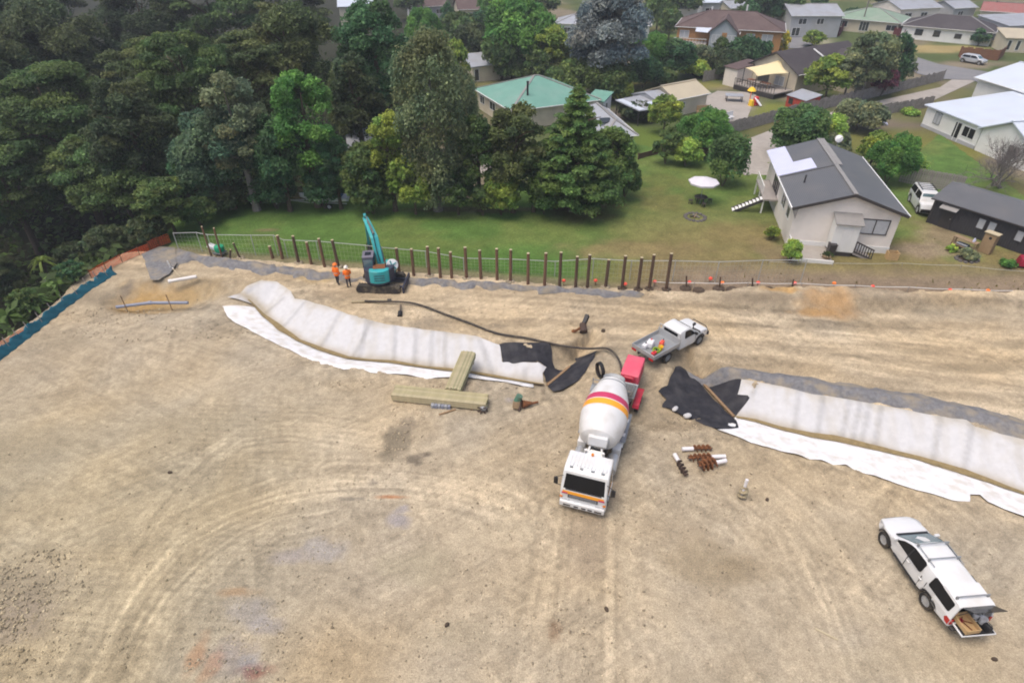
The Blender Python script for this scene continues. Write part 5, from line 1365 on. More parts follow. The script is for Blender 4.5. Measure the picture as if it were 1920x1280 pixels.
# ---- white roofed house at the right
def white_house():
 ze = 3.0
 o, L, z = place((1733, 197), (1843, 240), ze, 'house', 'white house with broad white steel roof at the right frame edge', 'house', GH)
 e = ze - z; Dp = 10.0
 window(o, (2.1, .35, .95), (1, 0, 0), 1.2, 1.45, 'greysteel_frame', 'blind', .07, 2)
 d = MB(); d.box((L * .62, .33, 1.05), (.95, .08, 2.1)); d.build('door', M['carglass'], o, smooth=False)
 window(o, (L * .62 + .9, .35, .85), (1, 0, 0), 2.0, 1.25, 'whitetrim', 'carglass', .07, 2)
 d = MB(); d.box((L * .62 - .12, .30, 1.15), (.1, .12, 2.3)); d.box((L * .62 + .62, .30, 1.15), (.1, .12, 2.3)); d.build('door_frame', M['whitetrim'], o, smooth=False)
 m = MB(); m.box((L / 2, .30, .12), (L - .7, .06, .5)); m.build('base_board', M['greywall'], o, smooth=False)
 # low wing stepped out at the far left end
 block(o, -.2, 5.5, 3.0, 3.4, e - .15, .45, 'x', 'brightwall', 'roofwhite', .3, .12, None)
 window(o, (-.2, 7.6, 1.1), (0, -1, 0), 1.0, 1.0, 'whitetrim', 'glass', .07, 1)
 # tall rear block with its own roof
 bpos = o.matrix_basis.inverted() @ Vector((*unproject(1828, 145, z + e + 1.6), 0))
 block(o, .35, .35, L - .7, bpos.y - .3, e, 1.25, 'mono', 'brightwall', 'roofwhite', .35, .13, None)
 block(o, bpos.x + .4, bpos.y + .4, 22, 11.5, e + 1.6, 1.7, 'x', 'brightwall', 'roofwhite', .45, .16, 'roofwhite')
 # gabled wing towards the camera at the right
 block(o, L - .1, .2, 7.4, 9.0, e - .05, 1.7, 'y', 'brightwall', 'roofwhite', .4, .13, 'roofwhite')
 window(o, (L + 4.2, .2, .9), (1, 0, 0), 1.6, 1.2, 'whitetrim', 'glass', .07, 2)
 return o
M['greysteel_frame'] = M['greysteel']
HW = white_house()
# ---- the others
house((888, 166), (958, 208), 2.7, 13.5, 2.3, 'hip', 'cream', 'roofteal', 'house with faded teal hip roof behind the lawn trees', [('f', 1.5, 1.6, 1.0, 1.1, 2), ('f', 5.0, 2.0, 1.0, 1.1, 2), ('l', 2, 1.5, 1.0, 1.1, 1)])
hz, hL = None, 0
def teal_extras():
 x, y = unproject(989, 190, 3.2)
 o = thing('flue', 'black stove flue standing on the teal roof', 'flue', (x, y, 3.0)); m = MB(); m.cyl((0, 0, 0), (0, 0, 2.6), .13, n=10); m.build('pipe', M['black'], o)
 m = MB(); m.cyl((0, 0, 2.6), (0, 0, 2.75), .2, .12, n=10); m.build('cowl', M['black'], o)
teal_extras()
o, L = house((1130, 258), (1197, 254), 2.3, 12, 1.2, 'hip', 'cream', 'rooflight', 'low house with pale grey hip roof right of the conifer', [('f', 1.0, 1.2, .9, 1.1, 1)])
m = MB(); m.box((1.2, 3.0, 3.3), (1.3, .9, .12), Matrix.Rotation(R(18), 3, 'X')); m.build('skylight', M['glass'], o, smooth=False)
o, L = house((1098, 187), (1133, 192), 2.3, 3.2, .55, 'mono', 'brightwall', 'roofteal', 'small white shed with teal roof right of the conifer tip', [('r', .8, .7, .9, 1.0, 1)], 'shed', 'shed', .2, None)
house((884, 127), (962, 118), 2.5, 5.5, .9, 'mono', 'cream', 'rooflight', 'cream shed with pale blue grey roof below the top houses', [('f', .6, .9, .2, 1.9, 1), ('f', 5, 1.4, .9, .9, 2)], 'shed', 'shed', .3, None)
house((652, 292), (704, 288), 2.6, 6.5, .8, 'mono', 'greywall', 'rooflight', 'small building with grey roof hidden among trees right of the bright leafy tree', [], 'shed', 'shed', .3, None)
# beige garage with an open lean-to
def garage():
 o, L, z = place((1268, 187), (1332, 174), 2.75, 'garage', 'garage with beige steel roof and open grey carport at its left', 'garage')
 e = 2.75 - z
 block(o, .25, .25, L - .5, 5.6, e, 1.1, 'x', 'cream', 'roofbeige', .3, .1, 'roofbeige')
 block(o, -2.6, .9, 2.5, 4.9, e - .1, .65, 'x', 'greywall', 'rooflight', .15, .1, None)
 d = MB(); d.box((L - .18, 3.0, 1.1), (.06, 2.4, 2.1)); d.build('roller_door', M['rooflight'], o, smooth=False)
 r = MB(); r.slab([[(-7.2, -.4, 2.05), (-2.4, -1.2, 2.05), (-2.4, 4.4, 2.45), (-7.2, 4.4, 2.45)]], .08); ro = r.build('carport_roof', M['rooflight'], o, smooth=False)
 for x0, y0, x1, y1 in ((-7.1, -.35, -6.1, 4.2), (-4.6, -.8, -3.4, 1.0)):
  p = MB(); p.slab([[(x0, y0, 2.12), (x1, y0, 2.12), (x1, y1, 2.5), (x0, y1, 2.5)]], .04); p.build('roof_sheet', M['roofwhite'], ro, smooth=False)
 for x, y in ((-7.0, -.2), (-2.6, -.9), (-7.0, 4.2), (-4.8, -.5)):
  p = MB(); p.box((x, y, 1.0), (.1, .1, 2.05)); p.build('post', M['trim'], o, smooth=False)
 window(o, (1.2, .25, .9), (1, 0, 0), 1.0, .9, 'whitetrim', 'glass', .07, 1)
 x, y = unproject(1226, 196, 2.0)
 return o
garage()
# brown roofed brick house with deck
def brick_house():
 ze = 5.2
 o, L, z = place((1266, 49), (1474, 60), ze, 'house', 'two level orange brick house with brown tile roof and front gable', 'house', GH)
 e = ze - z; D = 11.0
 block(o, .5, .5, L - 1, D, e, 2.2, 'hip', 'orangebrick', 'roofbrown', .5, .15, 'roofbrown')
 block(o, L * .34, -2.2, L * .24, 6.5, e - .2, 2.1, 'y', 'rooflight_wall', 'roofbrown', .45, .15, None, wall_name='gable_wall')
 for u, w, v, h, sp in ((1.0, 1.8, e - 2.0, 1.3, 2), (L * .66, 1.6, e - 2.0, 1.3, 2), (L * .80, 2.0, e - 2.0, 1.3, 2), (2.0, 1.6, .8, 1.3, 2), (L * .75, 1.8, .8, 1.2, 2)): window(o, (u, .5, v), (1, 0, 0), w, h, 'whitetrim', 'blind', .07, sp)
 for u in (L * .36, L * .50): window(o, (u, -2.2, e - 2.2), (1, 0, 0), 1.5, 1.4, 'whitetrim', 'blind', .07, 2)
 b = MB(); b.box((L * .47, -2.22, e - 1.5), (.9, .06, 2.2)); b.build('brick_panel', M['orangebrick'], o, smooth=False)
 d = MB(); d.box((L * .17, -1.6, e - 2.6), (L * .30, 4.0, .18)); do = d.build('deck', M['deck'], o, smooth=False)
 q = MB()
 for i in range(11): q.bar((L * .03 + i * L * .028, -3.5, e - 2.5), (L * .03 + i * L * .028, -3.5, e - 1.5), .05)
 q.bar((L * .02, -3.5, e - 1.5), (L * .32, -3.5, e - 1.5), .09); q.build('deck_rail', M['whitetrim'], do, smooth=False)
 for i in range(4):
  p = MB(); p.box((L * (.04 + .09 * i), -3.3, (e - 2.6) / 2), (.16, .16, e - 2.6)); p.build('deck_post', M['whitetrim'], do, smooth=False)
 s_ = MB()
 for i in range(12): s_.box((L * .33 + i * .26, -3.1 - i * .05, e - 2.7 - i * .22), (.28, 1.0, .06))
 s_.bar((L * .33, -3.6, e - 2.7), (L * .33 + 3.1, -4.2, .05), .07, .25); s_.build('stairs', M['trim'], o, smooth=False)
 v = MB(); v.slab([[(L * .20, -1.6, e - .5), (L * .34, -2.2, e - .5), (L * .34, .5, e + .1), (L * .20, .5, e + .1)]], .08); v.build('veranda_roof', M['roofwhite'], o, smooth=False)
 for u, y_, h in ((L * .30, 6.0, 1.3), (L * .62, 6.5, 1.8)):
  c = MB(); c.cyl((u, y_, e + 1.6), (u, y_, e + 1.6 + h), .16, n=8); c.build('flue', M['whitetrim'], o)
 return o
M['rooflight_wall'] = mat('pale_blue_grey_boards', (.40, .44, .48), .7, .08, 2, wave='Z', wscale=2.5, wbump=.4)
brick_house()
# dark roofed house with the shade sail
def sail_house():
 ze = 3.6
 o, L, z = place((1402, 118), (1498, 140), ze, 'house', 'cream gabled house with dark brown tile roof and shaded deck', 'house', GH)
 e = ze - z
 block(o, .4, .4, L - .8, 17, e, 2.3, 'y', 'cream', 'roofdark', .45, .15, None)
 block(o, L - 2.0, 9.0, 6.0, 7.5, e - .1, 2.1, 'x', 'cream', 'roofdark', .45, .15, None)
 q = MB(); q.bar((L / 2 + .8, 8.0, e + 2.2), (L - .3, 8.4, e + .5), .3, .12); q.build('valley_flashing', M['whitetrim'], o, smooth=False)
 block(o, -1.6, -3.2, 2.6, 5.0, e - .5, .5, 'mono', 'whitewall', 'roofbrown', .2, .1, None, wall_name='porch_wall')
 d = MB(); d.box((L * .55, -1.9, .8), (L * .8, 4.4, .16)); do = d.build('deck', M['deck'], o, smooth=False)
 q = MB(); q.bar((L * .16, -4.1, 1.7), (L * .95, -4.1, 1.7), .08)
 for i in range(16): q.bar((L * .16 + i * L * .052, -4.1, .8), (L * .16 + i * L * .052, -4.1, 1.7), .06)
 q.box((L * .55, -4.06, .4), (L * .8, .06, .7)); q.build('deck_rail', M['trim'], do, smooth=False)
 window(o, (2.2, .4, 1.0), (1, 0, 0), 2.2, 1.9, 'trim', 'glass', .07, 2); window(o, (5.5, .4, 1.0), (1, 0, 0), 1.8, 1.4, 'whitetrim', 'blind', .07, 2)
 M['terracotta'] = mat('terracotta_cloth', (.36, .17, .11), .8, .3, 5)
 for i, (u, w) in enumerate(((L * .35, 1.2), (L * .62, 1.6))):
  f = thing('outdoor_table', ('smaller' if i == 0 else 'larger') + ' terracotta covered table on the deck under the shade sail', 'table', o.matrix_basis @ Vector((u, -2.4, .88)), o.rotation_euler.z)
  t = MB(); t.box((0, 0, .75), (w, .9, .07)); t.build('tabletop', M['terracotta'], f, smooth=False)
  for sx in (-.45, .45):
   for sy in (-.36, .36):
    l = MB(); l.bar((sx * w, sy, 0), (sx * w, sy, .72), .07); l.build('leg', M['tanwood'], f, smooth=False)
 # sail: sagging four-cornered cloth on posts
 s = thing('shade_sail', 'cream shade sail stretched over the deck of the dark roofed house', 'shade sail', o.matrix_basis @ Vector((L * .55, -1.8, 0)), o.rotation_euler.z)
 cs = [Vector((-2.9, -1.7, 3.3)), Vector((.6, -2.9, 2.8)), Vector((3.3, 1.0, 3.3)), Vector((.2, 2.6, 4.6))]
 n = 8; b = MB(); vs = []
 for i in range(n + 1):
  for j in range(n + 1):
   a, c = i / n, j / n
   p = cs[0] * (1 - a) * (1 - c) + cs[1] * a * (1 - c) + cs[2] * a * c + cs[3] * (1 - a) * c
   pull = 1 - .16 * (4 * a * (1 - a)) * abs(2 * c - 1) ** 2 - .16 * (4 * c * (1 - c)) * abs(2 * a - 1) ** 2
   ctr = sum(cs, Vector()) / 4; p = ctr + (p - ctr) * pull; p.z -= .25 * 16 * a * (1 - a) * c * (1 - c) * .3
   vs.append(p)
 b.add(vs, [(i * (n + 1) + j, (i + 1) * (n + 1) + j, (i + 1) * (n + 1) + j + 1, i * (n + 1) + j + 1) for i in range(n) for j in range(n)])
 so = b.build('cloth', M['sail'], s); md = so.modifiers.new('thick', 'SOLIDIFY'); md.thickness = .02
 for c in cs[:3]: p = MB(); p.cyl((c.x, c.y, 0), (c.x, c.y, c.z + .15), .06, n=8); p.build('post', M['trim'], s)
 return o
sail_house()
house((1690, 47), (1868, 62), 2.7, 11, 1.9, 'hip', 'brightwall', 'roofdark', 'long white house with dark tile hip roof above the silver car', [('f', 3.0, 1.5, .9, 1.2, 2), ('f', 6.5, 1.3, .9, 1.2, 2), ('f', 10.5, 1.3, .9, .9, 2), ('f', 15, 1.6, .9, 1.1, 2)], frame='trim')
house((1562, 33), (1690, 44), 2.7, 12, 1.8, 'hip', 'cream', 'roofgreen', 'house with soft green hip roof behind the maroon fence', [('f', 1.0, 2.4, .9, 1.3, 2), ('f', 6.0, 2.0, .4, 1.9, 3), ('f', 11.5, 2.2, .9, 1.2, 2)])
house((1484, 30), (1585, 30), 4.4, 11, 1.6, 'x', 'greywall', 'rooflight', 'two storey pale grey house left of the soft green roof', [('f', 2, 1.8, 2.6, 1.2, 2), ('f', 6, 1.6, 2.6, 1.2, 2), ('f', 1, 1.8, .3, 1.7, 2)])
house((1690, 18), (1770, 14), 3.2, 10, 1.4, 'x', 'whitewall', 'rooflight', 'pale house with light grey roof behind the dark tile roof', [('f', 2, 2.2, 1.0, 1.2, 2), ('f', 7, 2.0, 1.0, 1.2, 2)])
house((1838, 20), (1960, 28), 2.7, 9, 1.5, 'x', 'cream', 'roofred', 'house with faded red roof at the top right corner', [('f', 3, 2, 1, 1.1, 2), ('f', 9, 2, 1, 1.1, 2)])
house((1790, 16), (1836, 14), 2.9, 8, 1.2, 'x', 'greywall', 'rooflight', 'small grey house between pale and faded red roofs at the top', [('f', 2, 1.6, 1, 1.1, 2)])
house((1893, 50), (1990, 46), 3.2, 9, .9, 'mono', 'greywall', 'rooflight', 'grey carport building at the right frame edge above the beige wall', [('f', 1, 4, .2, 1.7, 1)], 'carport', 'carport', .3, None, frame='trim', pane='carglass')
house((1886, 72), (1990, 76), 2.6, 6, .9, 'mono', 'cream', 'roofbeige', 'cream outbuilding above the white roof at the right frame edge', [('f', .8, .7, .4, 1.8, 1), ('f', 2.4, .7, .4, 1.8, 1), ('f', 4.0, .7, .4, 1.8, 1)], 'shed', 'outbuilding', .3, None)
house((632, 14), (702, 12), 3.2, 9, .8, 'mono', 'cream', 'roofwhite', 'house with bright white roof at the top edge left of centre', [('f', 1.0, 2.0, .6, 1.7, 2), ('f', 5, 3.0, .4, 1.9, 1)], pane='carglass')
house((776, 14), (842, 10), 2.9, 8, 1.6, 'x', 'greywall', 'roofbrown', 'grey walled house with maroon brown roof at the top edge', [('f', 2, 2, 1, 1.1, 2), ('f', 6, 1.6, 1, 1.1, 2)])
house((858, 18), (985, 14), 3.1, 9, 2.2, 'x', 'cream', 'roofbrown', 'cream house with purple brown roof left of the large bright tree', [('f', 2, 1.6, 1, 1.2, 2), ('f', 5, 1.8, 1, 1.2, 2), ('f', 9, 1.6, 1, 1.2, 2)])
house((1040, 44), (1222, 49), 2.9, 9, 1.4, 'hip', 'brightwall', 'rooflight', 'white house with pale grey roof behind the blue grey gum', [('f', 2, 1.6, 1, 1.1, 2), ('f', 14, 1.6, 1, 1.1, 2), ('f', 17, 1.6, 1, 1.1, 2)])
house((1318, 6), (1368, 6), 3.4, 8, .8, 'mono', 'greywall', 'roofwhite', 'grey house with white roof at the top edge behind the brick house', [('f', 1, 2.2, .8, 1.4, 2), ('f', 4.6, 2.2, .8, 1.4, 2)], pane='carglass')
house((1255, 18), (1312, 16), 2.6, 6, .8, 'mono', 'whitewall', 'rooflight', 'low pale garage behind the left end of the brown tile roof', [('f', 1, 2.6, .2, 1.9, 1)], 'garage', 'garage', .3, None)
house((1370, 16), (1420, 12), 2.6, 7, 1.2, 'x', 'cream', 'rooflight', 'cream cottage behind the brown tile ridge', [('f', 1.5, 1.6, .9, 1.1, 2)])
# little red playhouse
def playhouse():
 o, L, z = place((1474, 178), (1512, 190), 1.9, 'playhouse', 'small red shed with pale roof at the near end of the sail house deck', 'shed')
 e = 1.9 - z; block(o, .15, .15, L - .3, 2.6, e, .5, 'mono', 'redpaint', 'rooflight', .15, .06, None); window(o, (.6, .15, .5), (1, 0, 0), .8, .8, 'trim', 'glass', .05, 1); door(o, (L - 1.3, .15, 0), (1, 0, 0), .7, 1.5, 'redpaint')
playhouse()

# ------------------------------------------------------------------ garden fences
def paling_fence(P, h, mtl, label, w=.15, gap=.012, singles=True, name='fence', group='fences of the gardens'):
 """posts, rails and palings along ground points P (x, y)"""
 o = thing(name, label, 'fence', (P[0][0], P[0][1], h1(*P[0])), 0, group); org = Vector(o.location)
 r = np.random.default_rng(int(abs(P[0][0]) * 10)); me = {}; al = MB(); rl = MB()
 for a, b in zip(P, P[1:]):
  a, b = Vector(a), Vector(b); d = b - a; L = d.length; ang = math.atan2(d.y, d.x); n = int(L / (w + gap))
  za, zb_ = h1(a.x, a.y), h1(b.x, b.y)
  for k in range(int(L / 2.4) + 1):
   p = a + d * min(1, k * 2.4 / L); z = h1(p.x, p.y)
   q = MB(); q.bar((0, 0, -.2), (0, 0, h * .97), .11); po = q.build('post', mtl, o, smooth=False)
   nn = Vector((-d.y, d.x)).normalized(); po.location = (p.x - org.x + nn.x * .12, p.y - org.y + nn.y * .12, z - org.z); po.rotation_euler.z = ang
  nn = Vector((-d.y, d.x)).normalized() * .05
  for hz in (.25, .8): rl.bar((a.x - org.x + nn.x, a.y - org.y + nn.y, za - org.z + h * hz), (b.x - org.x + nn.x, b.y - org.y + nn.y, zb_ - org.z + h * hz), .05, .09)
  for k in range(n):
   p = a + d * ((k + .5) / n); z = h1(p.x, p.y) - org.z; hh = h * (1 + .05 * r.normal()); jit = .012 * r.normal()
   if singles:
    v = k % 3
    if v not in me:
     q = MB(); hw = w / 2; q.prism([(-hw, 0), (hw, 0), (hw, h * (1 + .02 * v) - .03 * v), (-hw + .01, h * (1 + .02 * v))], -.011, .011, 'y'); t = q.build('paling', mtl, o, smooth=False); me[v] = t.data; ob = t
    else: ob = bpy.data.objects.new('paling', me[v]); COL.objects.link(ob); ob.parent = o
    ob.location = (p.x - org.x, p.y - org.y, z); ob.rotation_euler = (r.normal() * .012, r.normal() * .01, ang)
   else:
    al.box((p.x - org.x - nn.x * jit * 10, p.y - org.y - nn.y * jit * 10, z + hh / 2), (w, .022, hh), Matrix.Rotation(ang, 3, 'Z'))
 if al.v: t = al.build('palings', mtl, o, smooth=False); t['kind'] = 'stuff'
 rl.build('rail', mtl, o, smooth=False)
 return o
paling_fence(G([(1684, 342), (1738, 353), (1800, 364)], .3), 1.8, M['palings'], 'weathered grey paling fence behind the white four wheel drive', .2)
paling_fence(G([(1360, 258), (1420, 242), (1500, 219), (1600, 196), (1700, 172), (1766, 155)], 0), 1.6, M['palings'], 'long weathered paling fence on the far side of the driveway', .3, .02, False)
paling_fence(G([(1640, 223), (1690, 214), (1745, 205)], 0), 1.5, M['palings'], 'dark paling fence on the near side of the driveway by the white house', .3, .02, False)
paling_fence(G([(1795, 110), (1868, 118), (1880, 108)], 0), 1.8, M['brownpalings'], 'rust brown fence behind the silver car', .3, .02, False)
paling_fence(G([(1505, 58), (1545, 62), (1572, 72), (1580, 60)], 0), 1.8, M['maroonpalings'], 'maroon fence before the soft green roofed house', .4, .02, False)
paling_fence(G([(1655, 66), (1692, 76)], 0), 1.8, M['maroonpalings'], 'short maroon fence left of the long white house', .4, .02, False)
paling_fence(G([(1620, 78), (1708, 93)], 0), 1.7, M['greenboard'], 'dark green board fence beside the road bend', .4, .02, False)
paling_fence(G([(1860, 42), (1960, 36)], 0), 1.8, M['maroonpalings'], 'maroon fence at the right frame edge near the faded red roof', .4, .02, False)
paling_fence(G([(1455, 50), (1510, 56)], 0), 1.6, M['palings'], 'pale fence behind the golden conifer', .4, .02, False)
paling_fence(G([(1318, 158), (1370, 148)], 0), 1.7, M['palings'], 'grey fence behind the beige garage', .3, .02, False)
# timber retaining wall at the top of the lawn
def retaining():
 P = G([(1196, 300), (1240, 288), (1300, 284), (1330, 290)], .3)
 o = thing('retaining_wall', 'low dark timber retaining wall along the top of the lawn', 'wall', (P[0][0], P[0][1], .3), 0)
 for a, b in zip(P, P[1:]):
  for k in range(3):
   q = MB(); q.bar((a[0] - P[0][0], a[1] - P[0][1], .12 + k * .24), (b[0] - P[0][0], b[1] - P[0][1], .12 + k * .24), .06, .225); q.build('sleeper', M['postdark'], o, smooth=False)
  q = MB(); q.bar((a[0] - P[0][0], a[1] - P[0][1] - .08, -.2), (a[0] - P[0][0], a[1] - P[0][1] - .08, .85), .12); q.build('post', M['postdark'], o, smooth=False)
retaining()
# ------------------------------------------------------------------ vehicles (local x forward, y to the left, z up)
def arc(cx, cz, r, a0, a1, n=7): return [(cx + r * math.cos(R(a0 + (a1 - a0) * i / n)), cz + r * math.sin(R(a0 + (a1 - a0) * i / n))) for i in range(n + 1)]
_wh = {}
def wheel(parent, x, y, r=.37, w=.25, rim='rim', hub=.66, dual=False):
 key = (r, w, rim, hub, dual)
 s = 1 if y > 0 else -1
 if key not in _wh:
  t = MB()
  ww = w / 2
  t.lathe([(r * hub, -ww * .85), (r * .9, -ww), (r, -ww * .7), (r, ww * .7), (r * .9, ww), (r * hub, ww * .85)], 22, Matrix.Rotation(PI / 2, 4, 'X'), None, False)
  k = MB(); rr = r * hub
  k.lathe([(rr, -ww * .86), (rr, ww * .6), (rr * .86, ww * .72), (rr * .8, ww * .35), (rr * .3, ww * .30), (rr * .26, ww * .62), (.01, ww * .66)], 18, Matrix.Rotation(-PI / 2, 4, 'X'))
  if not dual:
   for i in range(6):
    a = i * PI / 3; k.bar((math.cos(a) * rr * .24, ww * .5, math.sin(a) * rr * .24), (math.cos(a) * rr * .9, ww * .62, math.sin(a) * rr * .9), rr * .2, .05)
  _wh[key] = (t, k)
 t, k = _wh[key]
 tp = t.build('wheel', M['rubber'], parent); tp.location = (x, y, r); tp.rotation_euler.z = 0 if s > 0 else PI
 kp = k.build('rim', M[rim], tp)
 return tp
def curved(prof, n=1): return prof
def mirror_part(parent, x, y, z, s, m='black', size=(.12, .22, .17)):
 b = MB(); b.box((x, y + s * size[1] * .5, z), size); b.bar((x + .02, y - s * .05, z - .05), (x, y + s * .05, z - .02), .05); return b.build('mirror', M[m], parent, bevel=.03)

# ---- double cab ute with canopy, tailgate down and rear window up
def canopy_ute():
 f, r_ = Vector(unproject(1661, 1011, .37)), Vector(unproject(1740, 1126, .37))
 d = (f - r_); wb = d.length; u = d.normalized(); right = Vector((u.y, -u.x)); c = (f + r_) / 2 + right * .80
 o = thing('ute', 'white double cab ute with hard canopy, tailgate down and rear window raised', 'ute', (c.x, c.y, h1(c.x, c.y)), math.atan2(u.y, u.x))
 a = wb / 2; rf, rb = a, -a
 def half(x, z):
  h = .935
  if z > 1.02: h -= (z - 1.02) * .27
  if x > a - .1: h -= .26 * max(0, (x - a + .1)) ** 2.2
  if z < .5: h -= .04
  return h
 F_, B_ = a + .88, -a - 1.22
 prof = [(B_, .56)] + [(rb - .62, .46)] + arc(rb, .40, .46, 172, 8, 9) + [(rb + .7, .36), (rf - .7, .36)] + arc(rf, .40, .46, 172, 8, 9) + [(F_ - .28, .40), (F_ - .05, .46), (F_, .62), (F_ - .02, .80), (F_ - .10, .93), (F_ - .38, 1.03), (F_ - .9, 1.10), (F_ - 1.22, 1.14),
   (F_ - 1.62, 1.42), (F_ - 1.98, 1.65), (F_ - 2.2, 1.73), (F_ - 2.7, 1.765), (F_ - 3.35, 1.76), (B_ + 1.05, 1.755), (B_ + 1.05, .76), (B_, .76)]
 b = MB(); b.shell(prof, half, .11, crown=.05); b.build('body', M['white'], o, angle=32)
 # canopy sides and roof, open at the back
 for s in (-1, 1):
  k = MB(); poly = [(B_ + .02, .99), (B_ + 1.06, .99), (B_ + 1.06, 1.75), (B_ + .16, 1.72), (B_ + .08, 1.66)]
  vs = [(x, s * half(x, z), z) for x, z in poly] + [(x, s * (half(x, z) - .07), z) for x, z in poly]; n = len(poly)
  k.add(vs, [tuple(range(n)), tuple(range(2 * n - 1, n - 1, -1))] + [(i, (i + 1) % n, n + (i + 1) % n, n + i) for i in range(n)])
  k.build('canopy_side', M['white'], o)
  k = MB(); poly = [(B_, .74), (B_ + 1.06, .74), (B_ + 1.06, 1.0), (B_, 1.0)]
  vs = [(x, s * half(x, z), z) for x, z in poly] + [(x, s * (half(x, z) - .08), z) for x, z in poly]
  k.add(vs, [(0, 1, 2, 3), (7, 6, 5, 4)] + [(i, (i + 1) % 4, 4 + (i + 1) % 4, 4 + i) for i in range(4)]); k.build('bed_side', M['white'], o)
 k = MB(); k.shell([(B_ + .08, 1.66), (B_ + 1.08, 1.68), (B_ + 1.08, 1.772), (B_ + .18, 1.735), (B_ + .08, 1.70)], lambda x, z: .70, .03); k.build('canopy_roof', M['white'], o)
 k = MB(); k.box((B_ + .55, 0, .775), (1.05, 1.5, .03)); k.box((B_ + 1.03, 0, 1.22), (.03, 1.4, .9)); k.build('bed_liner', M['black'], o, smooth=False)
 # glass
 for s in (-1, 1):
  g = MB(); g.side([(F_ - 1.42, 1.13), (F_ - 1.74, 1.42), (F_ - 2.08, 1.585), (F_ - 2.3, 1.645), (F_ - 3.02, 1.66), (F_ - 3.12, 1.6), (F_ - 3.12, 1.17), (F_ - 3.05, 1.12)], half, s); g.build('side_window', M['carglass'], o)
  g = MB(); g.side([(B_ + 1.52, 1.18), (B_ + 1.52, 1.60), (B_ + 1.46, 1.66), (B_ + .32, 1.62), (B_ + .27, 1.56), (B_ + .27, 1.20), (B_ + .33, 1.15), (B_ + 1.46, 1.13)], half, s); g.build('canopy_window', M['carglass'], o)
  for xx in (F_ - 2.26,):
   g = MB(); g.side([(xx, 1.14), (xx, 1.63), (xx - .07, 1.64), (xx - .07, 1.14)], half, s, .012); g.build('door_pillar', M['black'], o)
  for xx in (F_ - 2.35, F_ - 3.2):
   g = MB(); g.side([(xx, .93), (xx, .97), (xx - .17, .97), (xx - .17, .93)], half, s, .03); g.build('door_handle', M['white'], o)
  for xx in (F_ - 1.36, F_ - 2.28, F_ - 3.26, B_ + 1.62):
   g = MB(); g.side([(xx, .50), (xx, 1.12), (xx - .018, 1.12), (xx - .018, .50)], half, s, .003); g.build('door_gap', M['chassis'], o)
  mirror_part(o, F_ - 1.45, s * .86, 1.20, s, 'white')
  l = MB(); l.side([(F_ - .12, .72), (F_ - .52, .80), (F_ - .60, .96), (F_ - .40, .98), (F_ - .16, .88)], half, s, .008); l.build('headlight', M['lamp_clear'], o)
  l = MB(); l.side([(B_ + .005, .70), (B_ + .005, 1.0), (B_ + .20, 1.0), (B_ + .28, .86), (B_ + .18, .70)], half, s, .012); l.box((B_ - .005, s * .82, .85), (.03, .13, .30)); l.build('tail_light', M['lamp_red'], o)
  k = MB(); k.tube([(rf - .75, s * .9, .42), (rb + .75, s * .9, .42)], .05, 8); k.build('side_step', M['black'], o)
  for x in (rf, rb): wheel(o, x, s * .835, .37, .25)
  for x in (rf, rb):
   k = MB(); A_ = arc(x, .40, .485, 168, 12, 12); I_ = arc(x, .40, .42, 12, 168, 12); k.side(A_ + I_, lambda p, q: .92, s, .006); k.build('wheel_arch', M['chassis'], o)
 w = MB(); w.front((F_ - 1.26, 1.165), (F_ - 2.05, 1.675), .74, .63, .012); w.build('windscreen', M['tealglass'], o)
 w = MB(); w.front((F_ - 1.13, 1.13), (F_ - 1.28, 1.175), .74, .72, .02); w.build('wiper_panel', M['black'], o)
 g = MB(); g.box((F_ - .02, 0, .70), (.06, .9, .2)); g.build('grille', M['chassis'], o); g = MB(); g.box((B_ - .08, 0, .52), (.2, 1.6, .14)); g.build('rear_bumper', M['chassis'], o, bevel=.03)
 # roof racks
 for i, x in enumerate((F_ - 2.25, F_ - 3.0, B_ + .45)):
  k = MB(); k.tube([(x, -.72, 1.88), (x, .72, 1.88)], .028, 8)
  for s in (-1, 1): k.box((x, s * .66, 1.81), (.07, .08, .15))
  k.build('roof_rack_bar', M['greysteel'], o)
 for s in (-1, 1): k = MB(); k.tube([(F_ - 2.1, s * .66, 1.80), (F_ - 3.35, s * .66, 1.81)], .02, 6); k.build('roof_rail', M['greysteel'], o)
 # tailgate lowered, glass hatch raised
 t = MB(); t.box((B_ - .30, 0, .735), (.58, 1.46, .07)); t.build('tailgate', M['white'], o, bevel=.02); t = MB(); t.box((B_ - .30, 0, .776), (.52, 1.36, .012)); t.build('tailgate_liner', M['black'], o)
 h = MB(); h.slab([[(B_ + .10, -.66, 1.70), (B_ - .42, -.66, 2.14), (B_ - .42, .66, 2.14), (B_ + .10, .66, 1.70)]], .035); ho = h.build('rear_hatch', M['carglass'], o)
 for s in (-1, 1): k = MB(); k.tube([(B_ + .06, s * .62, 1.2), (B_ - .24, s * .60, 1.97)], .013, 5); k.build('gas_strut', M['chassis'], o)
 # load
 mw = o.matrix_basis
 def load(name, label, cat, x, y, z, rz=0): return thing(name, label, cat, mw @ Vector((x, y, z)), o.rotation_euler.z + rz)
 cr = load('crate', 'open plywood tool crate on the lowered tailgate of the ute', 'crate', B_ - .12, .28, .79, .06)
 for nm, cc, sz in (('base', (0, 0, .02), (.8, .62, .04)), ('side', (0, .30, .12), (.8, .03, .22)), ('side', (0, -.30, .12), (.8, .03, .22)), ('end', (.39, 0, .12), (.03, .58, .22)), ('end', (-.39, 0, .12), (.03, .58, .22))): q = MB(); q.box(cc, sz); q.build(nm, M['plywood'], cr, smooth=False)
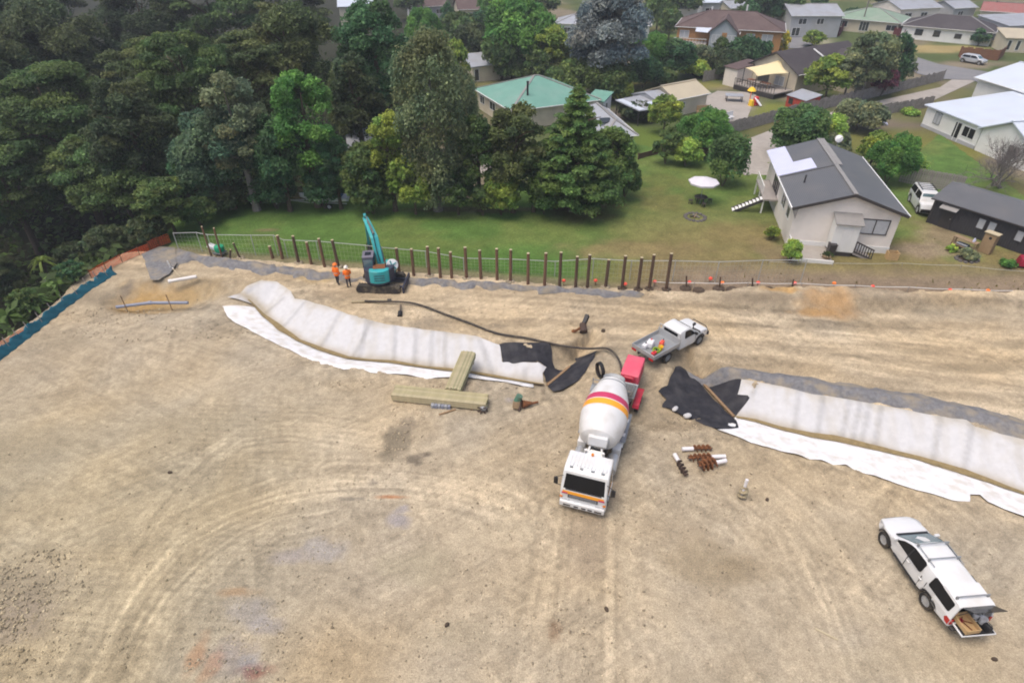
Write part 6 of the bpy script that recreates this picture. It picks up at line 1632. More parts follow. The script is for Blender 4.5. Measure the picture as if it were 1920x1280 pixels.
 for i, (x, y, L, an) in enumerate(((B_ - .2, .3, .45, .4), (B_ - .05, .2, .40, 1.2), (B_ + .05, .38, .35, 2.2))):
  q = load('hand_tool', ('longest', 'middle', 'shortest')[i] + ' rusty tool lying in the plywood crate', 'tool', x, y, .86, an); k = MB(); k.cyl((-L / 2, 0, 0), (L / 2, 0, .02), .025, n=7); k.build('handle', M['rust'], q); k = MB(); k.box((L / 2, 0, .02), (.08, .16, .06)); k.build('head', M['crimson'], q, bevel=.01)
 for i, (x, y, c_, lb) in enumerate(((B_ + .15, -.32, 'whiteplastic', 'white bucket nearest the canopy wall in the ute'), (B_ - .1, -.42, 'whiteplastic', 'white bucket nearest the tailgate edge of the ute'))):
  q = load('bucket', lb, 'bucket', x, y, .79); k = MB(); k.lathe([(.11, 0), (.14, .30), (.145, .30), (.145, .32), (.13, .32), (.10, .03), (.01, .02)], 14); k.build('pail', M[c_], q); k = MB(); k.tube([(.14 * math.cos(R(t)), 0, .3 + .14 * math.sin(R(t))) for t in range(0, 181, 20)], .008, 4); k.build('bail', M['wire'], q)
 q = load('tool_bag', 'black tool bag at the right corner of the lowered tailgate', 'bag', B_ - .38, -.42, .79, .3); k = MB(); k.box((0, 0, .14), (.34, .24, .28), top=(.9, .6)); k.build('bag_body', M['black'], q, bevel=.04); k = MB(); k.tube([(-.12, 0, .26), (-.08, 0, .38), (.08, 0, .38), (.12, 0, .26)], .015, 5); k.build('handle', M['navy'], q)
 q = load('drill_case', 'grey plastic drill case leaning in the ute tray', 'case', B_ + .45, -.2, .79, .2); k = MB(); k.box((0, 0, .18), (.45, .14, .36)); k.build('case_body', M['greysteel'], q, bevel=.03); k = MB(); k.bar((-.08, 0, .39), (.08, 0, .39), .03); k.build('handle', M['black'], q)
 return o
canopy_ute()

# ---- white flat tray ute by the pump
def tray_ute():
 f, r_ = Vector(unproject(1309, 644, .37)), Vector(unproject(1247, 679, .37)); d = f - r_; wb = d.length; u = d.normalized(); left = Vector((-u.y, u.x)); c = (f + r_) / 2 + left * .78
 wb = min(wb, 3.2); a = wb / 2
 o = thing('tray_ute', 'white single cab ute with alloy tray parked behind the red pump', 'ute', (c.x, c.y, h1(c.x, c.y)), math.atan2(u.y, u.x))
 def half(x, z):
  h = .87
  if z > 1.08: h -= (z - 1.08) * .24
  if x > a: h -= .09 * (x - a) ** 1.5
  return h
 F_ = a + .85; Bc = F_ - 2.95
 prof = [(Bc, .5), (a - .75, .42)] + arc(a, .40, .46, 172, 8, 9) + [(F_ - .22, .45), (F_, .52), (F_ + .01, .8), (F_ - .1, 1.0), (F_ - .4, 1.1), (F_ - 1.0, 1.17), (F_ - 1.2, 1.2), (F_ - 1.75, 1.66), (F_ - 1.95, 1.77), (F_ - 2.3, 1.80), (F_ - 2.8, 1.78), (Bc, 1.68), (Bc - .04, 1.15)]
 b = MB(); b.shell(prof, half, .07); b.build('cab', M['white'], o, angle=32)
 for s in (-1, 1):
  g = MB(); g.side([(F_ - 1.42, 1.2), (F_ - 1.8, 1.55), (F_ - 2.0, 1.66), (F_ - 2.42, 1.68), (F_ - 2.48, 1.2)], half, s); g.build('side_window', M['carglass'], o)
  g = MB(); g.side([(F_ - 1.35, .5), (F_ - 1.35, 1.15), (F_ - 1.37, 1.15), (F_ - 1.37, .5)], half, s, .003); g.build('door_gap', M['chassis'], o)
  mirror_part(o, F_ - 1.5, s * .84, 1.27, s, 'black'); l = MB(); l.side([(F_ - .1, .75), (F_ - .4, .8), (F_ - .42, 1.0), (F_ - .16, .96)], half, s); l.build('headlight', M['lamp_clear'], o)
  wheel(o, a, s * .78, .39, .26, 'greysteel'); wheel(o, -a, s * .78, .39, .26, 'greysteel')
  k = MB(); A_ = arc(a, .40, .50, 168, 12, 12); I_ = arc(a, .40, .42, 12, 168, 12); k.side(A_ + I_, lambda p, q: .86, s, .03); k.build('wheel_arch', M['chassis'], o)
 w = MB(); w.front((F_ - 1.24, 1.245), (F_ - 1.82, 1.72), .72, .62, .012); w.build('windscreen', M['carglass'], o)
 w = MB(); w.box((Bc - .03, 0, 1.46), (.05, 1.1, .28)); w.build('rear_window', M['carglass'], o)
 k = MB(); k.tube([(F_ - .95, -.84, 1.05), (F_ - 1.05, -.86, 1.22), (F_ - 1.75, -.78, 1.72), (F_ - 1.75, -.78, 1.95)], .045, 8); k.box((F_ - 1.70, -.78, 2.0), (.2, .12, .14)); k.build('snorkel', M['black'], o)
 k = MB(); k.tube([(F_ + .12, -.8, .62), (F_ + .15, -.5, .95), (F_ + .15, .5, .95), (F_ + .12, .8, .62)], .035, 8); k.box((F_ + .08, 0, .58), (.14, 1.7, .24)); k.build('bull_bar', M['chassis'], o)
 # tray
 T0, T1 = Bc - .12, Bc - 2.62; zt = .98
 k = MB(); k.box(((T0 + T1) / 2, 0, zt - .05), (T0 - T1, 1.86, .08)); to = k.build('tray_floor', M['greysteel'], o, smooth=False)
 for nm, cc, sz in (('tray_side', ((T0 + T1) / 2, .92, zt + .12), (T0 - T1, .05, .26)), ('tray_side', ((T0 + T1) / 2, -.92, zt + .12), (T0 - T1, .05, .26)), ('tray_gate', (T1, 0, zt + .12), (.05, 1.88, .26)), ('headboard', (T0, 0, zt + .22), (.06, 1.86, .5))): q = MB(); q.box(cc, sz); q.build(nm, M['alloy'], o, bevel=.012)
 q = MB(); q.tube([(T0, -.85, zt + .4), (T0, -.85, zt + .78), (T0, .85, zt + .78), (T0, .85, zt + .4)], .03, 8); q.build('headboard_hoop', M['alloy'], o)
 q = MB(); q.box(((T0 + T1) / 2, .42, .72), (T0 - T1 - .1, .1, .18)); q.box(((T0 + T1) / 2, -.42, .72), (T0 - T1 - .1, .1, .18)); q.box((a - .4, 0, .6), (2.4, .8, .15)); q.cyl((-a, -.7, .4), (-a, .7, .4), .06, n=8); q.build('chassis', M['chassis'], o, smooth=False)
 for s in (-1, 1):
  q = MB(); q.box((-a, s * .80, .84), (.95, .28, .05)); q.build('mudguard', M['chassis'], o, bevel=.02); q = MB(); q.box((T1 - .03, s * .72, zt - .12), (.05, .34, .12)); q.build('tail_light', M['lamp_red'], o)
 mw = o.matrix_basis
 def load(name, label, cat, x, y, rz=0): return thing(name, label, cat, mw @ Vector((x, y, zt)), o.rotation_euler.z + rz)
 xm = (T0 + T1) / 2
 q = load('jerry_can', 'white plastic container lying in the alloy tray', 'container', xm - .35, .2, .4); k = MB(); k.box((0, 0, .22), (.55, .42, .42)); k.build('can', M['whiteplastic'], q, bevel=.07); k = MB(); k.cyl((.16, 0, .42), (.16, 0, .50), .05, n=10); k.build('cap', M['redplastic'], q)
 q = load('jerry_can', 'smaller white container behind the larger one in the alloy tray', 'container', xm - .75, .3, .2); k = MB(); k.box((0, 0, .15), (.34, .3, .3)); k.build('can', M['whiteplastic'], q, bevel=.05); k = MB(); k.cyl((.1, 0, .29), (.1, 0, .36), .04, n=8); k.build('cap', M['black'], q)
 q = load('fuel_can', 'orange red fuel can in the alloy tray', 'fuel can', xm + .3, -.2, .2); k = MB(); k.box((0, 0, .18), (.36, .24, .36)); k.build('can', M['redcap'], q, bevel=.05); k = MB(); k.tube([(.1, 0, .34), (.18, 0, .46)], .03, 6); k.build('spout', M['black'], q)
 q = load('bucket', 'yellow bucket in the alloy tray', 'bucket', xm - .1, -.45); k = MB(); k.lathe([(.13, 0), (.17, .28), (.165, .28), (.12, .04), (.01, .03)], 14); k.build('pail', M['yellow'], q); k = MB(); k.tube([(.16 * math.cos(R(t)), 0, .27 + .1 * math.sin(R(t))) for t in range(0, 181, 20)], .01, 4); k.build('bail', M['wire'], q)
 q = load('hose_reel', 'lime green coiled hose in the alloy tray', 'hose', xm - .45, -.42); k = MB()
 for j in range(3): k.tube([(.22 * math.cos(R(t)), .22 * math.sin(R(t)), .04 + .06 * j) for t in range(0, 361, 30)], .03, 6)
 k.build('coil', M['limeplastic'], q); k = MB(); k.cyl((0, 0, 0), (0, 0, .2), .05, n=8); k.build('core', M['black'], q)
 q = load('toolbox', 'small red toolbox at the rear of the alloy tray', 'toolbox', xm - .85, -.55, .1); k = MB(); k.box((0, 0, .11), (.36, .22, .2)); k.build('box_body', M['redplastic'], q, bevel=.02); k = MB(); k.bar((-.1, 0, .25), (.1, 0, .25), .03); k.build('handle', M['black'], q)
 return o
tray_ute()

# ---- concrete mixer truck
def mixer():
 fl, fr = Vector(unproject(1050, 882, 2.95)), Vector(unproject(1134, 896, 2.95))
 rr = Vector(unproject(1165, 715, 3.0)); fc = (fl + fr) / 2
 d = Vector((fl.x - fr.x, fl.y - fr.y)); # truck's right to left is reversed for the viewer
 u = Vector((-.315, -.949)).normalized()
 o = thing('concrete_mixer', 'white concrete mixer truck with red and orange bands round its drum', 'truck', (fc.x + u.x * .35, fc.y + u.y * .35, 0), math.atan2(u.y, u.x))
 fx, fy = unproject(1090, 955, .35); o.location = (fx - u.x * .1, fy - u.y * .1, h1(fx, fy)); o.scale = (.91, .99, .90)
 hw = 1.17
 def half(x, z): return hw - (.05 * max(0, z - 1.6)) - (.10 * max(0, x + .25) ** 1.3)
 prof = [(-1.75, .75), (-1.5, .62)] + arc(-1.02, .52, .58, 170, 10, 9) + [(-.32, .40), (-.04, .42), (.02, .6), (.02, 1.1), (0, 1.55), (-.05, 1.68), (-.26, 2.42), (-.34, 2.66), (-.52, 2.80), (-1.0, 2.86), (-1.7, 2.84), (-1.78, 2.76), (-1.80, 1.2)]
 b = MB(); b.shell(prof, half, .09); co = b.build('cab', M['white'], o, angle=32)
 w = MB(); w.front((-.04, 1.64), (-.285, 2.52), 1.02, .96, .012); w.build('windscreen', M['carglass'], o)
 for s in (-1, 1):
  g = MB(); g.side([(-.42, 1.62), (-.62, 2.42), (-1.35, 2.46), (-1.35, 1.62)], half, s); g.build('side_window', M['carglass'], o)
  g = MB(); g.side([(-.36, .9), (-.36, 1.58), (-.385, 1.58), (-.385, .9)], half, s, .003); g.side([(-1.45, .95), (-1.45, 2.5), (-1.475, 2.5), (-1.475, .95)], half, s, .003); g.build('door_gap', M['chassis'], o)
  k = MB(); k.box((-.10, s * 1.42, 2.0), (.10, .20, .42)); k.tube([(-.2, s * 1.08, 2.4), (-.08, s * 1.42, 2.3), (-.08, s * 1.42, 1.75), (-.2, s * 1.1, 1.6)], .02, 5); k.build('mirror', M['black'], o)
  l = MB(); l.box((.03, s * .86, .82), (.06, .42, .20)); l.build('headlight', M['lamp_clear'], o); l = MB(); l.box((.02, s * 1.08, 1.0), (.06, .14, .12)); l.build('indicator', M['lamp_amber'], o)
  k = MB(); k.side([(-1.62, .98), (-1.62, 1.18), (-.55, 1.18), (-.42, .98)], lambda x, z: half(x, z), s, .03); k.build('mudguard_trim', M['white'], o)
  k = MB(); k.side([(-1.44, 1.36), (-1.44, 1.50), (-.40, 1.50), (-.40, 1.36)], half, s, .006); k.build('door_stripe', M['stripe_orange'], o)
 # orange and red band over the grille, dark grille, bumper slots
 k = MB(); k.front((.022, 1.30), (-.005, 1.50), 1.03, 1.03, .014); k.build('front_band', M['stripe_orange'], o)
 for s in (-1, 1):
  k = MB(); k.box((.035, s * .92, 1.34), (.03, .30, .10)); k.build('front_band_end', M['stripe_red'], o)
 k = MB(); k.box((.03, 0, 1.16), (.05, 1.5, .24)); go = k.build('grille', M['darkteal'], o)
 for zz in (1.10, 1.18, 1.25): k = MB(); k.box((.06, 0, zz), (.03, 1.4, .025)); k.build('grille_bar', M['greysteel'], go)
 k = MB(); k.box((.06, 0, .60), (.22, 2.26, .38)); bo = k.build('bumper', M['white'], o, bevel=.05)
 for y, w_ in ((-.75, .36), (-.28, .22), (.10, .22), (.42, .22), (.82, .36)): k = MB(); k.box((.175, y, .56), (.02, w_, .10)); k.build('bumper_slot', M['chassis'], bo)
 k = MB(); k.front((-.02, 1.57), (-.045, 1.63), .9, .9, .03); k.build('wiper_panel', M['black'], o)
 for i in range(11): k = MB(); k.box((-1.14, -.9 + i * .18, 2.858), (.98, .06, .022)); k.build('roof_rib', M['white'], co)
 for y in (-.78, -.28, .28, .78): k = MB(); k.box((-.52, y, 2.84), (.10, .17, .07)); k.build('marker_lamp', M['greysteel'], o, bevel=.015)
 k = MB(); k.cyl((-1.62, .05, 2.85), (-1.62, .05, 2.98), .07, n=10); k.build('beacon', M['lamp_amber'], o)
 # chassis, tanks, wheels
 Lr = -8.15
 k = MB()
 for s in (-1, 1): k.box(((Lr - .5) / 2, s * .42, .92), (-Lr - .6, .12, .28))
 for x in (-2.3, -4, -6, -7.9): k.box((x, 0, .92), (.14, .84, .2))
 k.build('chassis', M['chassis'], o, smooth=False)
 for s in (-1, 1):
  wheel(o, -1.02, s * 1.0, .50, .30, 'whitetrim', .55)
  for x in (-5.55, -6.85): wheel(o, x, s * .93, .50, .52, 'whitetrim', .55, True)
  for x in (-5.55, -6.85):
   k = MB(); A_ = arc(x, .5, .66, 165, 15, 10); I_ = arc(x, .5, .61, 15, 165, 10); P = A_ + I_; k.prism(P, s * .66, s * 1.22, 'y'); k.build('mudguard', M['whitetrim'], o)
  k = MB(); k.cyl((-2.7, s * .88, .78), (-3.9, s * .88, .78), .32, n=16); k.build('fuel_tank' if s > 0 else 'air_tank', M['alloy'], o)
  k = MB(); k.box((-4.45, s * .95, .85), (.55, .45, .6)); k.build('side_box', M['white'] if s > 0 else M['whitetrim'], o, bevel=.03)
  k = MB(); k.box((Lr - .02, s * .8, .95), (.06, .4, .16)); k.build('tail_light', M['lamp_red'], o)
  k = MB(); k.bar((-4.9, s * 1.16, 1.12), (-7.5, s * 1.16, 1.12), .30, .04); k.build('side_walkway', M['greysteel'], o)
 # drum, tilted up towards the rear
 p0 = Vector((-3.3, .0, 2.25)); p1 = Vector((-7.55, 0, 3.15)); ax = (p1 - p0); L = ax.length
 q = ax.to_track_quat('Z', 'Y').to_matrix().to_4x4(); Mx = Matrix.Translation(p0) @ q
 prof = [(.02, -.02), (.50, 0), (.72, .06), (.90, .22), (1.03, .60), (1.13, 1.15), (1.19, 1.75), (1.20, 1.95), (1.20, 2.05), (1.195, 2.10), (1.18, 2.58), (1.178, 2.64), (1.12, 3.14), (1.115, 3.20), (1.0, 3.75), (.86, 4.3), (.73, 4.72), (.70, L), (.6, L), (.55, L - .35), (.02, L - .4)]
 mi = [0] * 8 + [0, 1, 0, 2, 0, 0, 0, 0, 0, 3, 3, 3, 3, 3]
 prof = [(r * 1.05, zz * L / 4.89 if i < 17 else zz) for i, (r, zz) in enumerate(prof)]; D = MB(); D.lathe(prof, 40, Mx, mi[:len(prof) - 1] + [3]); D.build('drum', [M['drumwhite'], M['stripe_orange'], M['stripe_red'], M['greysteel']], o, angle=25)
 k = MB(); k.lathe([(.74, L - .38), (.81, L - .35), (.81, L - .18), (.74, L - .15)], 32, Mx); k.build('drum_ring', M['greysteel'], o)
 k = MB(); k.box((-3.2, .05, 2.55), (.50, 1.02, .62), Matrix.Rotation(R(-10), 3, 'Y')); k.build('water_tank', M['white'], o, bevel=.06)
 k = MB(); k.box((-2.75, 0, 1.5), (.4, .9, .9));
 for s in (-1, 1): k.bar((-2.3, s * .5, 1.1), (-3.0, s * .3, 2.15), .10); k.bar((-2.7, s * .55, 1.0), (-2.6, s * .45, 2.2), .12)
 k.build('drum_pedestal', M['whitetrim'], o, smooth=False)
 k = MB(); k.box((-2.2, -.75, 1.45), (.5, .55, .7)); k.cyl((-2.05, .75, 1.0), (-2.05, .75, 2.5), .09, n=10); k.tube([(-2.0, -.5, 1.9), (-2.3, 0, 2.1), (-2.1, .5, 1.8)], .05, 6); k.build('hydraulics', M['chassis'], o)
 for s in (-1, 1):
  k = MB(); k.bar((-7.0, s * .55, 1.0), (-6.95, s * .62, 2.35), .14); k.bar((-7.9, s * .5, 1.0), (-7.1, s * .55, 2.3), .10); k.build('rear_pedestal', M['greysteel'], o, smooth=False)
  k = MB(); k.cyl((-6.9, s * .55, 2.32), (-7.1, s * .55, 2.36), .14, n=12); k.build('drum_roller', M['steel'], o)
 # loading hopper and chutes
 k = MB(); vs = []
 for r, x, z in ((.42, -7.75, 2.75), (.62, -7.85, 3.45)):
  for i in range(12): a = 2 * PI * i / 12; vs.append((x + r * math.cos(a) * .75, r * math.sin(a), z))
 k.add(vs, [(i, (i + 1) % 12, 12 + (i + 1) % 12, 12 + i) for i in range(12)]); ho = k.build('hopper', M['greysteel'], o); md = ho.modifiers.new('thick', 'SOLIDIFY'); md.thickness = .03
 k = MB()
 for i in range(9):
  pass
 pts = []
 n = 8; secs = [(-7.75, 0, 2.35, .38), (-8.15, .18, 1.95, .34), (-8.75, .5, 1.55, .30), (-9.2, .75, 1.35, .26)]
 vs = []
 for x, y, z, r in secs:
  for i in range(n + 1): a = PI + PI * i / n; vs.append((x + r * math.cos(a) * .3, y + r * math.cos(a), z + r * .8 + r * .8 * math.sin(a)))
 k.add(vs, [(j * (n + 1) + i, j * (n + 1) + i + 1, (j + 1) * (n + 1) + i + 1, (j + 1) * (n + 1) + i) for j in range(len(secs) - 1) for i in range(n)]); ch = k.build('discharge_chute', M['greysteel'], o); md = ch.modifiers.new('thick', 'SOLIDIFY'); md.thickness = .03
 k = MB()
 for s in (-.22, .22): k.bar((-8.0, -.95 + s, .9), (-7.9, -.95 + s, 3.1), .05)
 for i in range(7): k.bar((-8.0 + i * .014, -1.17, 1.05 + i * .32), (-8.0 + i * .014, -.73, 1.05 + i * .32), .04)
 k.box((-7.6, -.95, 2.55), (.7, .55, .05)); k.build('ladder', M['greysteel'], o, smooth=False)
 # spare chute hung on the right rear
 return o
MIX = mixer()

# ---- red concrete pump on its trailer
def pump():
 A, B_, C_, D_ = (Vector(unproject(*p, 1.75)) for p in ((1180, 665), (1208, 670), (1195, 709), (1167, 696)))
 back = (A + B_) / 2; frontp = (C_ + D_) / 2; u = (back - frontp).normalized(); c = (back + frontp) / 2
 o = thing('concrete_pump', 'red trailer concrete pump coupled behind the mixer drum', 'pump', (c.x, c.y, h1(c.x, c.y)), math.atan2(u.y, u.x))
 L = (back - frontp).length; w = .98
 b = MB(); b.shell([(-L / 2, .72), (L / 2, .72), (L / 2, 1.62), (L / 2 - .08, 1.74), (-L / 2 + .3, 1.76), (-L / 2, 1.62)], lambda x, z: w / 2 + .06, .07); b.build('engine_hood', M['pinkred'], o)
 k = MB(); k.box((-L / 2 - .16, 0, 1.42), (.34, .62, .38)); k.build('pump_head', M['deepred'], o, bevel=.04); k = MB(); k.cyl((-L / 2 - .25, -.2, 1.62), (-L / 2 - .25, .25, 1.64), .12, n=12); k.build('valve', M['deepred'], o)
 for s in (-1, 1):
  k = MB()
  for i in range(6): k.box((-.55 + i * .2, s * (w / 2 + .065), 1.25), (.13, .02, .5))
  k.build('side_louvre', M['deepred'], o)
 k = MB()
 for s in (-1, 1): k.box((-.75, s * .42, .62), (L + 2.6, .10, .16))
 k.bar((L / 2 + .5, -.42, .62), (L / 2 + 1.5, 0, .6), .1); k.bar((L / 2 + .5, .42, .62), (L / 2 + 1.5, 0, .6), .1); k.box((-2.1, 0, .62), (.12, .9, .14)); k.build('frame', M['chassis'], o, smooth=False)
 # receiving hopper
 k = MB(); vs = []
 for (lx, ly, z) in ((.35, .38, .75), (.62, .62, 1.42), (.66, .66, 1.46)):
  for sx, sy in ((-1, -1), (1, -1), (1, 1), (-1, 1)): vs.append((-L / 2 - 1.15 + sx * lx, sy * ly, z))
 k.add(vs, [(j * 4 + i, j * 4 + (i + 1) % 4, (j + 1) * 4 + (i + 1) % 4, (j + 1) * 4 + i) for j in range(2) for i in range(4)] + [(3, 2, 1, 0)]); h = k.build('hopper', M['greysteel'], o, smooth=False); md = h.modifiers.new('thick', 'SOLIDIFY'); md.thickness = .04
 k = MB()
 for i in range(7): k.bar((-L / 2 - 1.7, -.5 + i * .17, 1.40), (-L / 2 - .6, -.5 + i * .17, 1.40), .025)
 k.build('hopper_grate', M['steel'], o, smooth=False); k = MB(); k.box((-L / 2 - 1.15, 0, 1.0), (.9, .8, .1)); k.build('wet_concrete', M['geogrey'], o)
 for s in (-1, 1):
  wheel(o, -L / 2 - .35, s * .82, .34, .22, 'greysteel'); wheel(o, -L / 2 - 1.10, s * .82, .34, .22, 'greysteel')
  k = MB(); x0, x1 = -L / 2 + .2, -L / 2 - 1.65; P = [(x0, .62), (x0 - .12, .80), (x0 - .4, .90), (x1 + .4, .90), (x1 + .1, .80), (x1, .62), (x1 + .08, .62), (x1 + .16, .76), (x1 + .42, .85), (x0 - .42, .85), (x0 - .17, .76), (x0 - .08, .62)]
  k.prism(P, s * .60, s * .98, 'y'); k.build('mudguard', M['deepred'], o)
 k = MB(); k.cyl((L / 2 + .2, .35, .05), (L / 2 + .2, .35, .9), .05, n=8); k.build('jockey_leg', M['greysteel'], o)
 return o
PUMP = pump()

# ---- cars among the houses
def small_car(px_hubs, z, name, label, cat, paint, L_f, L_b, hood, roofz, side, wr=.32, rake=.7, rear=.35, group=None, wid=.84, glass='carglass'):
 f, r_ = Vector(unproject(*px_hubs[0], z)), Vector(unproject(*px_hubs[1], z)); d = f - r_; wb = d.length; u = d.normalized(); n = Vector((-u.y, u.x)) * side; c = (f + r_) / 2 + n * wid * .9
 wb = max(2.3, min(2.9, wb)); a = wb / 2
 o = thing(name, label, cat, (c.x, c.y, h1(c.x, c.y)), math.atan2(u.y, u.x), group); F_, B_ = a + L_f, -a - L_b
 def half(x, zz): return wid - max(0, zz - hood) * .28 - .1 * max(0, abs(x) - a) ** 1.5
 prof = [(B_, .5), (-a - .5, .34)] + arc(-a, wr + .02, wr + .07, 170, 10, 8) + [(-a + .6, .28), (a - .6, .28)] + arc(a, wr + .02, wr + .07, 170, 10, 8) + [(F_ - .1, .36), (F_, .55), (F_ - .05, .75), (F_ - .3, hood - .08), (a - .15, hood), (a - .15 - rake, roofz - .05), (a - .45 - rake, roofz), (B_ + rear + .25, roofz - .02), (B_ + rear, roofz - .08), (B_ + .08, hood), (B_ - .02, .8)]
 b = MB(); b.shell(prof, half, .08); b.build('body', M[paint], o, angle=32)
 xs, xe = a - .30 - rake * .55, B_ + rear + .1
 for s in (-1, 1):
  g = MB(); g.side([(a - .35, hood + .03), (a - .3 - rake, roofz - .12), (xe + .1, roofz - .14), (xe - .12, hood + .05)], half, s); g.build('side_window', M[glass], o)
  m = (a - .35 + xe) / 2; g = MB(); g.side([(m, hood), (m, roofz - .10), (m - .08, roofz - .10), (m - .08, hood)], half, s, .012); g.build('door_pillar', M[paint], o)
  wheel(o, a, s * (wid - .1), wr, .21); wheel(o, -a, s * (wid - .1), wr, .21)
  l = MB(); l.side([(F_ - .06, .6), (F_ - .35, .66), (F_ - .4, .8), (F_ - .12, .76)], half, s); l.build('headlight', M['lamp_clear'], o); l = MB(); l.side([(B_ + .01, .7), (B_ + .2, .72), (B_ + .2, .92), (B_ + .04, .9)], half, s); l.build('tail_light', M['lamp_red'], o)
  mirror_part(o, a - .5, s * wid, hood + .08, s, paint, (.1, .16, .12))
 w = MB(); w.front((a - .22, hood + .05), (a - .12 - rake, roofz - .09), wid - .14, wid - .22, .012); w.build('windscreen', M['tealglass'] if glass == 'carglass' else M[glass], o)
 w = MB(); w.box((B_ + rear * .55 + .02, 0, (hood + roofz) / 2), (.03, 1.2, .3), Matrix.Rotation(-math.atan2(rear, roofz - hood), 3, 'Y') if False else None); w.build('rear_window', M[glass], o)
 return o, a
small_car(((1836, 123), (1801, 117)), .32, 'hatchback', 'silver white hatchback parked on the verge before the rust brown fence', 'car', 'silver', .75, .65, .95, 1.5, 1)
o, a = small_car(((1722, 402), (1702, 372)), .5, 'four_wheel_drive', 'white four wheel drive with black tyres parked between house and charcoal shed', 'four wheel drive', 'white', .8, .9, 1.18, 1.9, 1, .42, .45, .2, wid=.9)
k = MB()
for x in (-1.4, -.9, -.4, .1): k.bar((x, -.62, 1.99), (x, .62, 1.99), .05)
for s in (-1, 1): k.bar((-1.6, s * .64, 2.0), (.3, s * .64, 2.0), .05)
k.build('roof_rack', M['chassis'], o); k = MB(); k.box((a + .85, 0, .62), (.16, 1.7, .3)); k.build('bull_bar', M['black'], o)
small_car(((476, 386), (518, 386)), .32, 'old_car', 'dark maroon old car parked under the trees at the back of the lawn', 'car', 'maroon', .8, .9, .92, 1.38, -1, .31, .8, .7)
# boat on a trailer at the back of the lawn
def boat():
 x, y, z = ground_at(612, 386); o = thing('boat_trailer', 'boat trailer with pale tarped dinghy under the trees behind the lawn', 'boat trailer', (x, y, z), R(176))
 k = MB()
 secs = [(-2.3, .62, .60, 1.05), (-1, .72, .52, 1.1), (.5, .72, .5, 1.12), (1.6, .5, .58, 1.18), (2.5, .06, .85, 1.25)]; vs = []
 for xx, w, zb, zt in secs: vs += [(xx, -w, zt), (xx, -w * .8, zb + .15), (xx, 0, zb), (xx, w * .8, zb + .15), (xx, w, zt)]
 k.add(vs, [(j * 5 + i, j * 5 + i + 1, j * 5 + i + 6, j * 5 + i + 5) for j in range(4) for i in range(4)] + [(0, 1, 2, 3, 4)] + [(j * 5, j * 5 + 5, j * 5 + 9, j * 5 + 4) for j in range(4)]); k.build('hull', M['whiteplastic'], o)
 k = MB(); k.box((-.6, 0, 1.2), (2.4, 1.1, .25), top=(.8, .5)); k.build('tarp', M['bluecloth'], o, bevel=.06)
 k = MB(); k.bar((-2.2, .35, .45), (1.4, .35, .45), .08); k.bar((-2.2, -.35, .45), (1.4, -.35, .45), .08); k.bar((1.4, .35, .45), (3.6, 0, .5), .08); k.bar((1.4, -.35, .45), (3.6, 0, .5), .08); k.build('frame', M['wire'], o)
 for s in (-1, 1): wheel(o, -.6, s * .82, .28, .16)
boat()
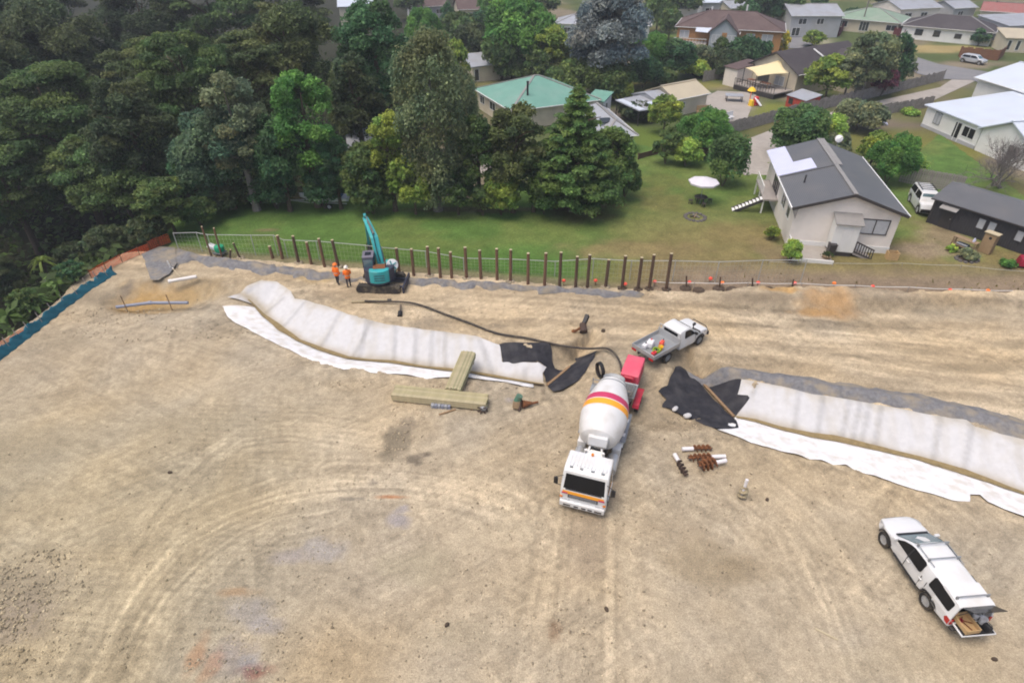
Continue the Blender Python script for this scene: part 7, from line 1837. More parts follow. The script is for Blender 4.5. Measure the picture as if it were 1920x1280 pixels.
# ------------------------------------------------------------------ excavator (x = the way the cab faces, away from the camera)
def excavator():
 x, y, z = ground_at(712, 548); z -= .12; o = thing('excavator', 'turquoise excavator with raised boom working at the pole row', 'excavator', (x, y + 1.0, z + .05), R(97))
 trk = R(-101)
 rot = Matrix.Rotation(trk, 4, 'Z')
 for s in (-1, 1):
  k = MB(); P = [(-1.35, .1)] + [(-1.35 + .33 * math.cos(R(t)), .36 + .33 * math.sin(R(t))) for t in range(-90, -271, -30)] + [(1.35 + .33 * math.cos(R(t)), .36 + .33 * math.sin(R(t))) for t in range(90, -91, -30)]
  k.prism(P[1:], s * .98 - .24, s * .98 + .24, 'y'); k.v = [tuple(rot @ Vector(v)) for v in k.v]; t = k.build('track', M['track'], o)
  k = MB()
  for i in range(15): k.box((-1.45 + i * .207, s * .98, .70), (.10, .5, .05)); k.box((-1.45 + i * .207, s * .98, .04), (.10, .5, .05))
  k.v = [tuple(rot @ Vector(v)) for v in k.v]; k.build('track_shoe', M['track'], t, smooth=False)['kind'] = 'stuff'
  k = MB(); k.box((0, s * .98, .36), (2.4, .30, .22))
  for xx in (-1.35, 1.35): k.cyl((xx, s * .98 - .26, .36), (xx, s * .98 + .26, .36), .22, n=12)
  k.v = [tuple(rot @ Vector(v)) for v in k.v]; k.build('track_frame', M['chassis'], t)
 k = MB(); k.cyl((0, 0, .5), (0, 0, .85), .62, n=20); k.box((0, 0, .5), (1.2, 1.6, .3)); k.v = [tuple(rot @ Vector(v)) for v in k.v]; k.build('undercarriage', M['chassis'], o)
 k = MB(); bl = [(1.55, -1.1, .25), (1.65, 1.1, .25)]; k.box((1.95, 0, .42), (.14, 2.3, .55)); k.bar((.6, .6, .4), (1.9, .6, .4), .16); k.bar((.6, -.6, .4), (1.9, -.6, .4), .16); k.v = [tuple(rot @ Vector(v)) for v in k.v]; k.build('dozer_blade', M['darkteal'], o, bevel=.02)
 # revolving upper works
 def ring(r0, z0, z1, a0, a1, n=12):
  P = [(r0 * math.cos(R(a0 + (a1 - a0) * i / n)), r0 * math.sin(R(a0 + (a1 - a0) * i / n))) for i in range(n + 1)]; return P
 k = MB(); P = [(1.0, -1.15), (1.0, 1.15)] + [(1.35 * math.cos(R(t)) * 1.0, 1.2 * math.sin(R(t))) for t in range(105, 256, 15)]; k.prism(P, .86, 1.05, 'z'); k.build('deck', M['darkteal'], o)
 k = MB(); P = [(-.15, -1.12), (-.15, 1.12), (-.4, 1.14)] + [(1.36 * math.cos(R(t)), 1.2 * math.sin(R(t))) for t in range(110, 251, 14)] + [(-.4, -1.14)]; k.prism(P, 1.05, 1.98, 'z'); k.build('engine_housing', M['darkteal'], o, bevel=.05)
 k = MB(); P = [(1.40 * math.cos(R(t)), 1.24 * math.sin(R(t))) for t in range(146, 221, 9)] + [(-.75, -.80), (-.75, .68)]; k.prism(P, 1.02, 2.04, 'z'); k.build('rear_cover', M['teal'], o, bevel=.05)
 k = MB()
 for zz in (1.3, 1.5, 1.7): k.box((-1.405, -.05, zz), (.03, .8, .04))
 k.build('cover_louvre', M['darkteal'], o)
 k = MB(); k.box((-.55, -.05, 2.03), (.7, .9, .10)); k.cyl((-.2, -.5, 2.0), (-.2, -.5, 2.5), .06, n=8); k.build('engine_top', M['rust'], o)
 k = MB(); k.box((.35, -.72, 1.45), (1.1, .8, .85)); k.build('fuel_tank', M['teal'], o, bevel=.06)
 # cab on the left
 k = MB(); k.prism([(-.35, 1.05), (.95, 1.05), (1.12, 1.6), (.95, 2.62), (.75, 2.72), (-.28, 2.72), (-.38, 2.6)], .32, 1.16, 'y'); k.build('cab', M['darkteal'], o, bevel=.05)
 k = MB(); k.box((.24, .74, 2.74), (1.12, .86, .07)); k.build('cab_roof', M['cabgrey'], o, bevel=.03); k = MB(); k.box((.24, .74, 2.785), (.5, .45, .03)); k.build('roof_hatch', M['carglass'], o)
 for nm, cc, sz in (('rear_window', (-.385, .74, 2.25), (.03, .66, .62)), ('front_window', (1.045, .74, 2.1), (.03, .68, .9))): q = MB(); q.box(cc, sz); q.build(nm, M['tealglass'], o, smooth=False)
 for s, yy in ((1, 1.17), (-1, .31)): q = MB(); q.box((.3, yy, 2.15), (.95, .03, .8)); q.build('side_window', M['carglass'], o, smooth=False)
 k = MB(); k.lathe([(.02, 0), (.44, 0), (.46, .05), (.44, .30), (.02, .34)], 18, Matrix.Translation((.2, -.98, 1.75)) @ Matrix.Rotation(R(-68), 4, 'Y')); k.build('hose_drum', M['whiteplastic'], o)
 k = MB()
 for i in range(5): a = i * 2 * PI / 5; c = Vector((-.14, -.98, 1.86)); k.bar(c, c + Vector((-.04 + .16 * math.sin(a), .40 * math.cos(a), .38 * math.sin(a))), .06, .08)
 k.build('drum_spoke', M['teal'], o)
 # boom: root in front of the engine housing, elbow, tip swung up and to the left
 root, elbow, tip = Vector((.75, -.1, 1.4)), Vector((1.7, .25, 3.3)), Vector((3.8, 1.0, 4.1))
 k = MB(); sd = Vector((0, .18, 0)); up = [(root, .40, .26), ((root + elbow) / 2, .56, .32), (elbow, .60, .34), ((elbow + tip) / 2, .48, .30), (tip, .28, .24)]
 vs = []
 for i, (p, h, w) in enumerate(up):
  d = (up[min(i + 1, 4)][0] - up[max(i - 1, 0)][0]).normalized(); sv_ = d.cross(Vector((1, 0, .0))).cross(d); s_ = Vector((0, 1, 0)); nn = d.cross(s_).normalized(); s2 = nn.cross(d).normalized()
  for a, b in ((-1, -1), (1, -1), (1, 1), (-1, 1)): vs.append(p + s2 * (a * w * .85) + nn * (b * h / 2))
 k.add(vs, [(j * 4 + i, j * 4 + (i + 1) % 4, j * 4 + 4 + (i + 1) % 4, j * 4 + 4 + i) for j in range(4) for i in range(4)] + [(3, 2, 1, 0), (16, 17, 18, 19)]); k.build('boom', M['teal'], o, bevel=.03)
 k = MB()
 for s in (-.26, .26): a, b = root + Vector((.35, s, -.15)), elbow + Vector((.15, s, -.25)); k.cyl(a, a + (b - a) * .6, .085, n=10); k.cyl(a + (b - a) * .55, b, .05, n=8)
 k.build('boom_cylinder', M['steel'], o)
 k = MB(); a, b = elbow + Vector((-.2, 0, .5)), tip + Vector((.1, .02, .35)); k.cyl(a, a + (b - a) * .6, .08, n=10); k.cyl(a + (b - a) * .55, b, .045, n=8); k.build('arm_cylinder', M['steel'], o)
 k = MB(); k.tube([root + Vector((-.1, .05, .4)), (root + elbow) / 2 + Vector((-.35, .05, .3)), elbow + Vector((-.3, .02, .25)), (elbow + tip) / 2 + Vector((-.15, 0, .28)), tip], .035, 6); k.build('hydraulic_hose', M['black'], o)
 foot = Vector((4.4, 1.1, 1.5))
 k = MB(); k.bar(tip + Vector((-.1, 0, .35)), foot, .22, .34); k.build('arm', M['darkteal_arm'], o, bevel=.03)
 k = MB(); k.cyl(tip + Vector((.15, .02, -.1)), foot + Vector((.3, 0, .9)), .06, n=8); k.build('bucket_cylinder', M['steel'], o)
 k = MB(); k.cyl(foot + Vector((0, 0, .1)), foot + Vector((0, 0, -.55)), .2, n=12); k.box(foot + Vector((0, 0, .1)), (.3, .34, .3)); k.cyl(foot + Vector((0, 0, -.55)), foot + Vector((0, 0, -.75)), .12, n=10); k.build('auger_drive', M['chassis'], o)
 return o
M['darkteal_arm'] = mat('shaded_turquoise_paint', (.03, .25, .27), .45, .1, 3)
excavator()

# ------------------------------------------------------------------ people
def person(px, py, face, label, twist=0.0, arm=0.0, helmet='hat', seed=0):
 x, y, z = ground_at(px, py); H_ = 1.78
 o = thing('person', label, 'person', (x, y, z), face, 'workers in orange by the excavator')
 V, E_, Rr = [], [], []
 def v(p, r): V.append(p); Rr.append(r); return len(V) - 1
 def chain(i, pts):
  for p, r in pts: j = v(p, r); E_.append((i, j)); i = j
  return i
 pel = v((0, 0, .95), .145); ch = chain(pel, [((0, 0, 1.10), .14), ((.01, 0, 1.28), .16), ((.01, 0, 1.42), .13)]); nk = chain(ch, [((.015, 0, 1.52), .06), ((.03, 0, 1.60), .085), ((.035, 0, 1.70), .10), ((.03, 0, 1.77), .06)])
 chain(nk - 1, [((.135, 0, 1.665), .022)])
 for s in (-1, 1):
  st = .10 * s * (1 if arm == 0 else -1)
  k = chain(pel, [((0, s * .10, .90), .105), ((.03 + st * .5, s * .11, .50), .075), ((st - .02, s * .115, .11), .052), ((st + .02, s * .115, .05), .05), ((st + .16, s * .13, .04), .035)])
  h = chain(ch, [((0, s * .19, 1.41), .075), ((-.02 + arm * .10, s * .25, 1.14), .052), ((.09 + arm * .18, s * (.24 - .10 * arm), .90 + .16 * arm), .040), ((.11 + arm * .20, s * (.235 - .12 * arm), .86 + .17 * arm), .036)])
  hx, hy, hz = V[h]
  for f in range(4): chain(h, [((hx + .035 + .012 * f - .02, hy + .004, hz - .045), .0105), ((hx + .04 + .012 * f - .02, hy - s * .012, hz - .085 - .008 * (f in (1, 2))), .009)])
  chain(h, [((hx + .03, hy - s * .03, hz - .03), .012), ((hx + .05, hy - s * .04, hz - .06), .009)])
 me = bpy.data.meshes.new('body'); me.from_pydata(V, E_, [])
 b = bpy.data.objects.new('body', me); COL.objects.link(b); b.parent = o
 sk = b.modifiers.new('skin', 'SKIN'); sd = me.skin_vertices[0].data
 for i, r in enumerate(Rr): sd[i].radius = (r, r)
 sd[0].use_root = True
 sub = b.modifiers.new('sub', 'SUBSURF'); sub.levels = 1; sub.render_levels = 1
 # cloth colours follow the garment by height: trousers, jacket, skin
 m = bpy.data.materials.new('worker_clothes_and_skin'); m.use_nodes = True; nt = m.node_tree; N = nt.nodes; Lk = nt.links; bs = N['Principled BSDF']; bs.inputs['Roughness'].default_value = .8
 tc = N.new('ShaderNodeTexCoord'); sp = N.new('ShaderNodeSeparateXYZ'); Lk.new(tc.outputs['Object'], sp.inputs[0]); cr = N.new('ShaderNodeValToRGB'); mr = N.new('ShaderNodeMath'); mr.operation = 'DIVIDE'; mr.inputs[1].default_value = 2.0
 Lk.new(sp.outputs['Z'], mr.inputs[0]); Lk.new(mr.outputs[0], cr.inputs[0]); cr.color_ramp.interpolation = 'CONSTANT'; el = cr.color_ramp.elements
 el[0].position = 0; el[0].color = (.05, .035, .03, 1); el[1].position = .06; el[1].color = (.03, .03, .038, 1)
 for p, c in ((.455, (.95, .19, .015)), (.765, (.38, .22, .15))): e = el.new(p); e.color = (*c, 1)
 Lk.new(cr.outputs[0], bs.inputs['Base Color']); me.materials.append(m)
 j = MB(); j.lathe([(.17, .80), (.19, .86), (.185, 1.0), (.175, 1.12), (.205, 1.30), (.195, 1.42), (.12, 1.50), (.075, 1.53)], 16, Matrix.Diagonal((.82, 1.12, 1, 1))); j.build('jacket', M['hivis'], o)
 for s in (-1, 1):
  q = MB(); q.tube([(0, s * .19, 1.44), (-.02 + arm * .10, s * .255, 1.15), (.085 + arm * .17, s * (.245 - .10 * arm), .93 + .15 * arm)], [.095, .072, .06], 10); q.build('sleeve', M['hivis'], o)
 q = MB(); q.lathe([(.178, 1.02), (.18, 1.08)], 16, Matrix.Diagonal((.86, 1.16, 1, 1))); q.build('reflective_band', M['wire'], o)
 for s in (-1, 1): e = MB(); e.lathe([(.002, -.012), (.012, 0), (.002, .012)], 6, Matrix.Translation((.128, s * .035, 1.695))); e.build('eye', M['black'], o); e = MB(); e.lathe([(.005, -.03), (.02, 0), (.005, .03)], 6, Matrix.Translation((.03, s * .105, 1.68))); e.build('ear', M['skin'], o)
 e = MB(); e.box((.125, 0, 1.625), (.02, .05, .012)); e.build('mouth', M['crimson'], o)
 e = MB(); e.lathe([(.112, 1.66), (.116, 1.72), (.10, 1.745)], 14, Matrix.Translation((.02, 0, 0))); e.build('hair', M['navy'], o)
 e = MB(); e.lathe([(.165, 1.715), (.17, 1.73), (.135, 1.74), (.128, 1.80), (.09, 1.85), (.02, 1.868)], 18, Matrix.Translation((.04, 0, 0)) @ Matrix.Diagonal((1.15, 1, 1, 1))); e.build('helmet', M[helmet], o)
 return o
person(634, 533, R(70), 'worker in orange jacket with orange helmet standing left of the other worker', arm=.0, helmet='orangecap')
person(655, 538, R(110), 'worker in orange jacket with white helmet standing beside the excavator track', arm=1.0, helmet='hat')

# ------------------------------------------------------------------ the row of poles
POLES = [(397, 482, 425), (417, 485, 428), (429, 483, 468), (451, 484, 456), (512, 485, 462), (530, 486, 442), (560, 493, 443), (584, 496, 455), (609, 500, 448), (635, 500, 450), (749, 512, 465), (776, 516, 467), (805, 517, 462), (826, 520, 465), (847, 521, 472), (875, 522, 464), (902, 523, 470),
   (932, 525, 467), (957, 528, 468), (990, 532, 475), (1021, 535, 475), (1049, 540, 473), (1079, 541, 481), (1101, 541, 478), (1135, 539, 487), (1166, 541, 480), (1196, 543, 483), (1217, 542, 478), (1249, 543, 476)]
POLE_WORDS = {397: 'thin left end', 417: 'second thin', 429: 'short leaning', 451: 'short dark'}
def poles():
 r = np.random.default_rng(4)
 for i, (px, b, t) in enumerate(POLES):
  x, y, z = ground_at(px, b); h = z_seen(x, y, t) - z; dark = px > 1030 or px in (429, 451, 635, 560)
  rad = .128 if px > 500 else .08
  lx, ly = r.normal() * .03, r.normal() * .03
  if px == 429: lx = .35
  if px == 451: lx = -.25
  if px == 635: lx = -.12
  if px == 1135: lx = .06
  m = MB(); m.cyl((0, 0, -.3), (lx, ly, h), rad, rad * .92, 12)
  where = ('the teal fence end' if px < 480 else 'the two workers' if px < 650 else 'the excavator' if px < 800 else 'the lawn middle' if px < 1000 else 'the end of the row')
  lab = ('dark tarred' if dark else 'reddish brown') + ' timber pole number' if False else None
  hw = 'taller' if h > 2.75 else 'shorter' if h < 2.35 else 'middle sized'
  ords = ['first', 'second', 'third', 'fourth', 'fifth', 'sixth', 'seventh', 'eighth', 'ninth', 'tenth', 'eleventh', 'twelfth', 'thirteenth', 'fourteenth', 'fifteenth']
  if i < 10: lab = '%s timber pole, %s of the row from its left end' % ('dark' if dark else 'reddish brown', ords[i])
  elif i < 21: lab = '%s timber pole, %s to the right of the excavator' % ('dark' if dark else 'reddish brown', ords[i - 10])
  else: lab = '%s tarred timber pole, %s of the row from its right end' % ('dark', ords[len(POLES) - 1 - i])
  o = thing('pole', lab, 'pole', (x, y, z), 0, 'timber poles of the unfinished retaining wall')
  m.build('shaft', M['postdark' if dark else 'postbrown'], o)
  e = MB(); e.cyl((lx, ly, h), (lx, ly, h + .03), rad * .9, n=12); e.build('sawn_top', M['postend'], o)
  if px > 1040 or i % 3 == 0:
   s = MB()
   for k in range(5): a = k * 1.3 + px; s.lathe([(.01, -.06), (.16, 0), (.11, .10), (.02, .14)], 7, Matrix.Translation((.24 * math.cos(a), .20 * math.sin(a), .02)) @ Matrix.Rotation(a, 4, 'Z'))
   sp = s.build('spoil_heap', M['soil'] if px > 1150 else M['clod']); sp.location = (x, y, z); tag(sp, 'dug soil heap at the foot of the pole ' + lab.split(', ')[1].replace(' of the row', ''), 'soil heap', 'dug soil at the pole feet')
poles()
def holes():
 r = np.random.default_rng(8)
 words = ['first', 'second', 'third', 'fourth', 'fifth', 'sixth', 'seventh']
 for i, (px, py) in enumerate(((1285, 541), (1310, 545), (1347, 543), (1372, 545), (1409, 543), (1440, 545), (1482, 545))):
  x, y, z = ground_at(px, py); o = thing('auger_hole', 'bored hole with dark soil collar, %s to the right of the last pole' % words[i], 'hole', (x, y, z + (.12 if px > 1330 else .05)), 0, 'bored holes right of the poles')
  k = MB(); k.lathe([(.17, .10), (.30, .16), (.46, .02), (.5, -.3), (.17, -.3), (.16, .05), (.01, -.12)], 14, Matrix.Diagonal((1, .85, 1, 1))); k.build('soil_collar', M['soil'], o)
  if i in (0, 2, 4, 6): k = MB(); k.cyl((.1, .05, -.2), (.1 + .1 * r.normal(), .05, .75 + .3 * r.random()), .06, n=8); k.build('stub', M['postdark'], o)
holes()

# ------------------------------------------------------------------ wire fence behind the poles
def wire_fence():
 P = [(335, 470, 437), (380, 476, 436), (400, 480, 440), (480, 482, 441), (522, 484, 441), (540, 487, 450), (600, 492, 452), (690, 497, 460), (720, 498, 464), (800, 505, 471), (870, 512, 484), (960, 516, 486), (1040, 522, 490), (1110, 527, 485), (1180, 529, 489), (1260, 532, 489), (1340, 533, 491), (1420, 532, 488), (1500, 533, 487)]
 o = thing('wire_fence', 'galvanised wire mesh fence with pale top rail behind the pole row', 'fence'); x0, y0, z0 = ground_at(335, 466); o.location = (x0, y0, z0)
 pts = []
 for px, b, t in P: x, y, z = ground_at(px, b - 3); pts.append((x - x0, y - y0, z - z0, z_seen(x, y, t) - z))
 for i, (x, y, z, h) in enumerate(pts):
  k = MB(); k.cyl((x, y, z - .2), (x, y, z + h + .05), .035, n=8); k.build('post', M['wire'], o)
 for a, b in zip(pts, pts[1:]):
  k = MB(); k.cyl((a[0], a[1], a[2] + a[3]), (b[0], b[1], b[2] + b[3]), .028, n=6); k.build('top_rail', M['wire'], o)
 m = MB()
 for a, b in zip(pts, pts[1:]):
  L = math.hypot(b[0] - a[0], b[1] - a[1]); n = max(1, int(L / .30))
  for f in (.12, .34, .56, .78): m.tube([(a[0], a[1], a[2] + a[3] * f), (b[0], b[1], b[2] + b[3] * f)], .006, 3)
  for k in range(n):
   q = k / n; p = [a[j] + (b[j] - a[j]) * q for j in range(4)]; m.tube([(p[0], p[1], p[2]), (p[0], p[1], p[2] + p[3])], .005, 3)
 w = m.build('mesh', M['wire'], o, smooth=False); w['kind'] = 'stuff'
wire_fence()
def line_fence(P, h, label, caps=False, rail=.012, name='rope_line', mt='wire'):
 x0, y0, z0 = ground_at(*P[0]); o = thing(name, label, 'rope line', (x0, y0, z0)); prev = None
 for px, py in P:
  x, y, z = ground_at(px, py); q = Vector((x - x0, y - y0, z - z0)); k = MB(); k.cyl(q - Vector((0, 0, .1)), q + Vector((0, 0, h)), .025, n=6); k.build('stake', M['palings'], o)
  if prev is not None: k = MB(); a, b = prev + Vector((0, 0, h * .93)), q + Vector((0, 0, h * .93)); k.tube([a, (a + b) / 2 - Vector((0, 0, .06)), b], rail, 5); k.build('rope', M[mt], o)
  prev = q
line_fence([(1225, 539), (1300, 541), (1400, 541), (1500, 542), (1600, 546), (1700, 549), (1800, 553), (1925, 556)], .55, 'low white rope line with stakes right of the pole row', rail=.022, mt='whitetrim')
line_fence([(1440, 497), (1560, 500), (1690, 500), (1800, 504), (1925, 516)], .35, 'low wire line along the front of the grey roofed house', rail=.016)
MARKS = [(1057, 536, 'red'), (1116, 535, 'red'), (1171, 540, 'red'), (1227, 538, 'red'), (1291, 538, 'red'), (1330, 530, 'red'), (1353, 540, 'orange'), (1419, 539, 'red'), (1487, 539, 'red'), (1562, 541, 'orange'), (1633, 546, 'red'), (1776, 552, 'red'), (1849, 555, 'orange')]
def markers():
 words = ['first', 'second', 'third', 'fourth', 'fifth', 'sixth', 'seventh', 'eighth', 'ninth', 'tenth', 'eleventh', 'twelfth', 'thirteenth']
 for i, (px, py, c) in enumerate(MARKS):
  x, y, z = ground_at(px, py); o = thing('marker_stake', '%s capped marker stake on the rope line, %s from the %s end' % (c, words[i] if i < 7 else words[12 - i], 'left' if i < 7 else 'right'), 'marker stake', (x, y, z), 0, 'capped marker stakes along the rope line')
  k = MB(); k.cyl((0, 0, -.1), (0, 0, .42), .02, n=6); k.build('stake', M['rust'], o)
  k = MB(); k.lathe([(.04, .36), (.13, .37), (.155, .43), (.14, .50), (.08, .55), (.01, .56)], 12, Matrix.Rotation(.2 * ((i % 3) - 1), 4, 'X')); k.build('cap', M['redcap' if c == 'red' else 'orangecap'], o)
markers()

# ------------------------------------------------------------------ shade cloth and barrier mesh at the left edge of the site
def cloth_fence():
 P = [(-60, 716), (0, 676), (30, 653), (60, 630), (95, 602), (130, 574), (165, 548), (195, 528), (219, 514)]
 x0, y0, z0 = ground_at(*P[0]); o = thing('shade_cloth_fence', 'teal shade cloth silt fence along the left edge of the site', 'fence', (x0, y0, z0)); W_ = [ground_at(*p) for p in P]; vs = []; n = 6; fs = []; pts = []
 for a, b in zip(W_, W_[1:]):
  for k in range(8): pts.append([a[j] + (b[j] - a[j]) * k / 8 for j in range(3)])
 pts.append(list(W_[-1]))
 r = np.random.default_rng(2)
 for i, p in enumerate(pts):
  hh = .62 + .10 * math.sin(i * .8) + .05 * r.normal()
  for j in range(n + 1): f = j / n; vs.append((p[0] - x0 - .35 * f + .06 * math.sin(i * 1.7 + j), p[1] - y0 + .12 * f + .05 * r.normal() * f, p[2] - z0 - .05 + hh * f + .03 * r.normal() * (f > .9)))
 for i in range(len(pts) - 1):
  for j in range(n): fs.append((i * (n + 1) + j, i * (n + 1) + j + 1, (i + 1) * (n + 1) + j + 1, (i + 1) * (n + 1) + j))
 m = MB(); m.add(vs, fs); c = m.build('cloth', M['shadecloth'], o); md = c.modifiers.new('thick', 'SOLIDIFY'); md.thickness = .015
 for i in range(0, len(pts), 5): p = pts[i]; k = MB(); k.cyl((p[0] - x0 - .10, p[1] - y0, p[2] - z0 - .2), (p[0] - x0 - .42, p[1] - y0 + .1, p[2] - z0 + .98), .028, n=6); k.build('stake', M['palings'], o)
cloth_fence()
def barrier(P, h, label):
 W_ = [ground_at(*p) for p in P]; x0, y0, z0 = W_[0]; o = thing('barrier_mesh', label, 'fence', (x0, y0, z0), 0, 'orange barrier mesh at the bush edge'); m = MB(); r = np.random.default_rng(6)
 for a, b in zip(W_, W_[1:]):
  L = math.hypot(b[0] - a[0], b[1] - a[1]); n = max(2, int(L / .16)); A = Vector((a[0] - x0, a[1] - y0, a[2] - z0)); B = Vector((b[0] - x0, b[1] - y0, b[2] - z0))
  for k in range(8): f = .08 + .92 * k / 7; m.bar(A + Vector((0, 0, h * f)), B + Vector((0, 0, h * f * (1 + .05 * r.normal()))), .010, .036)
  for k in range(n + 1): q = A + (B - A) * (k / n); m.bar(q + Vector((0, .015, h * .06)), q + Vector((0, .015, h)), .008, .022)
  k = MB(); k.cyl(A - Vector((0, 0, .2)), A + Vector((0, 0, h + .15)), .03, n=6); k.build('stake', M['rust'], o)
 m.build('mesh', M['orangemesh'], o, smooth=False)['kind'] = 'stuff'
barrier([(172, 522), (200, 507), (230, 492), (262, 478), (282, 470)], .65, 'orange barrier mesh beyond the teal fence end')
barrier([(282, 470), (300, 462), (320, 455)], .8, 'orange barrier mesh at the foot of the bush behind the grey cloth corner')
barrier([(-30, 676), (15, 652), (52, 628)], .6, 'orange barrier mesh behind the left end of the teal fence')

# ------------------------------------------------------------------ things lying on the site
def timber_pack(c0, c1, width, nw, nh, label, zbase, group):
 """pack of sawn boards: c0 -> c1 centre line of its top on the ground plan"""
 a, b = Vector(c0), Vector(c1); d = b - a; L = d.length; ang = math.atan2(d.y, d.x); c = (a + b) / 2
 o = thing('timber_pack', label, 'timber pack', (c.x, c.y, zbase), ang, group); r = np.random.default_rng(int(L * 100)); bw, bh = width / nw, .15
 me = {}
 for j in range(nh):
  for i in range(nw):
   q = int(r.integers(3))
   if q not in me: k = MB(); k.box((0, 0, 0), (L, bw - .022, bh - .012)); ob = k.build('board', M[('timber', 'timber_b', 'timber_c')[q]], o, smooth=False); me[q] = ob.data
   else: ob = bpy.data.objects.new('board', me[q]); COL.objects.link(ob); ob.parent = o
   ob.location = (r.normal() * .03, (i - (nw - 1) / 2) * bw, .10 + bh * (j + .5) + r.normal() * .004)
 for f in (-.35, .35): k = MB(); k.box((L * f, 0, .05), (.1, width, .1)); k.build('bearer', M['batten'], o, smooth=False)
 return o
GTm = 'packs of treated timber boards'
zt = .62
def mid(p, q, z): a, b = unproject(*p, z), unproject(*q, z); return ((a[0] + b[0]) / 2, (a[1] + b[1]) / 2)
timber_pack(mid((727, 737), (748, 720), zt), mid((904, 757), (922, 736), zt), 1.0, 9, 3, 'long pack of treated boards lying across the front of the shorter pack', 0.0, GTm)
timber_pack(mid((826, 726), (872, 732), zt), mid((861, 657), (896, 661), zt), .98, 9, 3, 'shorter pack of treated boards reaching over the curved ditch', 0.1, GTm)
def misc():
 def at0(px, py, name, label, cat, rz=0, group=None, dz=0): x, y, z = ground_at(px, py); return thing(name, label, cat, (x, y, z + dz), rz, group)
 o = at0(827, 764, 'block_pack', 'row of grey blocks on the ground before the long timber pack', 'blocks', -.1)
 for i in range(6): k = MB(); k.box((-.5 + i * .2, 0, .12), (.17, .25, .24)); k.build('brick', M['pipe' if i % 2 else 'rooflight'], o, bevel=.01)
 o = at0(905, 772, 'scrap_heap', 'tangle of scrap steel at the right end of the long timber pack', 'scrap')
 for i in range(6): a = i * 1.1; k = MB(); k.bar((-.3 * math.cos(a), -.25 * math.sin(a), .05), (.3 * math.cos(a), .25 * math.sin(a), .25 + .05 * i), .06); k.build('bar', M['darkrust'], o)
 k = MB(); k.lathe([(.03, 0), (.2, .03), (.22, .2), (.05, .28)], 9, Matrix.Translation((.05, .1, .12))); k.build('lump', M['greysteel'], o)
 o = at0(840, 774, 'wood_offcut', 'thin brown timber offcut before the grey blocks', 'offcut', .35); k = MB(); k.bar((-.55, 0, .04), (.5, .1, .05), .10, .06); k.build('offcut', M['batten'], o); bpy.data.objects.remove(o) if False else None
 # auger head lying right of the timber
 o = at0(982, 762, 'auger_drive_head', 'rusty drive head with green motor lying right of the timber packs', 'drive head', .6)
 k = MB(); k.cyl((-.35, .25, .3), (-.2, .15, .85), .24, .20, 12); k.build('motor', M['greenpaint'], o); k = MB(); k.cyl((-.42, .1, .1), (-.38, .2, .5), .28, .24, 12); k.build('gearbox', M['tanwood'], o, bevel=.02)
 k = MB(); k.cyl((-.1, 0, .25), (.45, -.2, .20), .26, .10, 10); k.cyl((.4, -.2, .2), (.85, -.28, .15), .07, n=8); k.build('cone', M['rust'], o); k = MB(); k.bar((-.5, -.2, .05), (-.15, .1, .6), .14); k.build('bracket', M['darkrust'], o)
 # attachments by the ditch
 o = at0(1094, 622, 'auger_attachment', 'dark rusty auger attachment lying behind the curved ditch end', 'attachment', .3)
 k = MB(); k.cyl((-.15, -.35, .25), (.0, .2, .55), .28, .24, 12); k.build('motor', M['darkrust'], o); k = MB(); k.bar((0, .1, .5), (.45, .5, 1.0), .26, .34); k.build('cradle', M['chassis'], o, bevel=.02); k = MB(); k.bar((-.65, .1, .1), (-.2, -.1, .5), .14); k.lathe([(.05, 0), (.16, .05), (.05, .2)], 9, Matrix.Translation((-.7, .15, .05))); k.build('bracket', M['rust'], o)
 o = at0(1131, 621, 'stone', 'single dark stone on the upper bench above the pump', 'stone'); k = MB(); k.lathe([(.02, -.05), (.16, 0), (.13, .14), (.02, .2)], 7); k.build('lump', M['soil'], o)
 o = at0(1122, 706, 'hose_coil', 'dark coiled hose leaning at the edge of the crumpled black cloth behind the mixer', 'hose coil', .4)
 for j in range(3): k = MB(); k.tube([(.08 * j + .05 * math.cos(R(t)), .48 * math.cos(R(t)), .52 + .48 * math.sin(R(t))) for t in range(0, 361, 20)], .055, 6); k.build('loop', M['black'], o)
 k = MB(); k.bar((.1, -.45, 0), (.1, .45, 0), .12, .1); k.bar((.1, 0, 0), (-.25, 0, .9), .07); k.build('stand', M['darkrust'], o)
 # pump hose
 pts = [(684, 565, .2), (720, 566, .25), (760, 567, .3), (790, 573, .2), (830, 588, .15), (880, 606, .15), (930, 625, .15), (990, 635, .15), (1050, 644, .2), (1100, 650, .3), (1135, 653, .4), (1152, 662, .6), (1163, 677, .8), (1166, 690, .9)]
 W_ = []
 for px, py, h in pts: x, y = unproject(px, py, BENCH + h * .7); W_.append((x, y, max(h1(x, y), BENCH * .5) + h * .6 + .06))
 C_ = []
 for i in range(len(W_) - 1):
  p0, p1, p2, p3 = (Vector(W_[max(0, min(len(W_) - 1, i + j))]) for j in (-1, 0, 1, 2))
  for k in range(6): t = k / 6; C_.append(.5 * ((2 * p1) + (p2 - p0) * t + (2 * p0 - 5 * p1 + 4 * p2 - p3) * t * t + (3 * p1 - p0 - 3 * p2 + p3) * t ** 3))
 C_.append(Vector(W_[-1])); m = MB(); m.tube(C_, .075, 8)
 o = m.build('concrete_hose', M['hose']); tag(o, 'long black concrete hose running from the pump towards the excavator', 'hose')
 o = at0(690, 567, 'steel_pipe', 'pale steel pipe lying before the excavator tracks', 'pipe', .0, dz=.08); k = MB(); k.cyl((-1.2, -.05, 0), (1.5, .1, .05), .09, n=10); k.build('tube', M['mudsteel'], o); k = MB(); k.cyl((1.45, .1, .05), (1.75, .12, .05), .12, n=10); k.build('coupling', M['chassis'], o)
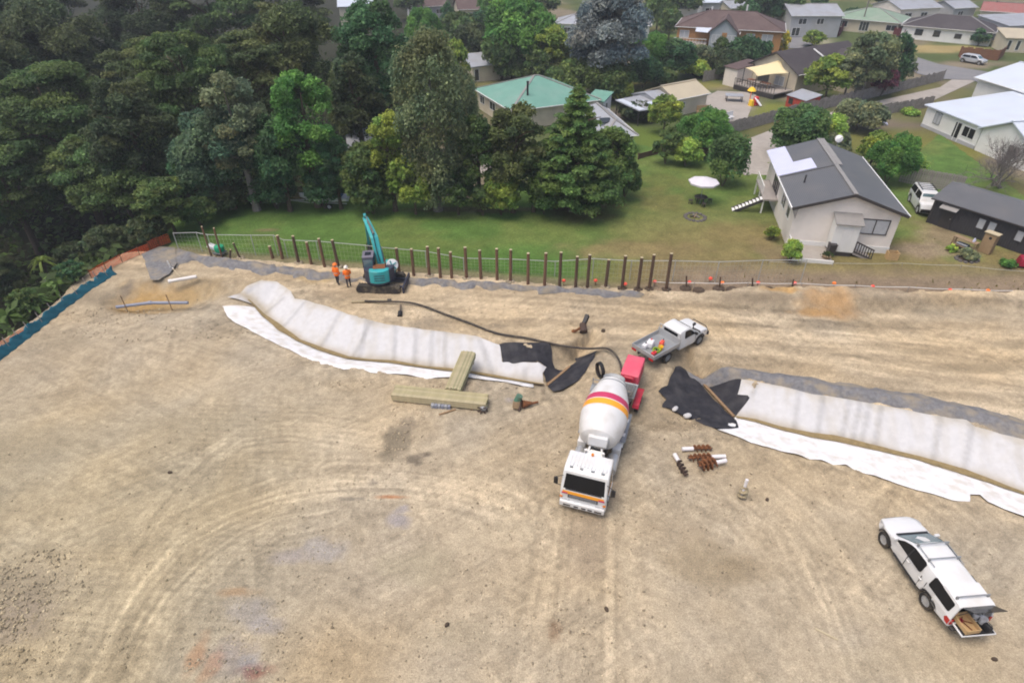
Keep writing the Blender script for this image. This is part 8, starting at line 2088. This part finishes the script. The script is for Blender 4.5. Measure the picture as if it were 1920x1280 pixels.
 o = at0(750, 590, 'hose_end', 'black rubber hose end hanging over the edge of the curved ditch', 'hose'); k = MB(); k.tube([(-.05, .9, .25), (-.02, .6, .25), (.02, .25, .2), (.0, .0, .05)], .07, 8); k.build('hose', M['hose'], o); k = MB(); k.cyl((0, .18, .12), (.02, -.28, .05), .17, n=12); k.build('cuff', M['black'], o)
 # augers
 def auger(p0, p1, split, rad, mt, label, flip=False, upright=False):
  a = Vector((*unproject(*p0, .22), 0)); b = Vector((*unproject(*p1, .22), 0)); L = (b - a).length; d = (b - a).normalized(); z = h1(a.x, a.y)
  o = thing('auger', label, 'auger', (a.x, a.y, z + rad * .9), math.atan2(d.y, d.x), 'augers laid out by the straight ditch')
  k = MB(); k.cyl((0, 0, 0), (L * split, 0, 0), .115, n=14); k.build('shaft', M['palesteel'], o); k = MB(); k.cyl((L * split, 0, 0), (L * 1.0, 0, 0), .06, n=10); k.build('stem', M[mt], o)
  k = MB(); n = 60; turns = (1 - split) * L / .27; vs = []; x0 = L * split + .06; x1 = L * .97
  for i in range(n + 1):
   t = i / n; an = t * turns * 2 * PI; x = x0 + (x1 - x0) * t; rr = rad * (1 if t < .85 else 1 - (t - .85) * 2.5)
   vs += [(x, .05 * math.cos(an), .05 * math.sin(an)), (x, rr * math.cos(an), rr * math.sin(an))]
  k.add(vs, [(2 * i, 2 * i + 1, 2 * i + 3, 2 * i + 2) for i in range(n)]); f = k.build('flighting', M[mt], o); md = f.modifiers.new('thick', 'SOLIDIFY'); md.thickness = .03; md.offset = 0
  k = MB(); k.bar((L - .05, -rad * .7, 0), (L - .05, rad * .7, 0), .08, .06); k.cyl((L - .05, 0, 0), (L + .10, 0, 0), .05, .01, 8); k.build('teeth', M['darkrust'], o)
  return o
 auger((1279, 841), (1334, 839), .38, .22, 'rust', 'rusty auger with white shaft pointing left, farthest of the four')
 auger((1360, 855), (1291, 858), .38, .24, 'rust', 'rusty auger with thick white shaft pointing right, second from the ditch')
 auger((1361, 865), (1310, 875), .40, .34, 'rust', 'short fat rusty auger with white shaft pointing right')
 auger((1265, 850), (1287, 889), .34, .19, 'darkrust', 'dark thin auger lying lengthwise, leftmost of the four')
 # upright auger stuck in the clay
 x, y, z = ground_at(1389, 932); o = thing('auger', 'mud caked auger standing upright with pale shaft right of the lying augers', 'auger', (x, y, z), 0, 'augers laid out by the straight ditch')
 k = MB(); k.cyl((.04, 0, .0), (.06, .06, 1.25), .08, n=12); k.build('shaft', M['palesteel'], o); k = MB(); vs = []
 for i in range(50): t = i / 49; an = t * 2.4 * 2 * PI; vs += [(.05 + .05 * math.cos(an), .05 * math.sin(an), .05 + .65 * t), (.05 + .26 * math.cos(an) * (1 - .2 * t), .26 * math.sin(an) * (1 - .2 * t), .02 + .65 * t)]
 k.add(vs, [(2 * i, 2 * i + 1, 2 * i + 3, 2 * i + 2) for i in range(49)]); f = k.build('flighting', M['mudsteel'], o); md = f.modifiers.new('thick', 'SOLIDIFY'); md.thickness = .05; md.offset = 0
 k = MB(); k.cyl((.045, .02, .68), (.05, .03, .78), .12, n=12); k.build('collar', M['mudsteel'], o)
 # pipes in the far corner
 a, b, c = (Vector(unproject(*p, -.3)) for p in ((222, 585), (285, 577), (356, 577))); o = thing('drain_pipe', 'long grey drain pipe at the edge of the dug out corner', 'pipe', (a.x, a.y, 0)); z = .14
 k = MB(); k.tube([(0, 0, z + h1(a.x, a.y)), (b.x - a.x, b.y - a.y, z + h1(b.x, b.y)), (c.x - a.x, c.y - a.y, z + h1(c.x, c.y))], .12, 12); k.build('tube', M['pipe'], o); k = MB(); p = Vector((b.x - a.x, b.y - a.y, z + h1(b.x, b.y))); k.cyl(p - Vector((.12, 0, 0)), p + Vector((.12, 0, 0)), .15, n=12); k.build('collar', M['pipe'], o)
 for i, (px, py) in enumerate(((238, 580), (322, 578))):
  o = at0(px, py, 'stake', ('left' if i == 0 else 'right') + ' thin timber stake holding the grey drain pipe', 'stake', 0, 'stakes at the grey drain pipe'); k = MB(); k.bar((0, 0, -.2), (-.12, .1, 1.15), .06); k.build('shaft', M['batten'], o)
 o = at0(346, 531, 'culvert_pipe', 'white pipe lying in the dug out corner', 'pipe', R(18), dz=.35); k = MB(); k.cyl((-1.0, 0, 0), (1.0, 0, .08), .14, n=14); k.build('tube', M['pvcwhite'], o); k = MB(); k.cyl((-1.05, 0, 0), (-.88, 0, 0), .17, n=14); k.build('socket', M['pvcwhite'], o)
 o = at0(333, 524, 'stake', 'pale stake leaning on the white pipe in the dug out corner', 'stake', 0, dz=.25); k = MB(); k.bar((-.4, .5, .5), (.5, -.35, .2), .07); k.build('shaft', M['postend'], o); k = MB(); k.cyl((-.45, .6, .45), (-.3, .42, .5), .06, n=8); k.build('grip', M['pvcwhite'], o)
 o = at0(321, 505, 'stake', 'short white stake standing in the grey cloth corner', 'stake', 0, dz=.1); k = MB(); k.bar((0, 0, 0), (-.05, 0, .7), .07); k.build('shaft', M['whitetrim'], o); k = MB(); k.box((0, 0, .05), (.2, .2, .1)); k.build('foot', M['greysteel'], o)
 # green and white water pump
 o = at0(410, 478, 'water_tank', 'small green and white tank on the grey cloth at the left pole row', 'tank', -.2, dz=.25); k = MB(); k.lathe([(.02, 0), (.36, .05), (.42, .3), (.38, .52), (.1, .6)], 14, Matrix.Translation((.25, 0, .1))); k.build('tank_body', M['greenplastic'], o)
 k = MB(); k.box((-.35, 0, .5), (.75, .55, .28), Matrix.Rotation(.35, 3, 'Y')); k.build('cover', M['whiteplastic'], o, bevel=.08); k = MB(); k.box((.2, 0, .05), (.9, .7, .1)); k.build('skid', M['greysteel'], o)
 # white lath and small litter on the clay
 a, b = unproject(1528, 1178, .03), unproject(1571, 1199, .03); o = thing('lath', 'thin pale timber lath lying on the clay left of the ute', 'lath', (a[0], a[1], .03)); k = MB(); k.bar((0, 0, .02), (b[0] - a[0], b[1] - a[1], .02), .07, .03); k.build('strip', M['postend'], o, smooth=False)
 for i, (px, py, lb) in enumerate(((319, 886, 'dark stone on the clay at the left between the wheel ruts'), (1438, 937, 'dark stone right of the upright auger'), (1137, 1142, 'dark lump on the clay below the mixer truck'), (1864, 1236, 'dark stone on the clay below the white ute'), (838, 1171, 'dark stone at the bottom centre of the clay'))):
  x, y, z = ground_at(px, py); k = MB(); k.lathe([(.02, -.05), (.11, 0), (.09, .08), (.02, .12)], 7, Matrix.Rotation(i, 4, 'Z') @ Matrix.Diagonal((1.2, .8, 1, 1))); q = k.build('stone', M['soil']); q.location = (x, y, z + .01); tag(q, lb, 'stone', 'single stones on the clay')
M['greenpaint'] = mat('worn_green_paint', (.07, .17, .12), .6, .3, 6, dirt=(.2, .17, .12), damt=.5)
misc()

# ------------------------------------------------------------------ garden things
def garden():
 def at0(px, py, name, label, cat, rz=0, group=None, dz=0.0): x, y, z = ground_at(px, py); return thing(name, label, cat, (x, y, z + dz), rz, group)
 x, y, z = ground_at(1312, 382); zt_ = z_seen(x, y, 338) - z
 o = thing('garden_umbrella', 'pale octagonal garden umbrella open over the round table on the lawn', 'umbrella', (x, y, z)); k = MB(); n = 8; rr = 1.48
 vs = [(0, 0, zt_ + .32)] + [(rr * math.cos(2 * PI * i / n + .39), rr * math.sin(2 * PI * i / n + .39), zt_ - .12) for i in range(n)]
 vs += [(rr * math.cos(2 * PI * i / n + .39) * .99, rr * math.sin(2 * PI * i / n + .39) * .99, zt_ - .28) for i in range(n)]
 k.add(vs, [(0, 1 + i, 1 + (i + 1) % n) for i in range(n)] + [(1 + i, 9 + i, 9 + (i + 1) % n, 1 + (i + 1) % n) for i in range(n)]); c = k.build('canopy', M['umbrella'], o, smooth=False); md = c.modifiers.new('thick', 'SOLIDIFY'); md.thickness = .012
 k = MB(); k.cyl((0, 0, 0), (0, 0, zt_ + .4), .03, n=8); k.build('pole', M['greysteel'], o)
 for i in range(n): k = MB(); k.tube([(0, 0, zt_ + .27), (rr * math.cos(2 * PI * i / n + .39), rr * math.sin(2 * PI * i / n + .39), zt_ - .15)], .012, 4); k.build('rib', M['greysteel'], o)
 o = thing('round_table', 'dark round table under the garden umbrella', 'table', (x, y, z)); k = MB(); k.lathe([(.06, .70), (.62, .70), (.66, .73), (.62, .76), (.06, .76)], 20); k.build('tabletop', M['ash'], o)
 for i in range(4): a = i * PI / 2 + .4; k = MB(); k.bar((.42 * math.cos(a), .42 * math.sin(a), 0), (.38 * math.cos(a), .38 * math.sin(a), .7), .06); k.build('leg', M['trim'], o)
 for i in range(4):
  a = i * PI / 2 + .1; q = thing('stool', 'dark stool at the round lawn table, %s' % ('on its right', 'on its far side', 'on its left', 'on its near side')[i], 'stool', (x + .98 * math.cos(a), y + .98 * math.sin(a), z), a, 'stools round the lawn table'); k = MB(); k.lathe([(.02, .40), (.22, .41), (.24, .45), (.02, .47)], 12); k.build('seat', M['ash'], q)
  for j in range(3): b = j * 2.1; k = MB(); k.bar((.2 * math.cos(b), .2 * math.sin(b), 0), (.14 * math.cos(b), .14 * math.sin(b), .42), .04); k.build('leg', M['trim'], q)
 o = at0(1303, 409, 'fire_pit', 'round stone fire pit on the lawn in front of the umbrella', 'fire pit'); r = np.random.default_rng(1); me = None
 for i in range(16):
  a = 2 * PI * i / 16; k = MB(); s = .19 + .04 * r.random(); k.lathe([(.04, -.05), (s, 0), (s * .9, .14), (s * .5, .2), (.02, .21)], 8, Matrix.Diagonal((1, .9, 1, 1))); q = k.build('stone', M['stone'], o); q.location = (.92 * math.cos(a), .92 * math.sin(a), .02 + .02 * r.normal()); q.rotation_euler.z = a
 k = MB(); k.lathe([(.8, .02), (.6, .05), (.02, .08)], 16); k.build('ash_bed', M['ash'], o)
 for i in range(3):
  a = i * 1.1; q = thing('firewood', ('charred', 'pale', 'grey')[i] + ' log lying across the fire pit', 'log', o.location + Vector((.1 * i - .1, .05, .14)), a); k = MB(); k.cyl((-.4, 0, .05), (.4, 0, .08), .07, n=8); k.build('log', M[('ash', 'tanwood', 'greybark')[i]], q)
 # picnic table under the conifer
 o = at0(1074, 384, 'picnic_table', 'grey picnic table in the shade beside the conifer trunk', 'picnic table', .3); k = MB()
 for i in range(5):
  k = MB(); k.box((0, -.32 + i * .16, .74), (1.8, .14, .04)); k.build('slat', M['palings'], o, smooth=False)
 for s in (-1, 1): k = MB(); k.box((0, s * .78, .44), (1.8, .26, .05)); k.build('bench', M['palings'], o, smooth=False)
 for s in (-.7, .7): k = MB(); k.bar((s, -.75, 0), (s, .25, .72), .08); k.bar((s, .75, 0), (s, -.25, .72), .08); k.bar((s, -.8, .40), (s, .8, .40), .08); k.build('leg', M['palings'], o, smooth=False)
 # beside the house
 o = at0(1560, 488, 'wheelie_bin', 'dark wheelie bin left of the house porch', 'bin', -.1, dz=.05);
 k = MB(); k.box((0, .75, .55), (.52, .55, 1.0), top=(1.1, 1.15)); k.build('bin_body', M['trim'], o, bevel=.03); k = MB(); k.box((0, .75, 1.09), (.62, .68, .08)); k.build('lid', M['trim'], o, bevel=.03)
 for s in (-.25, .25): k = MB(); k.cyl((s - .03, 1.0, .12), (s + .03, 1.0, .12), .12, n=12); k.build('wheel', M['rubber'], o)
 o = at0(1547, 489, 'planter', 'round brown planter tub at the patio corner', 'planter', dz=.02); k = MB(); k.lathe([(.25, 0), (.36, .5), (.40, .52), (.36, .54), (.02, .46)], 14); k.build('tub', M['tanwood'], o); r = np.random.default_rng(3);
 C = r.normal(size=(160, 3)) * np.array((.16, .16, .12)) + np.array((0, 0, .6)); V = leaf_quads(C, r.normal(size=C.shape), np.full(160, .12), r); mesh_np('plant', V.reshape(-1, 3), np.arange(640).reshape(160, 4), M['leaf'], np.tile(np.array(TINTS['olive']), (640, 1)), o, attr='tint')
 o = at0(1670, 486, 'wooden_crate', 'tan wooden crate at the right corner of the house', 'crate', -.1);
 for j in range(4):
  k = MB(); k.box((0, -.3, .10 + j * .17), (.8, .03, .14)); k.build('slat', M['plywood'], o, smooth=False); k = MB(); k.box((0, .3, .10 + j * .17), (.8, .03, .14)); k.build('slat', M['plywood'], o, smooth=False)
 for s in (-.4, .4): k = MB(); k.box((s, 0, .36), (.04, .62, .7)); k.build('end', M['plywood'], o, smooth=False)
 # in front of the charcoal shed
 o = at0(1804, 468, 'potting_bench', 'timber potting bench standing against the charcoal shed', 'bench', R(-60));
 for j, zz in enumerate((.35, .95)): k = MB(); k.box((0, 0, zz), (1.9, .6, .06)); k.build('shelf', M['tanwood'], o, smooth=False)
 for sx in (-.88, .88):
  for sy in (-.25, .25): k = MB(); k.box((sx, sy, .48), (.1, .1, .96)); k.build('leg', M['tanwood'], o, smooth=False)
 q = thing('plastic_jug', 'pale blue jug standing on the potting bench', 'jug', o.matrix_basis @ Vector((.55, 0, .98))); k = MB(); k.lathe([(.09, 0), (.10, .2), (.05, .28), (.05, .33), (.02, .33)], 10); k.build('jug_body', M['polyroof'], q); k = MB(); k.tube([(.1, 0, .05), (.17, 0, .12), (.1, 0, .2)], .015, 5); k.build('handle', M['polyroof'], q)
 q = thing('tool_tray', 'dull blue tray on the lower shelf of the potting bench', 'tray', o.matrix_basis @ Vector((-.1, 0, .38)), o.rotation_euler.z); k = MB(); k.box((0, 0, .08), (.9, .4, .16)); k.build('tray_body', M['bluecloth'], q, bevel=.02); k = MB(); k.box((0, -.21, .14), (.94, .03, .06)); k.build('rim', M['whiteplastic'], q)
 o = at0(1845, 474, 'cupboard', 'tan timber cupboard with dark hole standing against the charcoal shed', 'cupboard', R(-58)); k = MB(); k.box((0, 0, .9), (.95, .55, 1.8)); k.build('cabinet', M['tanwood'], o, bevel=.015); k = MB(); k.box((0, -.285, .92), (.85, .03, 1.62)); k.build('door', M['plywood2'], o, smooth=False); k = MB(); k.cyl((.05, -.31, 1.45), (.05, -.29, 1.45), .12, n=12); k.build('vent_hole', M['black'], o); k = MB(); k.box((0, -.02, 1.84), (1.1, .7, .06)); k.build('lid', M['postend'], o, smooth=False)
 o = at0(1812, 488, 'tyre_planter', 'low round stone edged flower bed before the charcoal shed', 'flower bed')
 for i in range(12): a = 2 * PI * i / 12; k = MB(); k.lathe([(.03, -.05), (.17, 0), (.15, .16), (.03, .2)], 7); q = k.build('stone', M['stone'], o); q.location = (.85 * math.cos(a), .6 * math.sin(a), .02)
 k = MB(); k.lathe([(.8, .02), (.5, .15), (.02, .2)], 14, Matrix.Diagonal((1, .7, 1, 1))); k.build('soil_bed', M['soil'], o)
 bush(1812, 468, 487, 34, 'round', 'grey', 'grey leaved plant in the stone edged flower bed', group='plants before the charcoal shed')
 bush(1782, 462, 472, 20, 'round', 'lime', 'lime plant at the left end of the potting bench', group='plants before the charcoal shed'); bush(1888, 488, 501, 30, 'round', 'bright', 'green plant left of the crimson cover', group='plants before the charcoal shed')
 o = at0(1915, 502, 'covered_trailer', 'crimson covered trailer cut by the right frame edge', 'trailer', R(-20)); k = MB(); k.box((.6, .2, .55), (2.0, 1.1, .75), top=(.9, .8)); k.build('cover', M['crimson'], o, bevel=.12); k = MB(); k.box((.6, .2, .25), (2.1, 1.0, .1)); k.bar((-.4, .2, .25), (-1.0, .2, .2), .08); k.build('frame', M['chassis'], o)
 for s in (-.42, .82): wheel(o, .6, s, .24, .14)
 # toys in the neighbour's yard
 o = at0(1411, 198, 'play_slide', 'yellow and red plastic toddler slide on the small lawn', 'toy slide', .4); k = MB(); k.box((-.55, -.2, .45), (.5, .8, .9), top=(.8, .8)); k.build('ladder', M['yellow'], o, bevel=.05); k = MB(); k.box((.45, 0, .6), (.7, .8, 1.2), top=(.7, .8)); k.build('tower', M['redplastic'], o, bevel=.06); k = MB(); k.bar((.1, -.1, 1.15), (.5, -1.2, .15), .5, .08); k.build('slide', M['whiteplastic'], o, bevel=.03); k = MB(); k.lathe([(.65, 1.9), (.35, 2.3), (.02, 2.45)], 8, Matrix.Translation((0, .8, 0))); k.build('roof', M['yellow'], o); k = MB(); k.cyl((0, .8, 0), (0, .8, 1.95), .06, n=8); k.build('mast', M['orangecap'], o)
 o = at0(1375, 190, 'garden_table', 'grey topped outdoor table in the paved yard beside the beige garage', 'table', -.2); k = MB(); k.box((0, 0, .9), (2.6, 1.7, .08)); k.build('tabletop', M['rooflight'], o, bevel=.02)
 for sx in (-1.1, 1.1):
  for sy in (-.7, .7): k = MB(); k.box((sx, sy, .45), (.1, .1, .9)); k.build('leg', M['trim'], o)
 o = at0(1317, 215, 'garden_bench', 'orange brown timber bench beside the beige garage wall', 'bench', .1); k = MB(); k.box((0, 0, .45), (1.8, .5, .08)); k.build('seat', M['plywood2'], o); k = MB(); k.box((0, .24, .85), (1.8, .07, .7)); k.build('backrest', M['plywood2'], o)
 for s in (-.8, .8): k = MB(); k.box((s, 0, .22), (.1, .45, .44)); k.build('leg', M['plywood2'], o)
 for i, (px, py) in enumerate(((1365, 227), (1371, 225))):
  o = at0(px, py, 'garden_chair', ('left' if i == 0 else 'right') + ' white plastic chair at the yard paving edge', 'chair', .3, 'white chairs in the yard'); k = MB(); k.box((0, 0, .45), (.5, .5, .06)); k.build('seat', M['whiteplastic'], o); k = MB(); k.box((0, .24, .8), (.5, .05, .7)); k.build('backrest', M['whiteplastic'], o)
  for sx in (-.2, .2):
   for sy in (-.2, .2): k = MB(); k.box((sx, sy, .22), (.06, .06, .44)); k.build('leg', M['whiteplastic'], o)
 o = at0(1648, 234, 'tarp_bundle', 'pale tarp bundle on the bare ground by the white house', 'tarp', .2); k = MB(); k.box((0, 0, .25), (2.2, 1.2, .5), top=(.7, .6)); k.build('cloth', M['polyroof'], o, bevel=.15); k = MB(); k.tube([(-.6, -.5, .3), (-.6, 0, .55), (-.6, .5, .3)], .03, 5); k.build('rope', M['chassis'], o)
 # street poles
 for i, (px, py, t) in enumerate(((1612, 60, -20), (1855, 40, -10))):
  x, y, z = ground_at(px, py); h = 8.5; o = thing('power_pole', ('timber power pole before the soft green roof', 'timber power pole before the faded red roof')[i], 'power pole', (x, y, z), .4, 'power poles of the street'); k = MB(); k.cyl((0, 0, -.3), (0, 0, h), .16, .11, 10); k.build('shaft', M['greybark'], o); k = MB(); k.bar((-1.1, 0, h - .6), (1.1, 0, h - .6), .1); k.build('crossarm', M['greybark'], o)
  for s in (-1, -.4, .4, 1): k = MB(); k.cyl((s, 0, h - .55), (s, 0, h - .35), .05, n=6); k.build('insulator', M['whiteplastic'], o)
M['plywood2'] = mat('warm_timber_panel', (.33, .23, .13), .8, .15, 5)
garden()
# ------------------------------------------------------------------ thin summer haze over the whole place
def haze():
 m = bpy.data.materials.new('haze'); m.use_nodes = True; nt = m.node_tree; nt.nodes.remove(nt.nodes['Principled BSDF'])
 v = nt.nodes.new('ShaderNodeVolumePrincipled'); v.inputs['Color'].default_value = (.86, .91, 1, 1); v.inputs['Density'].default_value = .00062; v.inputs['Anisotropy'].default_value = .2
 nt.links.new(v.outputs[0], nt.nodes['Material Output'].inputs['Volume'])
 b = MB(); b.box((0, 680, 9.8), (2000, 1800, 37)); tag(b.build('haze', m, smooth=False), kind='stuff')
haze()
